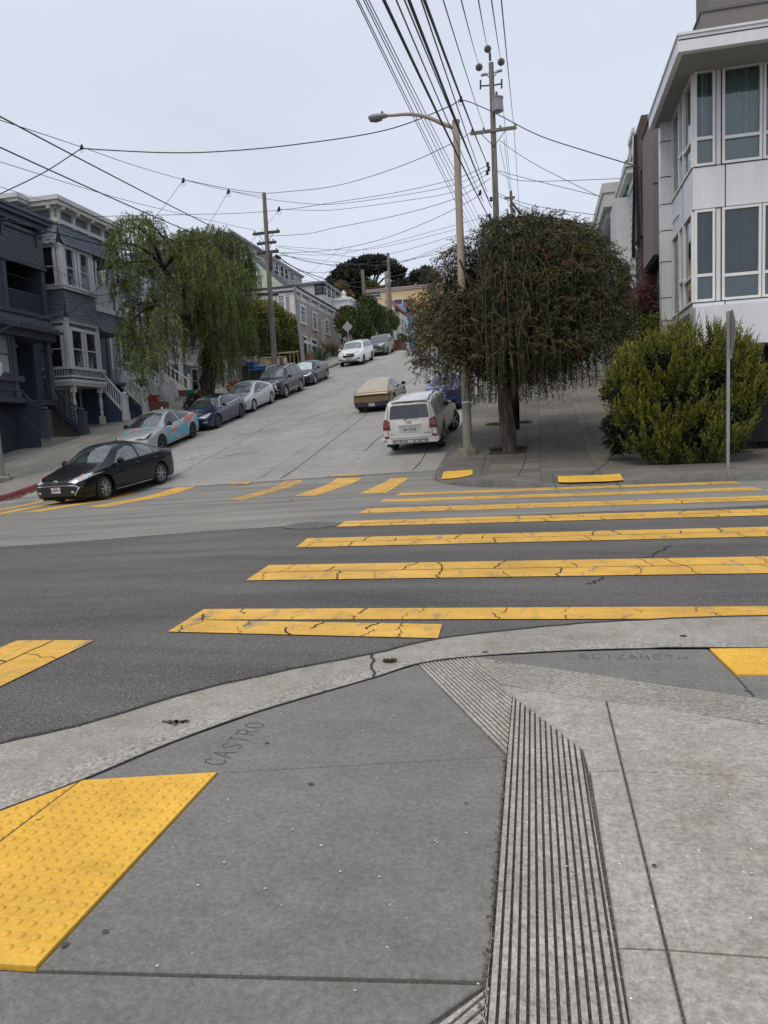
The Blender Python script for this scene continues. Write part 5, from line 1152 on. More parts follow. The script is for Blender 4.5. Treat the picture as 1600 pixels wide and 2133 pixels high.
    for p in fl:
        n = 46; z = RNG.uniform(-.05, .05, n); a = RNG.uniform(0, 6.28, n); leaf_mesh('flower', np.stack([p.x+.0*z, p.y+.0*z, p.z+z], 1), np.stack([np.cos(a), np.sin(a), .2*RNG.normal(size=n)], 1), RNG.uniform(.025, .05, n), .012, LF_RED, t)
    # weeds round the bole and the darker second stem up the slope
    g2 = GP(1072, 893, .15); t2 = thing('tree', 'dark slender street tree trunk just uphill of the weeping tree, its crown hidden behind it', 'tree', (g2.x, g2.y, g2.z)); mb = MB(); mb.tube(cat_path([(g2.x, g2.y, g2.z-.1), (g2.x+.03, g2.y, g2.z+1), (g2.x-.1, g2.y, g2.z+2.6)], 6), np.linspace(.17, .1, 13), 10); mb.build('trunk', K_BARKD, t2, 60)
    P_, D_, L_, W_ = blob_leaves([(g2.x-.1, g2.y+.1, g2.z+3.1, 1.4, 1.2, 1.0)], 2600, .09, .03, .4, -.1, .5); leaf_mesh('crown', P_, D_, L_, W_, LF_BOT, t2)
    for (px, py), sp in (((1040, 938), .28), ((1084, 936), .2), ((1030, 886), .3), ((1090, 882), .3)):
        g = GP(px, py, .15); n = 160; a = RNG.uniform(0, 6.28, n); r = sp*np.sqrt(RNG.random(n)); o = leaf_mesh('weeds', np.stack([g.x+r*np.cos(a), g.y+r*np.sin(a)*.6, np.full(n, g.z)], 1), np.stack([RNG.normal(size=n)*.5, RNG.normal(size=n)*.5, np.full(n, 1.)], 1), RNG.uniform(.05, .16, n), .02, LF_ROUND, None); tag(o, 'tuft of green weeds in the tree pit at the weeping tree' if py > 920 else 'tuft of green weeds round the dark slender trunk uphill', 'weeds', kind='stuff')
    mb = MB(); q = [GP(*p, .15)+Vector((0, 0, .004)) for p in ((1018, 948), (1094, 944), (1092, 932), (1022, 935))]; mb.add(q, [(0, 1, 2, 3)]); mb.build('tree_pit', M_DIRT, farwalk)
bottlebrush()

def pepper():
    X0 = -17.5; base = Vector((-17.6, 36.6, G(-17.6, 36.6)+.15)); t = thing('pepper_tree', 'tall feathery green pepper tree with dark trunk behind the parked dark blue sedan', 'tree', base)
    cl = [(275, 478, 42), (308, 470, 34), (250, 515, 32), (330, 505, 42), (382, 508, 40), (372, 550, 45), (296, 560, 36), (262, 600, 32), (452, 500, 40), (486, 525, 40), (428, 548, 42), (470, 575, 50), (506, 590, 34), (440, 615, 48), (490, 640, 44), (418, 672, 40), (455, 690, 40), (500, 690, 30), (392, 625, 34), (335, 625, 38), (285, 650, 34), (262, 690, 26), (312, 700, 28), (350, 690, 24), (440, 735, 24), (405, 590, 40), (362, 595, 34), (340, 665, 30), (415, 500, 30), (405, 545, 36), (400, 500, 30), (395, 650, 30), (515, 560, 26), (240, 560, 24), (300, 740, 22), (475, 740, 20)]
    C = []
    for i, (px, py, r) in enumerate(cl):
        p = AX(px, py, X0+RNG.normal()*1.2); d = (p-CAMP).dot(FW); C.append((np.array(p), r/FPX*d))
    top = AX(432, 740, X0); fork = AX(440, 665, X0+.1)
    mb = MB(); P = cat_path([(base.x, base.y, base.z-.2), (base.x+.05, base.y, base.z+.7), AX(436, 770, X0), AX(434, 735, X0), AX(446, 690, X0), fork], 7); mb.tube(P, np.interp(np.linspace(0, 1, len(P)), [0, .12, .5, 1], [.52, .4, .36, .28]), 16)
    for i, v in enumerate(mb.v): k = i//16; c = P[min(k, len(P)-1)]; a = math.atan2(v[1]-c[1], v[0]-c[0]); f = 1+.13*math.sin(a*3+k*.9)+.1*math.sin(a*6-k*.7)+.08*math.sin(k*1.3); mb.v[i] = (c[0]+(v[0]-c[0])*f, c[1]+(v[1]-c[1])*f, v[2])
    f0 = np.array(fork); mids = [np.array(AX(*p, X0)) for p in ((385, 590), (470, 600), (340, 560), (440, 560), (310, 640))]
    for m_ in mids: mb.tube(cat_path([f0-np.array((0, 0, .3)), f0*.5+m_*.5+np.array((0, 0, -.1)), m_], 6), np.linspace(.24, .12, 13), 8)
    for c, r in C:
        m_ = min(mids, key=lambda q: np.linalg.norm(q-c)); mb.tube(cat_path([m_, m_*.5+c*.5+np.array((.2, .1, .35)), c+np.array((0, 0, r*.4))], 5), np.linspace(.11, .03, 11), 6)
    mb.build('trunk', K_BARKD, t, 60)
    paths, pd = [], []
    for i, (c, r) in enumerate(C):
        dense = 1.15 if cl[i][0] > 400 else .62
        for k in range(int(105*dense*(r/1.0)**1.3)+10):
            d = RNG.normal(size=3); d /= np.linalg.norm(d); d[2] = abs(d[2])*.9; p = c+d*r*np.array((1, 1, .75))*RNG.random()**.4; ln = RNG.uniform(.5, 1.7)*(1.25 if cl[i][1] > 600 else .85); o = d*np.array((1, 1, 0))*.35
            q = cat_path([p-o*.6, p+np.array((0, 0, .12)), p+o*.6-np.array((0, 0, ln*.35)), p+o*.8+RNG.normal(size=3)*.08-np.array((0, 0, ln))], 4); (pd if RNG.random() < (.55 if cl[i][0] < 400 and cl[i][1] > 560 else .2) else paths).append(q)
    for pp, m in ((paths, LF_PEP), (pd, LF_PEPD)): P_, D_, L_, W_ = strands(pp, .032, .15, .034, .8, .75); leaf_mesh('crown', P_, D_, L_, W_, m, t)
    tubes_mesh(paths[::5], .012, 'hanging_twig', K_TWIG, t)
pepper()

def shrub():
    c = np.array((3.2, 17.75, 1.47)); t = thing('shrub', 'rounded yellow green shrub of upright leafy shoots in front of the white panelled building', 'shrub', (3.22, 17.7, .15))
    bl = [(0, 0, .05, 1.55, 1.1, 1.4), (-.95, -.1, .35, .85, .8, .85), (1.0, -.05, .4, .9, .8, .95), (-.2, -.35, .75, .9, .7, .85), (.35, -.3, -.55, 1.1, .8, .85), (-.55, -.35, -.5, .9, .7, .8), (.75, -.2, .85, .7, .6, .6), (-.7, 0, .75, .7, .6, .6)]
    sh = []; 
    while len(sh) < 1300:
        b = bl[RNG.integers(len(bl))]; d = RNG.normal(size=3); d /= np.linalg.norm(d); d[1] -= .35; d /= np.linalg.norm(d); p = np.array(b[:3])+d*np.array(b[3:])*RNG.uniform(.78, 1.06)
        if math.sin(p[0]*5.1+p[2]*2.3)+math.sin(p[2]*6.3-p[0]*2.9+p[1]*3) < -.75: continue
        if any(np.sum(((p-np.array(q[:3]))/np.array(q[3:]))**2) < .62 for q in bl): continue
        if p[2] < -1.5: continue
        sh.append((p*np.array((.94, 1, 1))+c, d))
    P, D, Lh = [], [], []; TP, TD = [], []; core = []
    for p, d in sh:
        ax = d*np.array((.55, .55, .3))+np.array((0, 0, 1.))+RNG.normal(size=3)*.12; ax /= np.linalg.norm(ax); ln = RNG.uniform(.2, .5)*(1.25 if p[2] > 2.4 else 1); core.append(np.array([p-ax*.18, p+ax*ln*.5, p+ax*ln])); k = 22
        for i in range(k):
            s = (i+.5)/k; a = i*2.4; o = np.array((math.cos(a), math.sin(a), 0)); q = p+ax*(ln*(s-.25)); dd = o*(.85-.5*s)+ax*(.55+.5*s); (TP if i >= k-6 else P).append(q); (TD if i >= k-6 else D).append(dd)
    n = len(P); leaf_mesh('foliage', P, D, RNG.uniform(.075, .125, n), .03, LF_BUSH, t); tip = RNG.random(len(TP)) < .6
    TP, TD = np.array(TP), np.array(TD); leaf_mesh('shoot_tip', TP, TD, RNG.uniform(.05, .085, len(TP)), .024, LF_TIP, t); tubes_mesh(core[::2], .007, 'stem', K_TWIG, t)
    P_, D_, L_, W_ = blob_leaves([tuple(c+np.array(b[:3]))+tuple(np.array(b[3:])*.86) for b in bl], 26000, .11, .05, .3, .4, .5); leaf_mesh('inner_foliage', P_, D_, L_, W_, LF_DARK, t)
    for (px, py), lb in (((1330, 945), 'strappy blue green plant under the left side of the yellow green shrub'), ((1545, 945), 'strappy blue green plant between the sign post and the garage front')):
        g = FL(px, py+8, .15); o = thing('strappy_plant', lb, 'plant', (g.x, g.y, .15)); n = 34; a = RNG.uniform(0, 6.28, n); el = RNG.uniform(.15, .9, n)
        leaf_mesh('foliage', np.stack([g.x+.05*np.cos(a), g.y+.3+.05*np.sin(a), np.full(n, .17)], 1), np.stack([np.cos(a)*np.cos(el), np.sin(a)*np.cos(el), np.sin(el)*.8], 1), RNG.uniform(.3, .5, n), .06, LF_AGA, o)
shrub()
def bush(name, label, cat, blobs, n, L_, W_, m, loc, group=None, trunk=None, m2=None, n2=0, up=.3, bk=None, shell=.55):
    t = thing(name, label, cat, loc, group)
    if trunk:
        mb = MB()
        for q, r0, r1 in trunk: q = cat_path(q, 5); mb.tube(q, np.linspace(r0, r1, len(q)), 8)
        mb.build('trunk', bk or K_BARKD, t, 60)
    P_, D_, a, b = blob_leaves(blobs, n, L_, W_, .5, up, shell); leaf_mesh('crown' if trunk else 'foliage', P_, D_, a, b, m, t)
    if n2: P_, D_, a, b = blob_leaves([(x, y, z+rz*.45, rx*.9, ry*.9, rz*.62) for x, y, z, rx, ry, rz in blobs], n2, L_, W_, .5, .6, .9); leaf_mesh('new_growth' , P_, D_, a, b, m2, t)
    return t
def pblob(px, py, r, x=None, y=None, fy=1., fz=1.):
    p = AX(px, py, x) if x is not None else AY(px, py, y); k = r/FPX*(p-CAMP).dot(FW); return (p.x, p.y, p.z, k, k*fy, k*fz)
# green planting between the weeping tree and the buildings on the right
bush('shrub', 'bright green leafy shrub behind the yellow green shrub below the building fin', 'shrub', [pblob(1330, 690, 34, y=22.6), pblob(1362, 680, 28, y=22.4), pblob(1310, 720, 30, y=22.8), pblob(1370, 730, 34, y=22.4)], 3000, .11, .045, LF_BUSH, (2.4, 22.6, 1))
bush('bougainvillea', 'reddish purple bougainvillea against the taupe house', 'shrub', [pblob(1325, 635, 40, y=25.6), pblob(1355, 630, 36, y=25.4), pblob(1300, 650, 30, y=26), pblob(1345, 665, 34, y=25.4)], 4200, .1, .045, LF_BOUG, (2.6, 25.6, 2), m2=LF_MAG, n2=320)
bush('fern_shrub', 'dark drooping leafy plant at the left foot of the yellow green shrub', 'shrub', [pblob(1285, 885, 28, y=18.6), pblob(1290, 915, 26, y=18.5), pblob(1276, 812, 20, y=19), pblob(1290, 825, 16, y=19)], 1500, .16, .07, LF_DARK, (1.9, 18.6, .3), up=-.5)
# hedge and small trees in front of the beige building
def gz(x, y): return G(x, y)+.15
bush('hedge', 'overgrown tall hedge with yellow green top beside the left utility pole', 'hedge', [pblob(520, 668, 42, x=-20.3), pblob(558, 672, 40, x=-20.3), pblob(590, 690, 36, x=-20.3), pblob(540, 700, 44, x=-20.5), pblob(580, 715, 38, x=-20.5), pblob(607, 712, 24, x=-20.3), pblob(500, 690, 34, x=-20.3), pblob(612, 735, 22, x=-20.3)], 34000, .2, .095, LF_HEDGE, (-20.5, 53, G(-20.5, 53)), m2=LF_HEDGT, n2=9000, up=-.15)
p = AX(556, 690, -19.9); bush('small_tree', 'small drooping tree with a pale straight trunk in front of the tall hedge', 'tree', [pblob(490, 700, 26, x=-19.6), pblob(515, 715, 26, x=-19.6), pblob(540, 718, 20, x=-19.6), pblob(475, 718, 20, x=-19.6)], 3600, .2, .06, LF_PEPD, (AX(500, 780, -19.6).x, AX(500, 780, -19.6).y, 4), trunk=[([tuple(AX(501, 790, -19.6)), tuple(AX(499, 750, -19.6)), tuple(AX(497, 715, -19.6))], .12, .08)], up=-.6, bk=mat('pale_bark', (.2, .18, .15), .9, .2, 4))
bush('small_tree', 'dark leafy shrub standing against the beige building windows', 'tree', [pblob(533, 655, 20, x=-21.5), pblob(548, 665, 18, x=-21.5)], 900, .2, .09, LF_DARK, (-21.5, 56, 5))
x = -17.3; y = AX(765, 700, x).y; zt = gz(x, y)
bush('street_tree', 'round dense street tree on several thin stems by the white SUV', 'tree', [pblob(745, 665, 26, x=x), pblob(775, 660, 30, x=x), pblob(765, 640, 24, x=x), pblob(800, 668, 26, x=x), pblob(720, 680, 20, x=x), pblob(755, 690, 24, x=x), pblob(790, 690, 24, x=x), pblob(815, 672, 17, x=x), pblob(725, 655, 18, x=x)], 19000, .24, .13, LF_ROUND, (x, y, zt), trunk=[([(x, y-.4, zt), tuple(AX(762, 710, x)), tuple(AX(755, 680, x))], .11, .06), ([(x, y, zt), tuple(AX(772, 710, x)), tuple(AX(775, 680, x))], .12, .06), ([(x, y+.5, zt), tuple(AX(788, 710, x)), tuple(AX(797, 680, x))], .1, .05), ([(x, y-1.5, zt), tuple(AX(750, 715, x)), tuple(AX(742, 690, x))], .1, .05)])
bush('street_tree', 'smaller street tree with reddish new leaves left of the round dense one', 'tree', [pblob(716, 655, 15, x=-17.8), pblob(708, 668, 13, x=-17.8)], 1500, .18, .09, LF_BOUG, (-17.8, 70, 9), trunk=[([tuple(AX(712, 715, -17.8)), tuple(AX(714, 690, -17.8)), tuple(AX(712, 665, -17.8))], .08, .04)])
# trees against the sky beyond the crest
def cyp(label, pads, trunks, y, L_=.75, W_=.34, d=1.):
    bl = [pblob(px, py, r, y=y+RNG.normal()*2, fy=.9, fz=.42) for px, py, r in pads]; g0 = AY(*trunks[0][0][0], y)
    t = thing('cypress_tree', label, 'tree', (g0.x, y, 9), 'trees on the skyline'); mb = MB()
    for path, r0, r1 in trunks: q = cat_path([tuple(AY(px, py, y)) for px, py in path], 5); mb.tube(q, np.linspace(r0, r1, len(q)), 7)
    mb.build('trunk', K_BARKD, t, 60); A = sum(r*r for _, _, r in pads); P_, D_, a, b = blob_leaves(bl, int(A*2.0*d), L_, W_, .6, .25, .35); leaf_mesh('crown', P_, D_, a, b, LF_CYP, t)
cyp('big dark layered cypress tree against the sky at the hilltop', [(770, 545, 22), (785, 540, 14), (745, 552, 22), (720, 560, 18), (705, 572, 16), (698, 585, 18), (730, 575, 22), (760, 565, 20), (712, 600, 20), (735, 605, 22), (700, 605, 14), (755, 590, 18), (785, 560, 16), (745, 625, 18), (720, 618, 16), (770, 600, 12)], [([(760, 660), (758, 610), (752, 570), (768, 548)], .55, .2), ([(757, 620), (775, 590), (785, 565)], .3, .12), ([(757, 610), (735, 590), (712, 575)], .3, .12)], 132)
cyp('windswept cypress tree leaning right on the skyline', [(800, 545, 14), (815, 552, 14), (800, 558, 12), (825, 562, 14), (835, 564, 10), (820, 575, 12), (832, 578, 11), (840, 590, 10), (825, 595, 12), (812, 600, 10), (845, 600, 9)], [([(778, 650), (780, 600), (790, 570), (805, 550)], .4, .12), ([(781, 600), (800, 580), (822, 568)], .22, .08), ([(780, 610), (805, 592), (830, 584)], .2, .07), ([(781, 615), (808, 603), (830, 598)], .18, .06)], 130, d=.9)
cyp('dark cypress at the right end of the skyline beside the weeping tree', [(888, 565, 14), (868, 572, 12), (900, 572, 14), (880, 580, 14), (858, 585, 11), (895, 588, 14), (870, 592, 12), (910, 590, 12), (850, 596, 9)], [([(885, 650), (884, 600), (888, 570)], .4, .15)], 134)
bush('tree', 'tawny green tree between the white house and the dark cypress', 'tree', [pblob(712, 600, 13, y=112), pblob(706, 615, 12, y=112), pblob(720, 620, 14, y=112), pblob(712, 638, 16, y=112), pblob(725, 640, 10, y=112)], 2600, .5, .25, LF_PHO, (AY(712, 640, 112).x, 112, 9), group='trees on the skyline', trunk=[([tuple(AY(715, 670, 112)), tuple(AY(714, 640, 112)), tuple(AY(712, 610, 112))], .25, .1)])
bush('tree', 'mid green tree low between the two dark cypresses', 'tree', [pblob(775, 598, 13, y=116), pblob(768, 610, 12, y=116), pblob(785, 606, 10, y=116)], 1400, .5, .25, LF_HEDGE, (AY(775, 640, 116).x, 116, 9), group='trees on the skyline', trunk=[([tuple(AY(776, 640, 116)), tuple(AY(776, 615, 116)), tuple(AY(775, 600, 116))], .2, .1)])
# garden plants up the left pavement
def tuft(name, label, px, x, n, L_, W_, m, el0=.25, group=None):
    p = AX(*px, x); z = gz(x, p.y); t = thing(name, label, 'plant', (x, p.y, z), group); a = RNG.uniform(0, 6.28, n); el = RNG.uniform(el0, 1.5, n)
    leaf_mesh('foliage', np.stack([x+.1*np.cos(a), p.y+.1*np.sin(a), np.full(n, max(z, p.z-.2))], 1), np.stack([np.cos(a)*np.cos(el), np.sin(a)*np.cos(el), np.sin(el)], 1), L_*RNG.uniform(.6, 1.1, n), W_, m, t)
tuft('agave', 'blue green agave in front of the beige building steps', (668, 752), -18.9, 70, 1.5, .16, LF_AGA); tuft('flax_plant', 'bronze flax plant behind the agave', (688, 742), -19.3, 110, 1.9, .1, LF_PHO, .4)
b_ = lambda px, py, r, x: [pblob(px, py, r, x=x), pblob(px+r*.6, py+3, r*.7, x=x)]
bush('shrub', 'low round green shrub between the flax and the diamond sign', 'shrub', b_(705, 738, 12, -18.3), 900, .16, .07, LF_ROUND, (-18.3, 62, 8))
bush('shrub', 'clipped shrub in a brick planter by the beige building corner', 'shrub', b_(641, 752, 9, -19), 500, .14, .06, LF_PHO, (-19, 56, 7))
bush('planter', 'leafy shrubs in dark red tubs on the pavement at the crest', 'planter', b_(836, 704, 9, -15.6)+b_(850, 706, 7, -15.6), 1000, .2, .09, LF_ROUND, (-15.6, 78, 9))
bush('flower_bush', 'dark leafy bush with red flowers beside the windshield of the dark blue sedan', 'shrub', [pblob(405, 835, 16, x=-17.3), pblob(395, 845, 12, x=-17.3), pblob(418, 828, 12, x=-17.3)], 1500, .13, .06, LF_DARK, (-17.3, 34, 3), m2=LF_RED, n2=40)
bush('flower_bush', 'orange flowers behind the pale silver hatchback', 'shrub', [pblob(482, 808, 10, x=-17.4), pblob(492, 802, 8, x=-17.4)], 420, .14, .07, LF_ORG, (-17.4, 43, 4))
bush('flower_bush', 'red flowering plant in a trough at the foot of the blue house steps', 'shrub', [pblob(316, 834, 9, x=-21.2), pblob(326, 830, 7, x=-21.2)], 460, .12, .06, LF_RED, (-21.2, 38, 3))
bush('shrub', 'sparse rose bush against the white porch wall', 'shrub', [pblob(285, 802, 13, x=-21.8), pblob(298, 798, 9, x=-21.8)], 240, .13, .07, LF_DARK, (-21.8, 37, 3.4), shell=.2)

# ================================================================== POLES, LAMPS, SIGNS, WIRES, SMALL THINGS
K_WOOD = bark('weathered_pole', (.24, .22, .195), (6, 6, .35), .3); K_WOODD = mat('dark_crossarm', (.06, .055, .048), .85, .25, 4); K_ARM = mat('grey_crossarm', (.19, .165, .13), .85, .25, 4)
K_LAMPC = mat('concrete_lamp_paint', (.40, .335, .265), .75, .1, 1.2, fine=.12); K_LAMPG = mat('grey_green_lamp_base', (.27, .265, .21), .75, .15, 2.5); K_CONCL = concrete('lamp_footing', (.24, .22, .175), .15, .2, .3, .2)
K_GREYM = mat('grey_fitting', (.27, .28, .285), .5, .1, 5); K_DKM = mat('dark_fitting', (.045, .045, .047), .6, .2, 6); K_INS = mat('insulator', (.13, .125, .115), .35, .2, 8); K_WIRE = mat('black_cable', (.012, .012, .014), .6); K_WIREG = mat('grey_wire', (.10, .10, .115), .6)
def pole_tube(mb, a, b, r0, r1, n=14): a, b = Vector(a), Vector(b); mb.tube([a.lerp(b, k/6) for k in range(7)], [r0+(r1-r0)*k/6 for k in range(7)], n)
def lamp():
    g = GP(975, 945, .15); Y = g.y; top = AY(950, 255, Y); t = thing('street_lamp', 'tall tan concrete street lamp with curved arm beside the off white four wheel drive', 'street lamp', g); mid = g.lerp(top, .18)
    mb = MB(); pole_tube(mb, mid, top, .122, .09, 16); mb.lathe([(.095, -.02), (.105, 0), (.105, .05), (.04, .07)], top); mb.build('pole', K_LAMPC, t, 40)
    mb = MB(); pole_tube(mb, g+Vector((0, 0, .15)), mid+Vector((0, 0, .002)), .138, .123, 16); mb.build('pole_base', K_LAMPG, t, 40)
    mb = MB(); mb.lathe([(.32, -.2), (.32, .12), (.28, .17)], g, n=8)
    for a in range(4): mb.lathe([(.045, .12), (.045, .23), (.02, .26)], g+Vector((.25*math.cos(a*1.57+.6), .25*math.sin(a*1.57+.6), 0)), n=8)
    mb.build('footing', K_CONCL, t, 35)
    P = [AY(px, py, Y) for px, py in ((950, 266), (938, 263), (920, 257), (898, 247), (872, 240), (845, 238), (822, 240), (806, 241))]; mb = MB(); mb.tube(cat_path(P, 4), np.linspace(.062, .036, 29), 10); mb.build('arm', K_LAMPC, t, 50)
    a, b = AY(808, 241.5, Y), AY(767, 246, Y); mb = MB(); d = (b-a); pr = [(0, .04), (.08, .075), (.3, .1), (.6, .115), (.85, .1), (.97, .06), (1, .01)]
    q = cat_path([a, b], 6); mb.tube([a+d*s for s, _ in pr], [r for _, r in pr], 12); mb.v = [(v[0], v[1], a.z+(v[2]-a.z)*.72+.01) for v in mb.v]; h = mb.build('lamp_head', K_GREYM, t, 45)
    mb = MB(); mb.tube([a+d*s+Vector((0, 0, -.055)) for s in (.3, .6, .92)], [.05, .085, .05], 10); mb.build('lens', mat('lamp_lens', (.12, .12, .11), .2, .1, 6), h, 50)
    mb = MB(); mb.lathe([(.035, .06), (.035, .12), (.02, .14)], a+d*.28, n=8); mb.build('photocell', K_DKM, h, 40)
    mb = MB()                                                         # scratched tags on the pole
    for k in range(26):
        z = g.z+.35+1.45*random.random(); an = random.uniform(-2.4, -.9); r = .134; c = Vector((g.x, g.y, 0))+(top-g)*((z-g.z)/(top.z-g.z)); c.z = 0
        for s in range(3):
            z0, z1, a0, a1 = z+s*.03, z+s*.03+random.uniform(-.05, .07), an+s*.1, an+s*.1+random.uniform(-.2, .25); u = lambda A, Z: Vector((c.x+r*math.cos(A), c.y+r*math.sin(A), Z)); w = Vector((0, 0, .007)); mb.quad(u(a0, z0), u(a1, z1), u(a1, z1)+w, u(a0, z0)+w)
    mb.build('graffiti', mat('pale_scrawl', (.5, .5, .46), .7), t)
    z = AY(968, 840, Y).z; mb = MB(); mb.tube([(g.x, g.y, z), (g.x, g.y, z+.05)], .129, 14); mb.build('band', M_WHITE, t)
lamp()
def left_lamp():
    g = GP(6, 1003, .15); t = thing('street_lamp', 'thick grey green lamp post with a traffic sign, cut off by the left edge', 'street lamp', g); c = Vector((g.x-.18, g.y, g.z)); mb = MB(); pole_tube(mb, c+Vector((0, 0, .1)), c+Vector((-.05, 0, 8.8)), .235, .13, 14); mb.build('pole', K_LAMPG, t, 40)
    mb = MB(); mb.lathe([(.46, -.2), (.46, .13), (.40, .19)], c, n=8)
    for a in range(4): mb.lathe([(.06, .12), (.06, .27), (.03, .3)], c+Vector((.34*math.cos(a*1.57+.3), .34*math.sin(a*1.57+.3), 0)), n=8)
    mb.build('footing', K_CONCL, t, 35); p = AY(-15, 768, g.y-.25); mb = MB(); R_ = .40; P = [p+XP*R_*math.cos(rad(22.5+45*k))+Z3*R_*math.sin(rad(22.5+45*k)) for k in range(8)]; mb.prism(P, (0, .012, 0)); mb.build('sign_plate', M_METALG, t)
    mb = MB(); arm = Vector((c.x, g.y-.24, p.z)); mb.box(c.x-.02, c.x+.02, g.y-.25, g.y, p.z-.02, p.z+.02); mb.box(c.x, p.x, g.y-.245, g.y-.225, p.z-.02, p.z+.02); mb.build('bracket', M_METALG, t)
    o = AY(4, 983, g.y-.24); mb = MB(); mb.box(c.x+.02, c.x+.2, g.y-.26, g.y-.2, g.z+.55, g.z+.85); mb.build('access_cover', K_LAMPG, t)
left_lamp()
def signs():
    g = FL(1516, 975, .15); t = thing('stop_sign', 'octagonal stop sign seen edge on atop a thin galvanised post by the yellow green shrub', 'road sign', g); top = AY(1511, 640, g.y); mb = MB(); mb.box(g.x-.028, g.x+.028, g.y-.028, g.y+.028, g.z-.1, top.z-.08); mb.build('post', M_METALG, t)
    c = AY(1517, 694, g.y); R_ = .455; ax = Vector((.05, 1, 0)).normalized(); cc = Vector((g.x+.045, g.y, c.z)); P = [cc+ax*R_*math.cos(rad(22.5+45*k))+Z3*R_*math.sin(rad(22.5+45*k)) for k in range(8)]; nn = Vector((1, -.05, 0)).normalized(); mb = MB(); mb.prism(P, nn*.006); mb.build('sign_plate', M_METALG, t)
    mb = MB(); mb.add([p+nn*.008 for p in P], [tuple(range(8))]); mb.build('sign_face', mat('stop_red', (.4, .02, .025), .4), t)
    vs, fs = text_mesh('STOP', .3, True); mb = MB(); mb.add([cc+nn*.0105+ax*v.x+Z3*v.y for v in vs], fs); mb.build('sign_lettering', M_WHITE, t)
    mb = MB(); b = AY(1520, 738, g.y); mb.box(g.x+.03, g.x+.05, g.y-.09, g.y+.09, b.z-.09, b.z+.09); mb.build('small_plate', M_METALG, t)
    g = GP(729, 752, .15); x = g.x; t = thing('warning_sign', 'plain grey back of a diamond road sign on a thin post up the hill', 'road sign', g); c = AY(724, 681, g.y); mb = MB(); mb.tube([g, (c.x, g.y, c.z+.5)], .04, 8); mb.build('post', M_METALG, t)
    r = 11.5/FPX*(c-CAMP).dot(FW); mb = MB(); mb.prism([c+XP*r-YP*.05, c+Z3*r-YP*.05, c-XP*r-YP*.05, c-Z3*r-YP*.05], (0, .012, 0)); mb.build('sign_plate', M_METALG, t)
    mb = MB(); mb.tube([AX(739, 742, -19), AX(739, 696, -19)], .035, 6); tag(mb.build('pipe_post', M_METALG), 'thin grey pipe post behind the diamond road sign', 'post')
    a, b = AX(583, 747, -17.9), AX(596, 766, -17.9); t = thing('notice_board', 'small red edged notice board on a stake behind the black SUV', 'sign', (-17.9, a.y, b.z)); mb = MB(); mb.box(-17.92, -17.89, a.y-.05, b.y+.25, b.z-.02, a.z+.05); mb.build('board', mat('red_edge', (.16, .03, .03), .6), t)
    c = AX(590, 757, -17.9); mb = MB(); mb.box(c.x-.45, c.x+.3, c.y-.02, c.y, c.z-.42, c.z+.38); mb.build('notice', mat('pinkish_notice', (.45, .38, .38), .6, .15, 9), t); mb = MB(); mb.box(c.x-.05, c.x, c.y, c.y+.05, c.z-1.6, c.z-.3); mb.build('stake', K_WOODD, t)
signs()
def insul(mb, p, r=.06, h=.14): mb.lathe([(r*.3, 0), (r*.35, h*.3), (r, h*.35), (r*.9, h*.5), (r*.45, h*.6), (r*.7, h*.75), (r*.4, h)], p, n=8)
def crossarm(par, c, L_, h, m, ins=(), brace=True, w=.06):
    mb = MB(); mb.box(c.x-L_/2, c.x+L_/2, c.y-w-.12, c.y+w-.12, c.z-h/2, c.z+h/2); o = mb.build('crossarm', m, par)
    if ins:
        for k in ins: mb = MB(); insul(mb, (c.x+k*L_/2, c.y-.12, c.z+h/2)); mb.build('insulator', K_INS, o, 40)
    if brace:
        mb = MB()
        for s in (-1, 1): mb.tube([(c.x+s*L_*.28, c.y-.2, c.z-h/2), (c.x, c.y-.16, c.z-.75)], .018, 5)
        mb.build('brace', K_DKM, o)
    return o
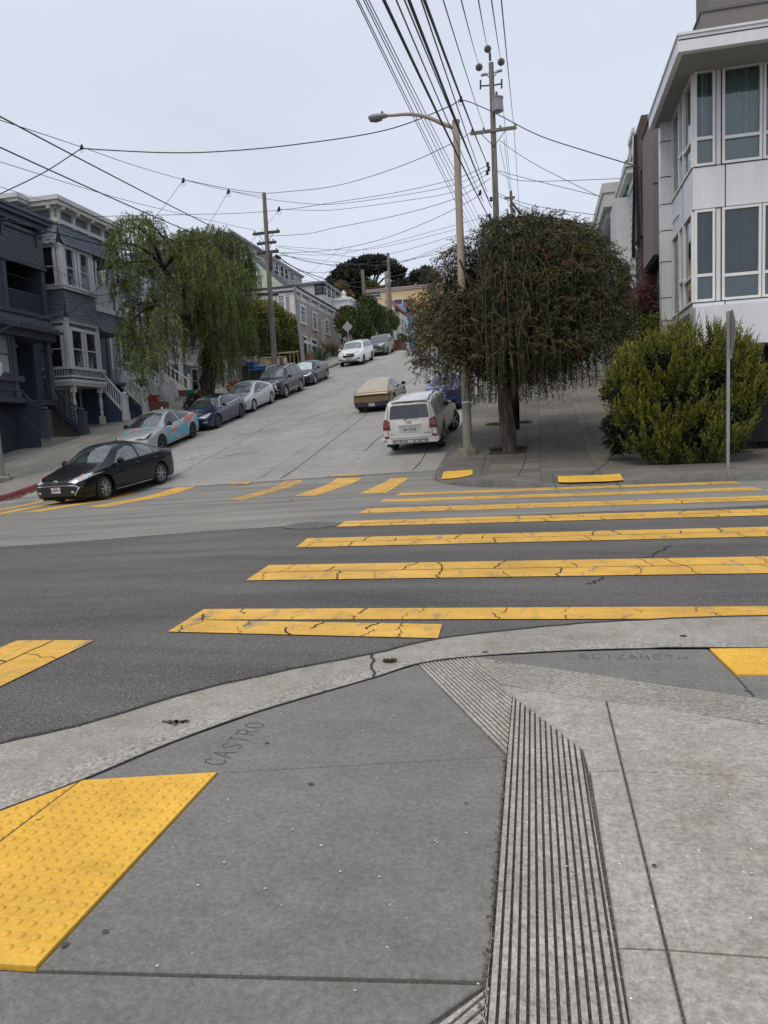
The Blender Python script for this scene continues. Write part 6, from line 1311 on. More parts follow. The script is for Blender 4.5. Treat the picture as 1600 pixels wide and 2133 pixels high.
def right_pole():
    Y = 37.5; top = AY(1023, 131, Y); b = AY(1036, 600, Y); t = thing('utility_pole', 'tall weathered utility pole with transformer rising behind the weeping tree', 'utility pole', (b.x, Y, gz(b.x, Y))); base = Vector((b.x+.08, Y, gz(b.x, Y)-.2)); mb = MB(); pole_tube(mb, base, top, .19, .12, 12); mb.build('pole', K_WOOD, t, 50)
    c = AY(1028, 274, Y); L_ = 95/FPX*(c-CAMP).dot(FW); o = crossarm(t, c, L_, .14, K_ARM, (-.92, -.42, .3, .95))
    def disc(px, py): p = AY(px, py, Y-1.2); mb = MB(); ax = Vector((.15, -1, .35)); mb.lathe([(.02, -.2), (.1, -.14), (.17, -.05), (.17, .05), (.1, .14), (.02, .2)], p, ax, 12); mb.build('disc_insulator', K_INS, t, 40)
    for q in ((1016, 102), (998, 140), (1044, 129)): disc(*q)
    mb = MB()
    for s, (px, py), (qx, qy) in ((-1, (1002, 157), (1022, 152)), (1, (1046, 146), (1026, 152))):
        a, e = AY(px, py, Y), AY(qx, qy, Y); mb.tube([e, e.lerp(a, .5)], .03, 6); mb.tube([e+Vector((0, 0, -.25)), e.lerp(a, .5)], .03, 6); mb.tube([e.lerp(a, .45), a], .07, 8)
    mb.build('bracket', K_GREYM, t, 50); mb = MB(); p = AY(1021, 126, Y); mb.tube([p, p+Vector((0, 0, .35))], .06, 8)
    for (px, py), (qx, qy) in (((1002, 179), (1022, 178)), ((1047, 174), (1026, 178))): mb.tube([AY(px, py, Y), AY(qx, qy, Y)], .035, 6)
    for px, py in ((1001, 172), (1045, 170)): mb.tube([AY(px, py-5, Y), AY(px, py+14, Y)], .045, 6)
    mb.build('cutout_switch', K_DKM, t, 50)
    c = AY(1034, 219, Y-.3); mb = MB(); h = 28/FPX*(c-CAMP).dot(FW); mb.lathe([(.2, -h/2), (.26, -h/2+.03), (.26, h/2-.06), (.29, h/2-.05), (.29, h/2), (.1, h/2+.08)], c+Vector((.06, 0, 0)), n=16); mb.build('transformer', K_GREYM, t, 40); mb = MB(); q = c+Vector((.02, 0, h/2)); mb.lathe([(.05, 0), (.08, .05), (.05, .1), (.08, .15), (.05, .2), (.07, .25), (.03, .3)], q, n=8); mb.build('bushing', K_INS, t, 40)
    mb = MB()
    for px, py in ((1016, 343), (1018, 352), (1015, 360), (1023, 415), (1020, 450)): p = AY(px, py, Y-.2); mb.lathe([(.05, -.1), (.09, -.05), (.05, 0), (.09, .05), (.04, .12)], p, n=8)
    mb.build('spool_insulator', K_DKM, t, 40)
right_pole()
def plain_pole(label, p_top, p_low, x, r0, r1, arms, m=K_WOOD, name='utility_pole', y=None, below=0):
    a = AX(*p_top, x) if y is None else AY(*p_top, y); l = AX(*p_low, x) if y is None else AY(*p_low, y); d = (l-a); base = Vector((l.x, l.y, gz(l.x, l.y)-.1)); t = thing(name, label, 'utility pole' if 'util' in name else 'street lamp', base); mb = MB(); pole_tube(mb, base, a, r0, r1, 10); mb.build('pole', m, t, 50)
    for (px, py), w_, mm, ins in arms: c = AX(px, py, a.x) if y is None else AY(px, py, y); L_ = w_/FPX*(c-CAMP).dot(FW); crossarm(t, c, L_, .16, mm, ins)
    return t
plain_pole('weathered utility pole with three dark crossarms rising from behind the black SUV on the left', (550, 402), (572, 762), -16.8, .2, .13, [((556, 486), 59, K_WOODD, (-.85, .85)), ((557, 507), 42, K_WOODD, (-.7, .7)), ((559, 526), 48, K_WOODD, (-.8, .8))])
p = AX(561, 545, -16.8); mb = MB(); mb.lathe([(.1, -.6), (.14, -.5), (.14, .5), (.1, .6)], (p.x+.15, p.y-.2, p.z), n=10); tag(mb.build('cable_box', K_DKM, None, 40), 'black cable splice box on the left utility pole under its crossarms', 'cable box')
t = plain_pole('plain grey leaning concrete lamp pole in front of the beige corner building', (614, 596), (633, 757), -16.9, .17, .09, [], K_GREYM, 'street_lamp'); 
plain_pole('thin utility pole with one arm in front of the round street tree crown', (808, 527), (817, 700), -16.8, .22, .16, [((812, 544), 30, K_WOODD, (.8,))])
plain_pole('pale tan lamp pole close beside the thin utility pole at the crest', (803, 566), (812, 700), -17.4, .22, .15, [], K_LAMPC, 'street_lamp')
plain_pole('short utility pole rising from the round street tree against the dark cypress', (755, 562), (764, 660), -17.6, .24, .17, [])
plain_pole('second utility pole further up the hill showing above the weeping tree', (1064, 398), (1074, 480), None, .16, .11, [((1070, 455), 46, K_WOODD, (-.8, .8)), ((1062, 413), 22, K_ARM, ())], y=60)
mb = MB(); p = [AY(px, py, 60) for px, py in ((1063, 428), (1072, 442), (1083, 444), (1068, 424))]; mb.tube([p[0], p[1]], .09, 6); mb.tube([p[3], p[2]], .09, 6); tag(mb.build('cable_guard', K_DKM), 'pair of dark slanted guards beside the second utility pole', 'cable guard')
mb = MB(); 
mb.tube([AX(866, 590, -16.8), AX(868, 640, -16.8)], .2, 8); tag(mb.build('utility_pole', K_WOOD), 'stub of a far utility pole at the left edge of the weeping tree', 'utility pole')
# -- wires: ends measured on the poles, hanging in their own sag
WG = 'overhead wires'
def wire(a, b, r, label, sag=.25, m=None, n=20, ext0=0., ext1=0.):
    a, b = Vector(a), Vector(b); d = b-a; a2, b2 = a-d*ext0, b+d*ext1; P = []
    for i in range(n+1): s = i/n; p = a2.lerp(b2, s); p.z -= 4*sag*s*(1-s); P.append(p)
    mb = MB(); mb.tube(P, r, 5); o = mb.build('overhead_wire', m or K_WIRE, None, 60); tag(o, label, 'wire', WG); return o
def multi(pts, r, label, m=None):
    mb = MB(); mb.tube(cat_path([tuple(p) for p in pts], 8), r, 5); tag(mb.build('overhead_wire', m or K_WIRE, None, 60), label, 'wire', WG)
Y1 = 37.3
for (a, b), r, lb in ((((806, 0), (1020, 456)), .02, 'leftmost of the three thick black cables from the top edge to the tall pole'), (((857, 0), (1024, 432)), .02, 'middle of the three thick black cables from the top edge to the tall pole'), (((889, 0), (1015, 341)), .019, 'rightmost of the three thick black cables from the top edge to the tall pole')):
    wire(AY(*b, Y1), AY(*a, 8.5), r, lb, .12, ext1=.25)
for (a, b), lb in ((((926, 0), (1010, 270)), 'thin grey wire from the top to the left insulator of the tall pole crossarm'), (((963, 0), (997, 133)), 'thin grey wire from the top to the left disc insulator of the tall pole'), (((998, 0), (1015, 96)), 'thin dark wire from the top to the highest disc insulator of the tall pole'), (((1025, 0), (1043, 123)), 'thin grey wire from the top to the right disc insulator of the tall pole'), (((1045, 0), (1070, 260)), 'thin grey wire from the top to the right end of the tall pole crossarm')):
    wire(AY(*b, 36.3 if 'disc' in lb else Y1), AY(*a, 12), .011, lb, .1, K_WIREG, ext1=.3)
for (a, b), lb in ((((830, 0), (1007, 420)), 'thin wire close right of the leftmost thick black cable'), (((847, 0), (1018, 415)), 'thin wire close left of the middle thick black cable'), (((881, 0), (1015, 400)), 'thin wire close left of the rightmost thick black cable')): wire(AY(*b, Y1), AY(*a, 10), .012, lb, .1, K_WIREG, ext1=.3)
for a, b in (((748, 0), (1002, 520)), ((752, 0), (1006, 515)), ((763, 0), (1012, 510)), ((768, 0), (1016, 500)), ((774, 0), (1020, 490))): wire(AY(*b, 60), AY(*a, 14), .011, 'one thin wire of the bundle of five left of the thick black cables', .2, K_WIREG, ext1=.2)
for a, b in (((1041, 300), (1064, 400)), ((1050, 290), (1070, 452)), ((1046, 200), (1066, 398)), ((1071, 268), (1083, 450))): wire(AY(*a, 37.6), AY(*b, 60), .013, 'one thin wire running uphill from the tall pole to the second pole', .2, K_WIREG)
X_L = -16.8; PL = lambda px, py: AX(px, py, X_L+.05)
wire(PL(547, 522), AY(0, 234, 17), .022, 'upper of the two straight dark cables from the left edge to the left pole', .15, ext1=.3); wire(PL(543, 541), AY(0, 296, 18), .022, 'lower of the two straight dark cables from the left edge to the left pole', .2, ext1=.3)
multi([AY(958, 207, 30), AY(930, 224, 29), AY(800, 272, 28), AY(600, 303, 27), AY(450, 316, 26), AY(345, 318, 25), AY(230, 313, 24), AY(170, 309, 23)], .02, 'twisted black service cable sagging across the sky above the left tree')
multi([AY(170, 309, 23), AY(150, 322, 23), AY(90, 360, 22), AY(0, 404, 21), AY(-90, 445, 20)], .018, 'twisted black service cable dropping from the sky clamp to the left edge')
multi([AY(962, 208, 30), AY(985, 215, 30), AY(1040, 240, 29), AY(1120, 281, 28), AY(1215, 313, 27), AY(1332, 348, 24.6)], .018, 'twisted black service cable from the thick cable clamp to the taupe house')
multi([AY(0, 250, 16), AY(169, 306, 23), AY(275, 343, 28), AY(382, 374, 33), AY(476, 397, 40), PL(548, 408)], .012, 'thin wire from the left edge through three clamps to the top of the left pole', K_WIREG)
multi([PL(382, 374), PL(476, 393), PL(548, 402), AY(590, 400, 43), AY(700, 387, 40), AY(830, 348, 36), AY(945, 297, 33), AY(985, 273, 37)], .016, 'dark wire sagging from the left pole top to the tall pole crossarm')
multi([AY(0, 337, 20), AY(262, 417, 30), AY(450, 462, 38), PL(532, 480)], .011, 'thin pale wire from the left edge to the upper crossarm of the left pole', K_WIREG); multi([AY(0, 389, 22), AY(82, 415, 30), AY(190, 448, 32)], .01, 'thin pale wire passing behind the cornice of the blue house', K_WIREG)
multi([AY(195, 451, 31), AY(375, 447, 36), AY(500, 444, 42), AY(607, 435, 42), AY(700, 421, 41), AY(830, 400, 39), AY(946, 373, 38), AY(1015, 345, 37.3)], .014, 'wire crossing from the blue house roof to the tall pole')
multi([PL(476, 397), AY(560, 415, 44), AY(640, 424, 43), AY(700, 425, 42), AY(830, 408, 40), AY(947, 385, 38.5), AY(1018, 352, 37.3)], .014, 'second wire sagging from the left pole clamps to the tall pole', K_WIREG)
multi([PL(582, 436), AY(640, 438, 44), AY(700, 437, 43), AY(830, 420, 40), AY(947, 399, 38.5), AY(1018, 360, 37.3)], .013, 'third wire sagging from the left pole to the tall pole', K_WIREG)
multi([PL(560, 492), AY(640, 487, 44), AY(700, 474, 43), AY(830, 430+18, 40), AY(947, 410+4, 38.5), AY(1022, 372, 37.4)], .015, 'dark wire from the middle crossarm of the left pole to the tall pole'); multi([PL(570, 527), AY(680, 522, 46), AY(790, 500, 44), AY(900, 458, 41), AY(985, 415, 39), AY(1000, 402, 38)], .015, 'dark wire from the lowest left pole crossarm to the clamp beside the lamp')
P2 = lambda px, py: AY(px, py, 60)
for i, (a, m_, b, lb) in enumerate(((((575, 512), (760, 520), (950, 478), 'faint wire fanning right from the middle crossarm, first below the dark wires'), ((580, 515), (770, 535), (950, 490), 'faint wire fanning right from the middle crossarm, second below the dark wires'), ((584, 527), (720, 527), (1000, 455), 'dark wire rising right over the cypress to the tall pole'), ((582, 530), (780, 560), (1000, 480), 'wire sagging low over the cypress to the tall pole'), ((582, 532), (800, 552), (960, 505), 'wire passing over the far thin pole arm'), ((560, 560), (700, 566), (960, 520), 'lower slack wire across the cypress crown'), ((565, 575), (720, 590), (900, 560), 'lowest slack wire across the cypress foot')))):
    multi([PL(*a), AY(*m_, 52), AY(*b, 45)], .013, lb, K_WIREG if i % 2 == 0 else K_WIRE)
multi([PL(575, 530), AX(620, 560, -17), AX(700, 588, -17), AX(760, 600, -17), AX(808, 595, -16.8)], .03, 'thick black cable with a splice running uphill from the left pole'); multi([PL(570, 533), AX(640, 572, -17), AX(700, 600, -17), AX(760, 612, -17), AX(808, 606, -16.8)], .022, 'thinner black cable under the spliced one running uphill'); multi([PL(585, 527), AX(640, 545, -17), AX(720, 552, -17), AX(808, 543, -16.8)], .018, 'wire running uphill from the lowest crossarm to the thin pole')
a, b = AX(574, 533, -16.75), AX(584, 538, -16.75); mb = MB(); mb.tube([a, a.lerp(b, .15), a.lerp(b, .85), b], [.04, .12, .12, .04], 10); tag(mb.build('cable_splice', K_WIRE, None, 50), 'fat black splice sleeve on the cable just right of the left pole', 'cable splice')
for a, b, lb in (((380, 378), (311, 468), 'short drop wire from the first sky clamp into the left tree'), ((474, 402), (420, 490), 'short drop wire from the second sky clamp into the left tree'), ((578, 442), (515, 512), 'short drop wire passing behind the left pole'), ((718, 510), (630, 580), 'drop wire slanting down to the white house roof'), ((733, 514), (660, 585), 'second drop wire slanting down behind the beige building')): multi([AX(*a, -18), AX((a[0]+b[0])/2, (a[1]+b[1])/2+2, -18.5), AX(*b, -19)], .013, lb, K_WIREG)
multi([AX(0, 455, -20.6), AX(92, 479, -20.4), AX(232, 515, -19), AX(330, 528, -18), AX(400, 536, -17.4), PL(548, 530)], .026, 'thick black cable crossing in front of the blue house bay'); multi([PL(548, 535), AX(400, 490, -18.5), AX(370, 487, -18.6), AX(270, 550, -20), AX(205, 600, -21.2), AX(140, 656, -21.7)], .018, 'black service drop from the left tree down to the blue house corner')
multi([AX(0, 540, -21), AX(110, 560, -21), AX(180, 600, -20.6), AX(240, 612, -20), AX(540, 560, -17.3)], .012, 'dark wire drooping across the blue house upper windows', K_WIRE); multi([AX(0, 565, -21), AX(100, 592, -21), AX(200, 615, -20.4), AX(300, 600, -19.4), AX(548, 575, -17.2)], .012, 'second dark wire drooping across the blue house upper windows', K_WIRE); multi([AX(0, 690, -20.8), AX(60, 668, -20.6), AX(300, 612, -19), PL(552, 560)], .012, 'pale wire rising from the navy house to the left pole', K_WIREG)
for a, m_, b, lb in (((1036, 355), (1110, 375), (1262, 412), 'wire from the tall pole to the blue house on the right'), ((1036, 358), (1094, 377), (1293, 372), 'wire from the tall pole rising to the brown mansard'), ((1040, 292), (1120, 345), (1322, 445), 'wire from the tall pole crossarm to the white house on the right'), ((1030, 400), (1120, 430), (1340, 460), 'dark wire from the tall pole to the brown shingled house'), ((1030, 405), (1130, 445), (1300, 500), 'lower wire from the tall pole past the weeping tree top')): multi([AY(*a, 37.5), AY(*m_, 36.5), AY(*b, 32)], .014, lb, K_WIREG)
for px, py, dd, lb in ((170, 307, 23, 'black clamp where the twisted cable meets the thin wire at left'), (382, 376, 33, 'black clamp on the wire above the left tree'), (476, 399, 39, 'black clamp on the wire left of the left pole'), (581, 436, 44, 'black clamp on the wire right of the left pole'), (960, 207, 30, 'black clamp bundle on the thick cable right of the lamp top'), (1000, 402, 38, 'black clamp bundle on the cable between the lamp and tall pole')):
    p = AY(px, py, dd); k = dd/30; mb = MB(); mb.lathe([(.02, -.12*k), (.06*k, -.06*k), (.06*k, .05*k), (.03, .12*k)], p, (.2, .1, 1), 8); mb.tube([p+Vector((.1*k*math.cos(q*.5), 0, -.1*k+.12*k*math.sin(q*.5))) for q in range(13)], .008*k, 5); tag(mb.build('cable_clamp', K_WIRE, None, 50), lb, 'cable clamp', 'cable clamps on the wires')
# -- bins, trellis, pots, planters
def bin_(label, px, x, m, h=1.05, w=.56):
    g = AX(*px, x); z = gz(x, g.y); t = thing('wheelie_bin', label, 'bin', (x, g.y, z), 'recycling bins'); mb = MB(); a, b = w/2*.82, w/2
    mb.add([(x-a, g.y-a, z+.06), (x+a, g.y-a, z+.06), (x+a, g.y+a, z+.06), (x-a, g.y+a, z+.06), (x-b, g.y-b, z+h), (x+b, g.y-b, z+h), (x+b, g.y+b, z+h), (x-b, g.y+b, z+h)], [(0, 3, 2, 1), (0, 1, 5, 4), (1, 2, 6, 5), (2, 3, 7, 6), (3, 0, 4, 7), (4, 5, 6, 7)]); mb.build('tub', m, t)
    mb = MB(); mb.prism([(x-b-.03, g.y-b-.04, z+h), (x-b-.03, g.y+b+.03, z+h), (x-b-.03, g.y+b+.03, z+h+.1), (x-b-.03, g.y-b, z+h+.05)], (2*b+.06, 0, 0)); mb.build('lid', m, t); mb = MB()
    for s in (-1, 1): mb.lathe([(.1, 0), (.1, .06)], (x+s*b*.8, g.y+b, z+.1), (1, 0, 0), 10)
    mb.build('bin_wheel', K_DKM, t, 40)
M_BIN = mat('bin_blue', (.02, .13, .36), .5, .1, 4); M_BIND = mat('bin_dark', (.02, .022, .026), .6, .1, 4)
bin_('blue wheelie bin standing in the shade under the tall hedge', (526, 786), -19.6, M_BIN, 1.35, .7); bin_('dark wheelie bin beside the blue one under the tall hedge', (512, 788), -19.8, M_BIND, 1.25, .7); bin_('blue lidded bin just behind the roof of the black SUV', (552, 792), -17.6, M_BIN, 1.2, 1.0); bin_('grey lidded bin between the pale hatchback and the blue lidded bin', (538, 797), -17.6, M_BIND, 1.1, .8)
def trellis():
    x = -18.6; t = thing('trellis', 'pale bamboo pole trellis frames behind the black SUV', 'trellis', (x, 53, G(x, 53))); mb = MB(); m = mat('bamboo', (.42, .33, .18), .7, .2, 6)
    for x_ in (x, x-1.3):
        for pa, pb in (((550, 745), (555, 790)), ((572, 744), (576, 790)), ((594, 743), (598, 785)), ((581, 736), (586, 780)), ((603, 733), (607, 775)), ((620, 734), (624, 770)), ((563, 744), (568, 790)), ((611, 733), (615, 772))): mb.tube([AX(*pa, x_), AX(*pb, x_)], .045, 6)
        for pa, pb in (((548, 745), (596, 743)), ((580, 736), (622, 732))): mb.tube([AX(*pa, x_), AX(*pb, x_)], .04, 6)
    for px in ((550, 745), (572, 744), (594, 743), (581, 736), (603, 733), (620, 734)): a = AX(*px, x); mb.tube([a, (x-1.3, a.y, a.z)], .035, 6)
    mb.build('frame', m, t)
trellis()
def pot(label, px, x, m, r, h, name='flower_pot'): p = AX(*px, x); mb = MB(); mb.lathe([(r*.75, 0), (r*.95, h*.9), (r*1.05, h*.9), (r*1.05, h), (r*.85, h)], (x, p.y, p.z), n=14); tag(mb.build(name, m, None, 40), label, 'flower pot')
M_TERRA = mat('terracotta', (.22, .085, .05), .8, .15, 5)
pot('teal glazed flower pot beside the white balustraded steps', (393, 826), -21.4, mat('teal_glaze', (.03, .22, .22), .3, .1, 5), .32, .4); pot('terracotta pot left of the teal glazed flower pot', (380, 826), -21.4, M_TERRA, .25, .36)
p = AX(318, 848, -21.2); mb = MB(); mb.box(-21.6, -20.9, p.y-1.1, p.y+1.3, gz(-21.2, p.y)-.4, gz(-21.2, p.y)+.55); tag(mb.build('planter_box', M_TERRA), 'rusty brick planter trough at the foot of the blue house steps', 'planter')
for a, b in ((834, 846),): pass
t = thing('planter_tub', 'dark red planter tub at the crest under leafy shrubs', 'planter', (-15.6, 79, 9)); mb = MB(); p, q = AX(833, 717, -15.6), AX(846, 717, -15.6); mb.box(-16.3, -15.5, p.y, q.y, 8.6, AX(838, 711, -15.6).z); mb.build('tub', mat('oxblood', (.09, .03, .028), .7, .15, 4), t)
p = AX(641, 770, -19); mb = MB(); mb.lathe([(.55, 0), (.6, 1.1)], (-19, p.y, gz(-19, p.y)-.2), n=12); tag(mb.build('brick_planter', M_TERRA, None, 40), 'round brick planter by the beige building corner', 'planter')

# ================================================================== CARS
def paint(name, col, rough=.28, metal=0., coat=.6):
    dk = max(col) < .03
    m, nt, b = base_mat(name, rough, metal, .25 if dk else .5, .45 if dk else coat)
    co = coords(nt, True); f = noise(nt, co, 2.2, 4); h = noise(nt, co, 30, 2)
    nt.links.new(ramp(nt, f, [(.3, c4(col, .93)), (.7, c4(col, 1.07))]), b.inputs['Base Color'])
    nt.links.new(ramp(nt, h, [(.3, (rough*.85,)*3+(1,)), (.7, (rough*1.35,)*3+(1,))]), b.inputs['Roughness'])
    b.inputs['Coat Roughness'].default_value = .02
    return m
def car_glass(name, col, ior=1.9):
    m, nt, b = base_mat(name, .03, 0, .6); b.inputs['IOR'].default_value = ior
    co = coords(nt, True); f = noise(nt, co, 2.5, 3)
    nt.links.new(ramp(nt, f, [(.35, c4(col, .5)), (.65, c4(col, 1.6))]), b.inputs['Base Color']); return m
P_BLACK = paint('black_paint', (.004, .004, .005), .3); P_SILVER = paint('silver_paint', (.42, .43, .44), .35, .55); P_NAVY = paint('deep_blue_paint', (.010, .018, .055), .22)
P_SILV2 = paint('pale_silver_paint', (.5, .52, .54), .35, .5); P_BLK2 = paint('black_paint_dusty', (.012, .013, .015), .3); P_CHAR = paint('charcoal_paint', (.022, .023, .024), .3)
P_WHITE = paint('white_paint', (.72, .73, .74), .3); P_GREEN = paint('grey_green_paint', (.055, .07, .068), .3, .3); P_GOLD = paint('gold_paint', (.25, .185, .095), .36, .75); P_TAN = paint('satin_sand_paint', (.44, .375, .285), .42, .25, .4)
P_OFFW = paint('off_white_paint', (.60, .60, .58), .35); P_BLUE = paint('bright_blue_paint', (.012, .036, .19), .25, .2); P_DBLUE = paint('dark_blue_bumper', (.012, .016, .04), .4)
G_DARK = car_glass('car_glass', (.012, .014, .015), 1.6); G_WIND = car_glass('windshield_glass', (.035, .045, .045), 2.3); G_TINT = car_glass('tinted_glass', (.012, .014, .02), 1.7)
G_SHADE = mat('silver_sunshade', (.55, .68, .68), .35, .35, 5, obj=True); G_PALE = car_glass('pale_windshield', (.14, .17, .17), 2.)
K_TYRE = mat('tyre_rubber', (.014, .014, .015), .8, .15, 8, obj=True); K_RIM = mat('alloy_rim', (.42, .42, .43), .3, .1, 8, metal=.8, obj=True); K_RIMD = mat('black_rim', (.03, .03, .032), .45, .1, 8, obj=True)
K_CAP = mat('wheel_cover', (.36, .37, .38), .4, .1, 8, metal=.4, obj=True); K_BLK = mat('black_trim', (.012, .012, .013), .5, .1, 6, obj=True); K_CHR = mat('chrome_trim', (.7, .7, .71), .12, .03, 8, metal=1., obj=True)
K_LAMP = mat('headlamp_lens', (.55, .57, .58), .12, .3, 14, obj=True, spec=.9, metal=.3); K_AMB = mat('amber_lens', (.5, .13, .04), .2, .1, 8, obj=True); K_TAIL = mat('red_tail_lens', (.16, .010, .013), .15, .2, 12, obj=True, coat=.6)
K_PLATE = mat('plate_white', (.62, .62, .6), .5, .08, 12, obj=True); K_INK = mat('plate_ink', (.02, .03, .10), .6); K_REDINK = mat('plate_red', (.4, .05, .05), .6); K_SEAM = mat('panel_seam', (.004, .004, .004), .8)
K_TEAL = mat('teal_graphic', (.09, .42, .55), .4, .06, 6, obj=True); K_CORAL = mat('coral_graphic', (.62, .16, .12), .4, .06, 6, obj=True); K_GREY = mat('grey_plastic', (.17, .175, .18), .5, .1, 8, obj=True)

def pl(pts):
    """smooth interpolation through control points (no overshoot)"""
    X = np.array([p[0] for p in pts], float); Y = np.array([p[1] for p in pts], float); h = np.diff(X); d = np.diff(Y)/h
    m = np.zeros(len(X)); m[0], m[-1] = d[0], d[-1]
    for i in range(1, len(X)-1):
        if d[i-1]*d[i] > 0: w1, w2 = 2*h[i]+h[i-1], h[i]+2*h[i-1]; m[i] = (w1+w2)/(w1/d[i-1]+w2/d[i])
    def f(x):
        x = min(max(x, X[0]), X[-1]); i = int(min(max(np.searchsorted(X, x)-1, 0), len(h)-1)); t = (x-X[i])/h[i]
        return float((2*t**3-3*t*t+1)*Y[i]+(t**3-2*t*t+t)*h[i]*m[i]+(-2*t**3+3*t*t)*Y[i+1]+(t**3-t*t)*h[i]*m[i+1])
    return f
SIDEP = pl([(0, .93), (.12, .965), (.35, .99), (.6, 1.), (.8, .985), (1, .95)])
def wheel_mesh(R, w, style, rimm):
    """tyre and rim meshes round the y axis, outer face toward +y"""
    rr = R*(.70 if style != 'cover' else .74); t = MB()
    t.lathe([(rr, -w/2), (R*.94, -w/2), (R, -w*.36), (R, w*.36), (R*.94, w/2), (rr, w/2), (rr*.98, w*.3), (rr*.98, -w*.3), (rr, -w/2)], (0, 0, 0), (0, 1, 0), 28, cap=False)
    r = MB(); r.lathe([(rr, w*.47), (rr*.93, w*.49), (rr*.9, w*.36)], (0, 0, 0), (0, 1, 0), 28, cap=False)
    r.cur = 1; r.lathe([(rr*.99, w*.1), (.01, w*.1)], (0, 0, 0), (0, 1, 0), 20); r.cur = 0
    n = {'y': 10, 'five': 5, 'cover': 7, 'aero': 5, 'multi': 9, 'disc': 0}[style]
    if style == 'disc': r.lathe([(rr*.99, w*.42), (rr*.6, w*.46), (.01, w*.47)], (0, 0, 0), (0, 1, 0), 28)
    wd = {'y': .10, 'five': .2, 'cover': .3, 'aero': .42, 'multi': .13, 'disc': 0}[style]
    for i in range(n):
        a = 2*math.pi*(i + (.18 if style == 'y' and i % 2 else 0))/n; u = Vector((math.cos(a), 0, math.sin(a))); q = Vector((-math.sin(a), 0, math.cos(a))); y = Vector((0, 1, 0))
        a0, a1 = rr*.12, rr*.93; b0, b1 = rr*wd*.6, rr*wd
        P = [u*a0-q*b0, u*a1-q*b1, u*a1+q*b1, u*a0+q*b0]
        if style == 'cover': P = [u*a0-q*b0*.4, u*a1*.98-q*b1, u*a1*.98+q*b1*.9, u*a0+q*b0*.4]
        r.prism([p+y*w*.34 for p in P], y*w*.12)
    r.lathe([(rr*.2, w*.3), (rr*.18, w*.5), (.005, w*.52)], (0, 0, 0), (0, 1, 0), 12)
    return t, r
def mk_decal(bvh, polys, view, off, maxe=.07):
    bm = bmesh.new()
    for poly in polys: bm.faces.new([bm.verts.new((p[0], p[1], 0)) for p in poly])
    bmesh.ops.triangulate(bm, faces=bm.faces[:])
    for _ in range(5):
        ed = [e for e in bm.edges if e.calc_length() > maxe]
        if not ed: break
        bmesh.ops.subdivide_edges(bm, edges=ed, cuts=1); bmesh.ops.triangulate(bm, faces=[f for f in bm.faces if len(f.verts) > 3])
    bad = []
    for v in bm.verts:
        a, b = v.co.x, v.co.y
        if view == 'L': o, d = Vector((a, 3, b)), Vector((0, -1, 0))
        elif view == 'R': o, d = Vector((a, -3, b)), Vector((0, 1, 0))
        elif view == 'F': o, d = Vector((6, a, b)), Vector((-1, 0, 0))
        elif view == 'B': o, d = Vector((-6, a, b)), Vector((1, 0, 0))
        elif view == 'T': o, d = Vector((a, b, 4)), Vector((0, 0, -1))
        else: az = rad(view); o, d = Vector((5*math.cos(az)-a*math.sin(az), 5*math.sin(az)+a*math.cos(az), b)), Vector((-math.cos(az), -math.sin(az), 0))
        loc, nr, i, ds = bvh.ray_cast(o, d)
        if loc is None: bad.append(v); continue
        if nr.dot(d) > 0: nr = -nr
        v.co = loc - d*off*.6 + nr*off*.6
    bmesh.ops.delete(bm, geom=bad, context='VERTS')
    mb = MB(); bm.verts.index_update(); mb.v = [tuple(v.co) for v in bm.verts]; mb.f = [tuple(v.index for v in f.verts) for f in bm.faces]; mb.mi = [0]*len(mb.f); bm.free(); return mb
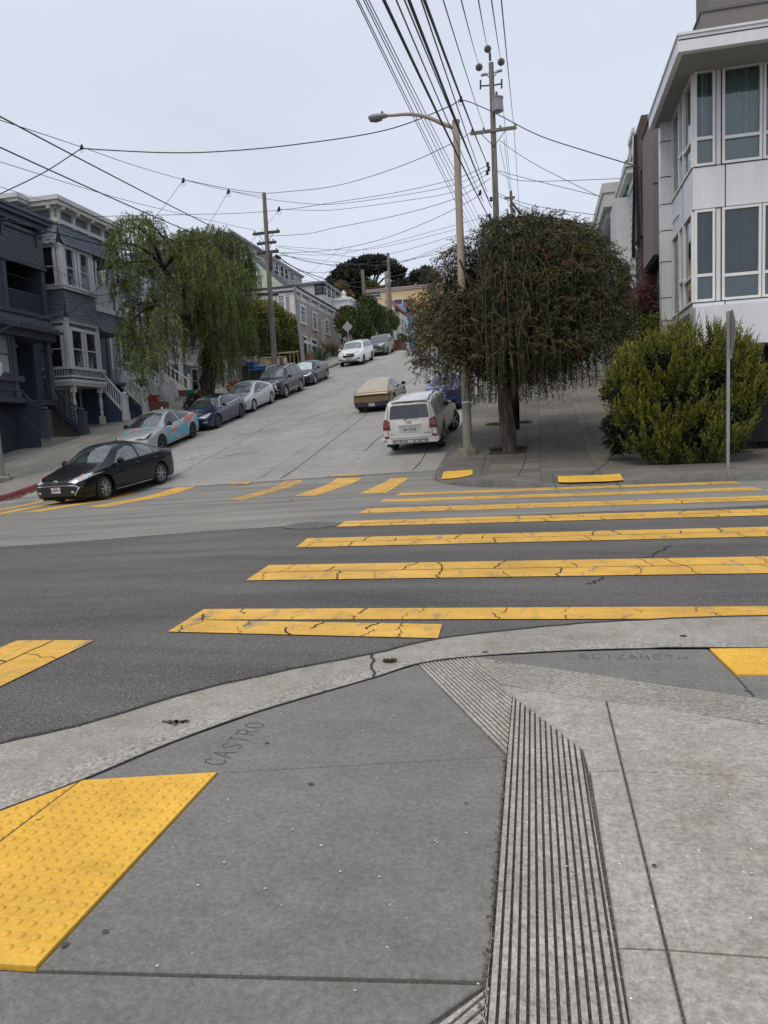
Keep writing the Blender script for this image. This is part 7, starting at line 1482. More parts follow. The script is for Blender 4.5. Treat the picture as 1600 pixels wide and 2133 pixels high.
def make_car(name, label, S, group=None):
    """S: measurements, outline curves and the list of fitted pieces; +x is forward"""
    t = thing(name, label, S.get('cat', 'car'), (0, 0, 0), group)
    Lc, Wc, wb, fo, R = S['L'], S['W']/2, S['wb'], S['fo'], S['R']; xf = fo+wb/2; Ra = R*S.get('arch', 1.16); sill = S.get('sill', .2)
    top, belt, plan = pl(S['top']), pl(S['belt']), pl(S['plan']); wr = S['wr']*Wc; cen = (fo, fo+wb)
    st = set(np.linspace(0, Lc, 46)) | {.02, .05, .1, .16, Lc-.02, Lc-.05, Lc-.1, Lc-.16}
    for c in cen: st |= {c+Ra*k for k in (-1.001, -.999, -.97, -.92, -.83, -.7, -.5, -.25, 0, .25, .5, .7, .83, .92, .97, .999, 1.001)}
    st = sorted(s for s in st if 0 <= s <= Lc); rings = []; zc = S.get('ends', (.28, .3))
    for s in st:
        zb = sill
        zb = max(zb, sill+(zc[0]-sill)*max(0, 1-s/.35)**2, sill+(zc[1]-sill)*max(0, 1-(Lc-s)/.35)**2)
        for c in cen:
            if abs(s-c) < Ra: zb = max(zb, R+math.sqrt(Ra*Ra-(s-c)**2))
        zbt = belt(s); zt = max(top(s), zbt+.012); w = Wc*plan(s); pts = []
        zb = min(zb, zbt-.06); y0 = w*SIDEP((zb-sill)/(zbt-sill)); pts.append((y0-.09, zb+.01)); pts.append((y0-.015, zb-.003))
        for k in range(9): z = zb+(zbt-zb)*k/8; pts.append((w*SIDEP(min(1, max(0, (z-sill)/(zbt-sill)))), z))
        g = min(1, max(0, (zt-zbt-.1)/.28)); ry = w*.80*(1-g)+min(wr, w*.9)*g; rz = (zt-.02-.3*max(0, .05-(zt-zbt)))*(1-g)+(zt-S.get('crown', .075))*g; rz = max(rz, zbt+.004)
        by = pts[-1][0]
        for k in range(1, 6):
            q = k/5; bul = .018*g*math.sin(math.pi*q); pts.append((by+(ry-by)*q+bul, zbt+(rz-zbt)*(q if g > .2 else q**.7)))
        for k in range(1, 7): q = k/6; pts.append((ry*(1-q), rz+(zt-rz)*(1-(1-q)**2.2)))
        rings.append([(xf-s, y, z) for y, z in pts]+[(xf-s, -y, z) for y, z in pts[-2::-1]])
    mb = MB(); n = len(rings[0])
    for r in rings: mb.v += r
    for i in range(len(rings)-1):
        for j in range(n-1): mb.f.append((i*n+j, i*n+j+1, (i+1)*n+j+1, (i+1)*n+j))
    for i in (0, len(rings)-1):
        for j in range(n//2):
            q = (i*n+j, i*n+j+1, i*n+n-2-j, i*n+n-1-j)
            mb.f.append(q[::-1] if i == 0 else q)
    mb.f = [f[::-1] for f in mb.f]; mb.f = [tuple(dict.fromkeys(f)) for f in mb.f]; mb.f = [f for f in mb.f if len(f) > 2]; mb.mi = [0]*len(mb.f)
    bvh = BVHTree.FromPolygons([Vector(v) for v in mb.v], mb.f)
    body = mb.build('body', S['paint'], t, 38)
    mb = MB(); mb.box(xf-Lc+.12, xf-.12, -Wc+.28, Wc-.28, sill-.02, sill+.3)
    for c in cen: mb.box(xf-c-Ra-.03, xf-c+Ra+.03, -Wc+.22, Wc-.22, sill, R+Ra+.02)
    mb.build('underbody', K_SEAM, t)
    X = lambda s: xf-s
    for nm, view, poly, m, *opt in S['bits']:
        off = opt[0] if opt else .006; ch = opt[1] if len(opt) > 1 else None
        polys = poly if hasattr(poly[0][0], '__len__') else [poly]
        mapx = lambda f: [[f(q) for q in pp] for pp in polys]
        if isinstance(view, tuple):                                    # oblique view, u measured from the middle of that end
            az = view[0]; k = 1.3 if az < 90 else 1.15; u0 = -(xf if az < 90 else xf-Lc)*math.sin(rad(az))
            vlist = [(az, mapx(lambda q: (q[0]*k+u0, q[1]))), (-az, mapx(lambda q: (-q[0]*k-u0, q[1])))]
        elif view == 'S': vlist = [(v, mapx(lambda q: (X(q[0]), q[1]))) for v in 'LR']
        elif view in 'LT': vlist = [(view, mapx(lambda q: (X(q[0]), q[1])))]
        elif len(view) == 2: vlist = [(view[0], polys), (view[0], mapx(lambda q: (-q[0], q[1])))]
        else: vlist = [(view, polys)]
        for vv, q in vlist: mk_decal(bvh, q, vv, off).build(nm, m, t, 40)
    tm, rm = wheel_mesh(R, .215, S['rim'], None); tme = rme = None
    for c in cen:
        for sd in (1, -1):
            mb = tm if tme is None else None
            if tme is None:
                o = tm.build('wheel', K_TYRE, t, 40); r = rm.build('rim', [S['rimm'], K_BLK], o, 40); tme, rme = o.data, r.data
            else:
                o = bpy.data.objects.new('wheel', tme); COL.objects.link(o); o.parent = t; r = bpy.data.objects.new('rim', rme); COL.objects.link(r); r.parent = o
            o.location = (X(c), sd*(Wc-.135), R); o.rotation_euler = (0, random.uniform(0, 1), (0 if sd > 0 else math.pi)+(S.get('steer', 0) if c == fo else 0))
    zm = S.get('mirz', belt(S['mirs'])+.03)
    for sd in (1, -1):                                                 # door mirrors
        mb = MB(); x = X(S['mirs']); mb.lathe([(.02, -.06), (.075, -.05), (.095, .0), (.085, .045), (.04, .06)], (x, sd*(Wc+.1), zm+.07), (1, 0, .0), 10); mb.v = [(p[0], sd*(Wc+.1)+(p[1]-sd*(Wc+.1))*1.25, p[2]) for p in mb.v]
        mb.tube([(x, sd*(Wc-.06), zm+.0), (x, sd*(Wc+.08), zm+.04)], .022, 6); mb.build('mirror', S.get('mirm', S['paint']), t, 50)
    for ss, z in S.get('handles', ()):
        for sd in (1, -1):
            lo, nr, i, d = bvh.ray_cast(Vector((X(ss), 3*sd, z)), Vector((0, -sd, 0))); mb = MB()
            mb.tube([(X(ss)+.1, lo.y, z), (X(ss)+.08, lo.y+sd*.03, z+.003), (X(ss)-.08, lo.y+sd*.03, z+.003), (X(ss)-.1, lo.y, z)], .014, 6); mb.build('door_handle', S.get('handm', S['paint']), t, 50)
    for end, z, txt in S.get('plates', ()):
        d = Vector((-1, 0, 0)) if end == 'F' else Vector((1, 0, 0)); lo = bvh.ray_cast(Vector((6 if end == 'F' else -6, 0, z)), d)[0]; x = lo.x-d.x*.02; mb = MB()
        mb.box(min(x, x+d.x*.03), max(x, x+d.x*.03), -.155, .155, z-.078, z+.078); o = mb.build('license_plate', K_PLATE, t)
        vs, fs = text_mesh(txt, .105, True); mb = MB(); k = 1 if end == 'F' else -1
        mb.add([(x-d.x*.003, v.x*k, z+v.y*1.1-.012) for v in vs], fs); mb.build('plate_number', K_INK, o)
        mb = MB(); mb.quad((x-d.x*.003, -.09, z+.052), (x-d.x*.003, .09, z+.052), (x-d.x*.003, .09, z+.068), (x-d.x*.003, -.09, z+.068)); mb.build('plate_band', K_REDINK, o)
    if 'extra' in S: S['extra'](t, bvh, X)
    return t
def ring_emblem(t, bvh, end, z, rx, rz, m=None, name='emblem'):
    """oval badge of crossed rings"""
    d = Vector((-1, 0, 0)) if end == 'F' else Vector((1, 0, 0)); lo = bvh.ray_cast(Vector((6 if end == 'F' else -6, 0, z)), d)[0]; x = lo.x-d.x*.012; mb = MB()
    for cx, a, b in ((0, rx, rz), (0, rx*.42, rz*.95)): mb.tube([(x, a*math.cos(q*.3142), z+b*math.sin(q*.3142)) for q in range(21)], .009, 6)
    mb.tube([(x, rx*.72*math.cos(q*.3142), z+rz*.35+rz*.5*math.sin(q*.3142)) for q in range(21)], .008, 6); mb.build(name, m or K_CHR, t, 60)
def seam(pts, w=.012):
    """thin closed strip (side view) along points"""
    P = [Vector(p) for p in pts]; l, r = [], []
    for i, p in enumerate(P):
        d = (P[min(i+1, len(P)-1)]-P[max(i-1, 0)]).normalized(); n_ = Vector((-d.y, d.x))*w/2; l.append(tuple(p+n_)); r.append(tuple(p-n_))
    return [[l[i], l[i+1], r[i+1], r[i]] for i in range(len(P)-1)]
def rails(x0, x1, z, y, m):
    def f(t, bvh, X):
        for sd in (1, -1):
            P = []
            for k in range(9):
                s = x0+(x1-x0)*k/8; lo = bvh.ray_cast(Vector((X(s), sd*y, 4)), Vector((0, 0, -1)))[0]; P.append(lo+Vector((0, 0, z*(1 if 0 < k < 8 else -.2))))
            mb = MB(); mb.tube(P, .022, 6); mb.build('roof_rail', m, t, 50)
    return f
# --- outlines
SED = dict(L=4.62, W=1.78, wb=2.70, fo=.95, R=.338, wr=.66, sill=.19, rim='y', rimm=K_RIM, mirs=1.62,
    top=[(0, .60), (.04, .68), (.2, .775), (.6, .875), (1.12, .965), (1.3, 1.06), (1.9, 1.385), (2.25, 1.45), (2.7, 1.455), (3.2, 1.39), (3.7, 1.21), (4.02, 1.10), (4.35, 1.08), (4.56, 1.02), (4.62, .93)],
    belt=[(0, .52), (.15, .66), (.6, .80), (1.15, .89), (1.7, .93), (3.3, 1.0), (4.0, 1.035), (4.45, 1.02), (4.62, .88)], plan=[(0, .68), (.03, .76), (.12, .85), (.35, .93), (.8, .985), (1.4, 1), (3.6, 1), (4.2, .955), (4.5, .87), (4.62, .76)])
def sed_glass(gw=G_WIND, gs=G_DARK):
    return [('windshield', 'T', [(1.20, -.68), (1.20, .68), (1.92, .53), (2.0, 0), (1.92, -.53)][::-1], gw), ('rear_window', 'T', [(3.28, -.52), (3.28, .52), (3.95, .62), (3.95, -.62)], gs),
            ('side_window', 'S', [(1.52, .96), (1.98, 1.29), (2.35, 1.375), (2.62, 1.38), (2.62, .995)], gs), ('side_window', 'S', [(2.70, .998), (2.70, 1.38), (3.05, 1.345), (3.42, 1.22), (3.42, 1.035)], gs), ('side_window', 'S', [(3.47, 1.04), (3.47, 1.195), (3.75, 1.06)], gs),
            ('door_seam', 'S', seam([(1.38, .93), (1.33, .7), (1.38, .35), (1.52, .27), (2.62, .27), (2.66, .6), (2.66, .97)]), K_SEAM), ('door_seam', 'S', seam([(2.66, .27), (3.2, .29), (3.36, .55), (3.56, .8), (3.55, 1.03)]), K_SEAM),
            ('hood_seam', 'T', seam([(1.15, -.72), (.35, -.62), (.22, 0), (.35, .62), (1.15, .72)], .014), K_SEAM)]
BLACKSED = dict(SED, top=[(s, z if z < .9 else z*1.045) for s, z in SED['top']], paint=P_BLACK, plates=[('F', .46, '8GFF914')], handles=[(2.5, .86), (3.42, .90)], mirm=P_BLACK, steer=.12, bits=sed_glass(G_WIND, G_WIND)+[
    ('headlight', 'F2', [(.42, .66), (.60, .62), (.80, .70), (.86, .80), (.78, .79), (.6, .75)], K_LAMP, .012), ('headlight', (38,), [(.27, .665), (.40, .62), (.62, .70), (.78, .83), (.62, .81), (.42, .74)], K_LAMP, .014), ('turn_signal', (55,), [(.32, .735), (.42, .77), (.58, .84), (.50, .78)], K_AMB, .018),
    ('grille', 'F', [(-.62, .555), (.62, .555), (.70, .50), (.56, .25), (-.56, .25), (-.70, .50)], K_BLK, .01), ('grille_trim', 'F', seam([(-.60, .29), (-.72, .50), (-.62, .57), (0, .585), (.62, .57), (.72, .50), (.60, .29)], .022), K_CHR, .016),
    ('upper_grille', 'F', [(-.42, .665), (-.40, .70), (0, .69), (.40, .70), (.42, .665), (0, .64)], K_BLK, .01), ('fog_lamp', (32,), [(.36+.034*math.cos(a*.785), .40+.034*math.sin(a*.785)) for a in range(8)], K_LAMP, .016), ('fog_bezel', (32,), [(.36+.075*math.cos(a*.785), .40+.075*math.sin(a*.785)) for a in range(8)], K_BLK, .01),
    ('tail_light', (125,), [(-.62, .86), (-.3, .83), (-.24, .98), (-.5, 1.0)], K_TAIL, .012), ('sill_trim', 'S', seam([(1.45, .225), (3.1, .235)], .02), K_CHR, .008)], extra=lambda t, b, X: ring_emblem(t, b, 'F', .675, .075, .05))
HAT = dict(L=4.5, W=1.76, wb=2.72, fo=.93, R=.325, wr=.63, sill=.2, rim='five', rimm=K_RIMD, mirs=1.55,
    top=[(0, .60), (.05, .70), (.25, .80), (.7, .91), (1.0, .97), (1.2, 1.07), (1.95, 1.39), (2.35, 1.45), (2.7, 1.445), (3.3, 1.33), (3.9, 1.14), (4.3, 1.03), (4.46, .98), (4.5, .9)],
    belt=[(0, .52), (.2, .68), (.7, .80), (1.2, .88), (2.0, .92), (3.2, .99), (3.9, 1.0), (4.35, .96), (4.5, .84)], plan=[(0, .62), (.04, .74), (.15, .85), (.4, .94), (.9, .99), (1.5, 1), (3.5, 1), (4.1, .955), (4.4, .88), (4.5, .8)])
def hat_glass(gw=G_WIND, gs=G_DARK):
    return [('windshield', 'T', [(1.06, -.66), (1.06, .66), (2.0, .51), (2.06, 0), (2.0, -.51)][::-1], gw), ('rear_window', 'T', [(3.35, -.5), (3.35, .5), (4.1, .58), (4.1, -.58)], gs),
            ('side_window', 'S', [(1.42, .93), (1.62, 1.08), (2.05, 1.29), (2.4, 1.37), (2.58, 1.375), (2.58, .965)], gs), ('side_window', 'S', [(2.66, .97), (2.66, 1.37), (2.95, 1.33), (3.3, 1.225), (3.3, 1.01)], gs), ('side_window', 'S', [(3.35, 1.02), (3.35, 1.205), (3.68, 1.065)], gs),
            ('door_seam', 'S', seam([(1.34, .9), (1.3, .6), (1.4, .3), (2.6, .28), (2.63, .6), (2.62, .95)]), K_SEAM), ('door_seam', 'S', seam([(2.63, .28), (3.15, .3), (3.32, .6), (3.46, .8), (3.45, 1.0)]), K_SEAM)]
def flex_text(t, bvh, X):
    vs, fs = text_mesh('Flex', .19, False); mb = MB(); mb.add([(X(2.36)-v.x, bvh.ray_cast(Vector((X(2.36)-v.x, 3, .64)), Vector((0, -1, 0)))[0].y+.014, .655+v.y) for v in vs], fs); mb.build('door_lettering', K_TEAL, t)
    mb = MB(); mb.lathe([(.03, 0), (.02, .05), (.004, .1)], (X(2.9), 0, 1.43), (-.5, 0, 1), 8); mb.build('roof_antenna', P_WHITE, t)
GRAPH = dict(HAT, paint=P_SILVER, handles=[(2.42, .80)], handm=K_CHR, mirm=K_BLK, bits=hat_glass()+[
    ('headlight', (35,), [(.10, .69), (.30, .645), (.52, .66), (.68, .80), (.60, .81), (.46, .70), (.3, .70)], K_BLK, .012), ('headlight', (35,), [(.16, .70), (.44, .735), (.62, .80), (.56, .81), (.38, .75)], K_LAMP, .016), ('lower_grille', 'F', [(-.5, .42), (.5, .42), (.58, .26), (-.58, .26)], K_BLK, .01),
    ('teal_graphic', 'L', [(1.36, .26), (1.40, .50), (1.62, .47), (2.05, .52), (2.45, .62), (2.8, .74), (3.12, .86), (3.18, .68), (2.75, .60), (2.35, .46), (1.95, .33), (1.65, .27)], K_TEAL), ('teal_graphic', 'L', [(2.45, .47), (2.85, .62), (3.19, .66), (3.24, .40), (3.1, .3), (2.6, .3)], K_TEAL), ('coral_graphic', 'L', [(2.85, .80), (3.15, .98), (3.55, 1.02), (4.05, 1.0), (4.25, .97), (4.0, .9), (3.75, .86), (3.4, .78), (3.1, .79)], K_CORAL), ('teal_graphic', 'L', [(3.98, .78), (4.22, .86), (4.42, .8), (4.46, .5), (4.3, .34), (4.12, .34), (4.06, .6)], K_TEAL),
    ('teal_logo', 'L', [(1.46, .47), (1.56, .48), (1.56, .72), (1.76, .74), (1.76, .80), (1.6, .86), (1.46, .84)], K_TEAL, .008), ('coral_logo', 'L', [(1.66, .6), (1.75, .71), (1.95, .7), (2.12, .72), (2.13, .60), (1.95, .58)], K_CORAL, .009),
    ('teal_graphic', 'T', [(.45, -.5), (.72, -.52), (.92, -.1), (.95, .2), (.9, .25), (.78, -.1), (.6, -.35)], K_TEAL), ('coral_logo', 'T', [(.62, -.28), (.78, -.22), (.86, .1), (.72, .12)], K_CORAL, .008), ('teal_graphic', 'T', [(.78, .16), (.92, .14), (.9, .48), (.84, .46)], K_TEAL, .008)], extra=flex_text)
EV = dict(SED, L=4.69, W=1.85, wb=2.87, fo=.84, R=.335, wr=.63, paint=P_NAVY, rim='aero', rimm=K_RIMD, sill=.17, handles=[(2.4, .83), (3.3, .87)], handm=K_CHR, mirs=1.5,
    top=[(0, .58), (.05, .66), (.3, .77), (.8, .875), (1.0, .92), (1.2, 1.03), (1.85, 1.37), (2.3, 1.44), (2.8, 1.43), (3.4, 1.31), (3.9, 1.14), (4.3, 1.08), (4.62, 1.05), (4.69, .93)],
    bits=[('windshield', 'T', [(1.06, -.70), (1.06, .70), (1.9, .55), (1.97, 0), (1.9, -.55)][::-1], G_WIND), ('roof_glass', 'T', [(2.0, -.52), (2.0, .52), (3.2, .5), (3.2, -.5)], G_TINT), ('rear_window', 'T', [(3.26, -.5), (3.26, .5), (3.95, .6), (3.95, -.6)], G_TINT),
          ('side_window', 'S', [(1.42, .94), (1.9, 1.26), (2.3, 1.36), (2.55, 1.365), (2.55, .985)], G_DARK), ('side_window', 'S', [(2.62, .99), (2.62, 1.365), (3.0, 1.31), (3.45, 1.17), (3.7, 1.06), (3.5, 1.035)], G_DARK), ('window_trim', 'S', seam([(1.36, .93), (1.9, 1.29), (2.4, 1.395), (2.9, 1.365), (3.4, 1.22), (3.8, 1.055), (3.5, 1.01), (2.4, .955), (1.4, .92)], .022), K_CHR),
          ('door_seam', 'S', seam([(1.34, .92), (1.3, .6), (1.4, .28), (2.55, .28), (2.6, .6), (2.58, .95)]), K_SEAM), ('door_seam', 'S', seam([(2.6, .28), (3.25, .3), (3.4, .55), (3.6, .8), (3.6, 1.02)]), K_SEAM), ('headlight', (35,), [(.2, .66), (.36, .62), (.56, .68), (.7, .80), (.56, .77), (.36, .72)], K_LAMP, .012), ('lower_grille', 'F', [(-.45, .33), (.45, .33), (.5, .24), (-.5, .24)], K_BLK, .01), ('fog_lamp', (35,), [(.3, .44), (.44, .45), (.46, .40), (.32, .39)], K_LAMP, .012)])
OLDHAT = dict(HAT, paint=P_SILV2, rim='cover', rimm=K_CAP, handles=[(2.42, .84), (3.2, .88)], handm=P_SILV2, top=[(0, .58), (.05, .68), (.25, .80), (.7, .93), (1.0, 1.0), (1.2, 1.1), (1.9, 1.42), (2.35, 1.49), (2.7, 1.485), (3.3, 1.40), (3.85, 1.25), (4.25, 1.12), (4.42, .98), (4.5, .86)],
    bits=hat_glass(G_PALE)+[('headlight', (40,), [(.18, .64), (.40, .60), (.60, .72), (.72, .90), (.54, .84), (.3, .73)], K_LAMP, .012), ('fog_bezel', (35,), [(.36, .47), (.5, .49), (.5, .34), (.36, .32)], K_BLK, .012), ('lower_grille', 'F', [(-.4, .36), (.4, .36), (.46, .26), (-.46, .26)], K_BLK, .01), ('quarter_glass', 'S', [(1.2, .93), (1.4, .94), (1.55, 1.03)], G_DARK)])
SUV = dict(cat='car', L=4.98, W=1.95, wb=2.90, fo=.96, R=.375, wr=.70, sill=.26, rim='multi', rimm=K_RIM, mirs=1.62, ends=(.36, .4), arch=1.14, crown=.06,
    top=[(0, .78), (.05, .90), (.25, 1.02), (.8, 1.12), (1.15, 1.17), (1.35, 1.28), (1.95, 1.62), (2.3, 1.72), (3.0, 1.745), (4.0, 1.73), (4.5, 1.66), (4.75, 1.42), (4.9, 1.12), (4.98, .95)],
    belt=[(0, .70), (.2, .90), (.8, 1.02), (1.4, 1.08), (3.0, 1.13), (4.3, 1.18), (4.8, 1.1), (4.98, .85)], plan=[(0, .74), (.04, .82), (.15, .90), (.4, .96), (.9, 1), (4.2, 1), (4.7, .96), (4.9, .9), (4.98, .84)])
def suv_glass(gw=G_PALE, gs=G_TINT, tail=True):
    return [('windshield', 'T', [(1.25, -.76), (1.25, .76), (2.02, .62), (2.08, 0), (2.02, -.62)][::-1], gw), ('side_window', 'S', [(1.62, 1.12), (2.05, 1.5), (2.35, 1.615), (2.62, 1.63), (2.62, 1.145)], gs), ('side_window', 'S', [(2.70, 1.15), (2.70, 1.63), (3.6, 1.63), (3.6, 1.175)], gs), ('side_window', 'S', [(3.68, 1.18), (3.68, 1.625), (4.3, 1.585), (4.52, 1.36), (4.45, 1.21)], gs),
            ('door_seam', 'S', seam([(1.5, 1.1), (1.45, .7), (1.5, .4), (2.62, .36), (2.66, .7), (2.66, 1.13)]), K_SEAM), ('door_seam', 'S', seam([(2.66, .36), (3.35, .38), (3.5, .75), (3.66, .95), (3.64, 1.17)]), K_SEAM)]
def suv_front(gr, ch=True):
    return [('headlight', (38,), [(.14, .94), (.34, .90), (.62, 1.0), (.74, 1.08), (.5, 1.05), (.3, .99)], K_LAMP, .014), ('grille', 'F', gr, K_BLK, .012), ('lower_grille', 'F', [(-.6, .5), (.6, .5), (.66, .38), (-.66, .38)], K_GREY, .012)]
BLKSUV = dict(SUV, paint=P_BLK2, handles=[(2.48, .98), (3.4, 1.0)], handm=K_CHR, mirm=P_BLK2, bits=suv_glass()+[('grille', 'F', [(-.55, .92), (.55, .92), (.66, .72), (.5, .5), (-.5, .5), (-.66, .72)], K_BLK, .012), ('grille_trim', 'F', seam([(-.5, .5), (-.68, .72), (-.56, .94), (.56, .94), (.68, .72), (.5, .5)], .05), K_CHR, .02), ('headlight', (38,), [(.2, .99), (.4, 1.0), (.68, 1.07), (.66, 1.02), (.4, .95)], K_LAMP, .014), ('daylight_lamp', (36,), [(.38, .86), (.42, .86), (.42, .58), (.54, .56), (.54, .60), (.46, .63), (.46, .86)], K_LAMP, .016), ('skid_trim', (25,), [(.15, .42), (.5, .48), (.55, .40), (.2, .36)], K_CHR, .016), ('sill_trim', 'S', seam([(1.5, .42), (3.4, .44)], .05), K_CHR, .012), ('grille_bar', 'F', seam([(-.5, .8), (.5, .8)], .04), K_CHR, .018), ('grille_bar', 'F', seam([(-.52, .66), (.52, .66)], .04), K_CHR, .018)], extra=rails(2.2, 4.3, .06, .62, K_CHR))
DKSED = dict(SED, L=4.86, W=1.85, wb=2.78, fo=1.0, paint=P_CHAR, rim='multi', handles=[(2.55, .88), (3.5, .92)], plates=[('F', .47, '7PLX031')], top=[(0, .64), (.05, .72), (.25, .82), (.8, .93), (1.22, .99), (1.42, 1.09), (2.0, 1.40), (2.4, 1.465), (2.9, 1.465), (3.4, 1.38), (3.9, 1.2), (4.3, 1.1), (4.6, 1.08), (4.8, 1.0), (4.86, .9)], belt=[(0, .55), (.2, .70), (.8, .84), (1.4, .92), (3.4, 1.0), (4.3, 1.04), (4.7, 1.0), (4.86, .85)], plan=SED['plan'][:6]+[(3.8, 1), (4.4, .955), (4.75, .87), (4.86, .78)],
    bits=sed_glass(G_SHADE)[:-1]+[('headlight', (38,), [(.26, .69), (.44, .66), (.7, .74), (.80, .85), (.6, .82), (.42, .76)], K_LAMP, .014), ('grille', 'F', [(-.5, .74), (.5, .74), (.45, .6), (-.45, .6)], K_BLK, .012), ('grille_trim', 'F', seam([(-.5, .6), (0, .575), (.5, .6)], .03), K_CHR, .016), ('lower_grille', 'F', [(-.6, .42), (.6, .42), (.66, .28), (-.66, .28)], K_BLK, .012), ('bumper_trim', 'F', seam([(-.66, .27), (.66, .27)], .02), K_CHR, .014)])
WHTSUV = dict(SUV, paint=P_WHITE, rimm=K_RIMD, rim='five', handles=[(2.48, 1.0), (3.4, 1.02)], handm=P_WHITE, plates=[('F', .62, '8KTD207')], bits=suv_glass()+suv_front([(-.42, .95), (.42, .95), (.46, .8), (.36, .68), (-.36, .68), (-.46, .8)])+[('grille_trim', 'F', seam([(-.36, .9), (.38, .72)], .04), K_CHR, .02), ('lower_lamp', (28,), [(.4, .56), (.62, .6), (.62, .52), (.42, .49)], K_BLK, .014)], extra=rails(2.2, 4.3, .05, .62, K_BLK))
GRNSUV = dict(SUV, L=4.6, paint=P_GREEN, wb=2.69, R=.36, rimm=K_RIMD, rim='five', plates=[('F', .6, '9BHR552')], top=SUV['top'][:9]+[(3.8, 1.72), (4.2, 1.62), (4.4, 1.35), (4.55, 1.1), (4.6, .95)], belt=SUV['belt'][:5]+[(4.0, 1.17), (4.4, 1.1), (4.6, .85)], plan=SUV['plan'][:5]+[(3.9, 1), (4.35, .96), (4.52, .9), (4.6, .84)], bits=suv_glass(G_WIND)[:3]+[('side_window', 'S', [(3.5, 1.18), (3.5, 1.6), (3.95, 1.55), (4.1, 1.36), (4.05, 1.21)], G_TINT)]+suv_front([(-.4, .98), (.4, .98), (.5, .74), (-.5, .74)]))
WAGON = dict(cat='car', L=4.80, W=1.90, wb=2.79, fo=.90, R=.385, wr=.76, sill=.40, rim='five', rimm=K_RIM, mirs=1.62, ends=(.45, .46), arch=1.18, crown=.05, steer=-.42, paint=P_OFFW, mirm=K_BLK,
    top=[(0, .85), (.06, .95), (.3, 1.06), (1.0, 1.14), (1.25, 1.18), (1.4, 1.28), (1.95, 1.62), (2.25, 1.72), (3.0, 1.755), (4.2, 1.75), (4.55, 1.72), (4.64, 1.66), (4.72, 1.30), (4.76, 1.14), (4.80, .98)],
    belt=[(0, .75), (.2, .95), (.9, 1.06), (1.5, 1.11), (4.3, 1.15), (4.6, 1.14), (4.74, 1.1), (4.80, .9)], plan=[(0, .76), (.05, .84), (.2, .92), (.5, .98), (1, 1), (4.4, 1), (4.66, .975), (4.76, .95), (4.8, .92)],
    handles=[(2.5, 1.0), (3.4, 1.02)], plates=[('B', .845, '9EXH875')], bits=suv_glass(G_DARK)+[('rear_window', 'B', [(-.66, 1.20), (.66, 1.20), (.60, 1.60), (.5, 1.625), (-.5, 1.625), (-.60, 1.60)][::-1], G_TINT, .012), ('tail_light', 'B2', [(.765, .86), (.875, .86), (.86, 1.16), (.80, 1.22), (.755, 1.12)], K_TAIL, .014), ('tail_light', (158,), [(-.74, .86), (-.52, .86), (-.54, 1.14), (-.66, 1.2), (-.72, 1.1)][::-1], K_TAIL, .014), ('reflector', 'B2', [(.72, .58), (.87, .58), (.87, .65), (.73, .65)], K_TAIL, .014),
          ('tailgate_seam', 'B', seam([(-.68, 1.66), (-.74, 1.1), (-.73, .62), (-.66, .56), (.66, .56), (.73, .62), (.74, 1.1), (.68, 1.66)], .014), K_SEAM, .008), ('plate_recess', 'B', [(-.36, .74), (.36, .74), (.37, .97), (-.37, .97)][::-1], mat('recess_white', (.5, .5, .48), .5), .006), ('brake_light', 'B', [(-.16, 1.675), (.16, 1.675), (.16, 1.70), (-.16, 1.70)], K_BLK, .02), ('arch_trim', 'S', seam([(.9+2.79+.5*math.cos(a), .385+.5*math.sin(a)) for a in np.linspace(.1, 3.04, 14)], .05), K_GREY, .012)])
def wagon_extra(t, bvh, X):
    rails(2.0, 4.45, .07, .62, K_BLK)(t, bvh, X); xr = X(4.8)
    mb = MB(); mb.box(xr-.07, xr+.1, -.90, .90, .40, .545); mb.box(xr-.07, xr+.3, .80, .945, .44, .56); mb.box(xr-.07, xr+.3, -.945, -.80, .44, .56); mb.build('rear_bumper', P_OFFW, t)
    mb = MB(); mb.box(xr-.078, xr-.06, -.60, .60, .42, .53); mb.build('bumper_step', K_GREY, t); mb = MB()
    for y in (-.42, -.22, .22, .42): mb.box(xr-.084, xr-.07, y-.05, y+.05, .455, .475)
    mb.box(xr-.084, xr-.07, -.09, .09, .45, .485); mb.build('bumper_reflector', P_WHITE, t)
    mb = MB(); mb.box(xr-.06, xr+.3, -.06, .06, .34, .40); mb.build('tow_hitch', K_BLK, t)
    mb = MB(); lo = bvh.ray_cast(Vector((-6, 0, 1.0)), Vector((1, 0, 0)))[0]; mb.box(lo.x-.035, lo.x+.02, -.36, .36, .98, 1.02); mb.build('tailgate_garnish', P_OFFW, t)
    ring_emblem(t, bvh, 'B', 1.06, .07, .048)
    mb = MB(); mb.tube([(xr-.03+.02, .12, 1.18), (xr+.0, .0, 1.205), (xr+.03, -.30, 1.215)], .012, 6); mb.tube([(xr-.02, .14, 1.13), (xr-.02, .12, 1.185)], .02, 6); mb.build('rear_wiper', K_BLK, t)
    mb = MB(); mb.box(X(4.66), X(4.45), -.60, .60, 1.735, 1.76); mb.build('roof_spoiler', P_OFFW, t)
    for y0, txt, sz in ((.62, 'SR5', .06), (-.58, '4RUNNER', .055)):
        vs, fs = text_mesh(txt, sz, True); mb = MB(); mb.add([(xr-.012, y0-v.x, .70+v.y) for v in vs], fs); mb.build('badge_lettering', K_GREY, t)
    for y in (.86, -.86): mb = MB(); mb.box(X(.9+2.79+.43)-.02, X(.9+2.79+.43), y-.12, y+.12, .16, .48); mb.build('mud_flap', K_BLK, t)
WAGON['extra'] = wagon_extra
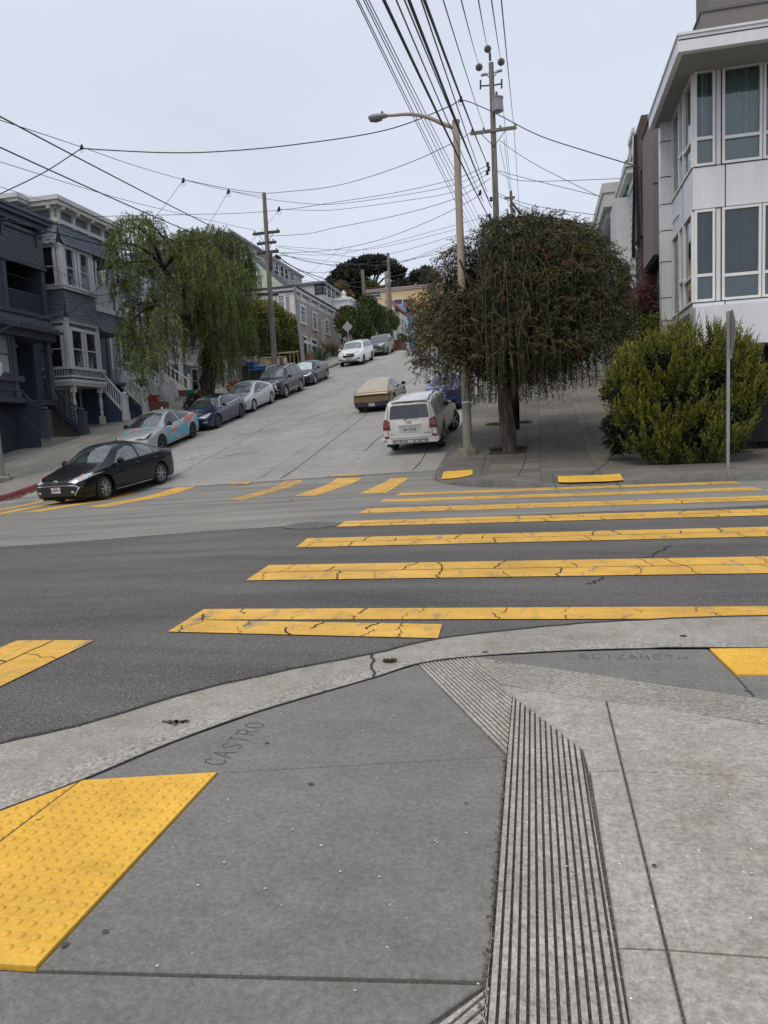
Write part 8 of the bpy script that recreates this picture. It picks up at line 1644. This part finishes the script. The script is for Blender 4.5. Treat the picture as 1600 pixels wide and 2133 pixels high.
GOLD = dict(cat='car', L=4.6, W=1.92, wb=2.75, fo=.9, R=.38, wr=.64, sill=.2, rim='disc', rimm=P_GOLD, mirs=1.6, mirm=K_BLK, ends=(.28, .32), arch=1.1, paint=P_GOLD, crown=.05,
    top=[(0, .60), (.06, .70), (.4, .82), (1.0, .95), (1.25, 1.06), (1.95, 1.36), (2.35, 1.43), (2.75, 1.42), (3.4, 1.30), (4.0, 1.14), (4.45, 1.0), (4.56, .96), (4.6, .90)],
    belt=[(0, .52), (.2, .66), (.8, .80), (1.5, .88), (2.6, .93), (3.4, .98), (4.1, .97), (4.5, .93), (4.6, .86)], plan=[(0, .7), (.05, .8), (.2, .88), (.5, .95), (1, 1), (3.6, 1), (4.2, .985), (4.5, .955), (4.6, .93)],
    plates=[('B', .40, '1LC0 75')], bits=[('windshield', 'T', [(1.15, -.68), (1.15, .68), (2.0, .54), (2.05, 0), (2.0, -.54)][::-1], G_DARK), ('side_window', 'S', [(1.5, .93), (1.95, 1.25), (2.3, 1.355), (2.65, 1.35), (3.15, 1.2), (3.4, 1.05), (3.3, .995), (2.4, .95)], G_DARK), ('rear_deck', 'T', [(2.1, -.60), (2.1, .60), (3.0, .60), (4.0, .72), (4.5, .82), (4.5, -.82), (4.0, -.72), (3.0, -.60)], P_TAN, .008), ('deck_seam', 'T', seam([(2.95, -.62), (3.0, 0), (2.95, .62)], .016), P_GOLD, .014), ('light_bar', 'B', [(-.86, .80), (.86, .80), (.86, .88), (-.86, .88)][::-1], K_BLK, .012), ('lower_bumper', 'B', [(-.84, .34), (.84, .34), (.87, .52), (-.87, .52)][::-1], P_DBLUE, .012), ('red_strip', 'B2', [(.5, .525), (.86, .525), (.86, .55), (.5, .55)], K_TAIL, .014), ('door_seam', 'S', seam([(1.4, .9), (1.36, .4), (1.6, .27), (2.9, .27), (3.05, .6), (3.0, .96)]), K_SEAM)])
BLUSED = dict(SED, paint=P_BLUE, plates=[('B', .78, '8VLT463')], mirm=K_BLK, handles=[(2.5, .86), (3.42, .90)], bits=sed_glass()[:-1]+[('tail_light', 'B2', [(.45, .82), (.80, .85), (.78, .95), (.5, .93)], K_TAIL, .012), ('rear_bumper', 'B', [(-.6, .3), (.6, .3), (.6, .42), (-.6, .42)][::-1], K_BLK, .012)], extra=lambda t, b, X: ring_emblem(t, b, 'B', .93, .07, .045))
def park(t, S, p, fwd, sc=.93):
    """set a car down: p is the ground point under the middle of its wheels"""
    f = Vector((fwd[0], fwd[1], 0)).normalized(); h = S['wb']/2*sc; l2 = Vector((-f.y, f.x, 0)); w = S['W']/2*sc
    a, b = p+f*h, p-f*h; za, zb = G(a.x, a.y), G(b.x, b.y); f3 = Vector((a.x-b.x, a.y-b.y, za-zb)).normalized()
    q1, q2 = p+l2*w, p-l2*w; l3 = Vector((l2.x, l2.y, (G(q1.x, q1.y)-G(q2.x, q2.y))/(2*w))).normalized(); u = f3.cross(l3).normalized(); l3 = u.cross(f3)
    t.rotation_euler = Matrix((f3, l3, u)).transposed().to_euler(); t.location = (p.x, p.y, (za+zb)/2+.006); t.scale = (sc, sc, sc)
def by_left_front(t, S, px, X0, fwd=(0, -1), sc=.93, dx=0):
    """front left tyre contact seen at px"""
    g = GP(*px); park(t, S, Vector((X0, g.y+S['wb']/2*sc, 0)), fwd, sc)
grp = 'cars parked along the left kerb of the hill'
c = make_car('car', 'glossy black sedan rolling down over the far crosswalk stripes', BLACKSED); park(c, BLACKSED, Vector((-12.12, 18.72, 0)), (-.10, -1), .95)
c = make_car('car', 'silver hatchback with teal and coral graphics on its doors and hood', GRAPH, grp); by_left_front(c, GRAPH, (344.5, 940), -14.95, sc=.97)
c = make_car('car', 'dark blue fastback sedan with black wheels and chrome window line parked on the hill', EV, grp); by_left_front(c, EV, (460, 891), -14.75, sc=.93)
c = make_car('car', 'pale silver hatchback with plastic wheel covers parked on the hill', OLDHAT, grp); by_left_front(c, OLDHAT, (543, 856), -14.75, sc=.95)
c = make_car('car', 'black SUV with chrome roof rails and bright chrome grille surround', BLKSUV, grp); by_left_front(c, BLKSUV, (614, 827), -14.7, sc=.95)
c = make_car('car', 'charcoal sedan with a silver sunshade behind its windshield', DKSED, grp); by_left_front(c, DKSED, (686, 798), -14.7, sc=.98)
c = make_car('car', 'white SUV with black wheels parked near the top of the hill', WHTSUV, grp); by_left_front(c, WHTSUV, (772, 757), -14.35, sc=1.03)
c = make_car('car', 'dark grey green SUV parked last at the crest', GRNSUV, grp); by_left_front(c, GRNSUV, (826, 737), -13.9, sc=1.)
g = GP(751, 857); c = make_car('car', 'low gold fastback coupe with sand coloured rear deck driving uphill', GOLD); park(c, GOLD, Vector((g.x+.76, g.y+1.3, 0)), (0.02, 1), .88)
g = GP(823, 937); c = make_car('car', 'off white four wheel drive with black roof rails parked by the lamp post', WAGON); park(c, WAGON, Vector((g.x+.78, g.y+1.35, 0)), (.03, 1), .92)
g = GP(940, 850); c = make_car('car', 'bright blue sedan half hidden by the weeping tree', BLUSED); park(c, BLUSED, Vector((-3.75, g.y+1.3, 0)), (0, 1), .9)
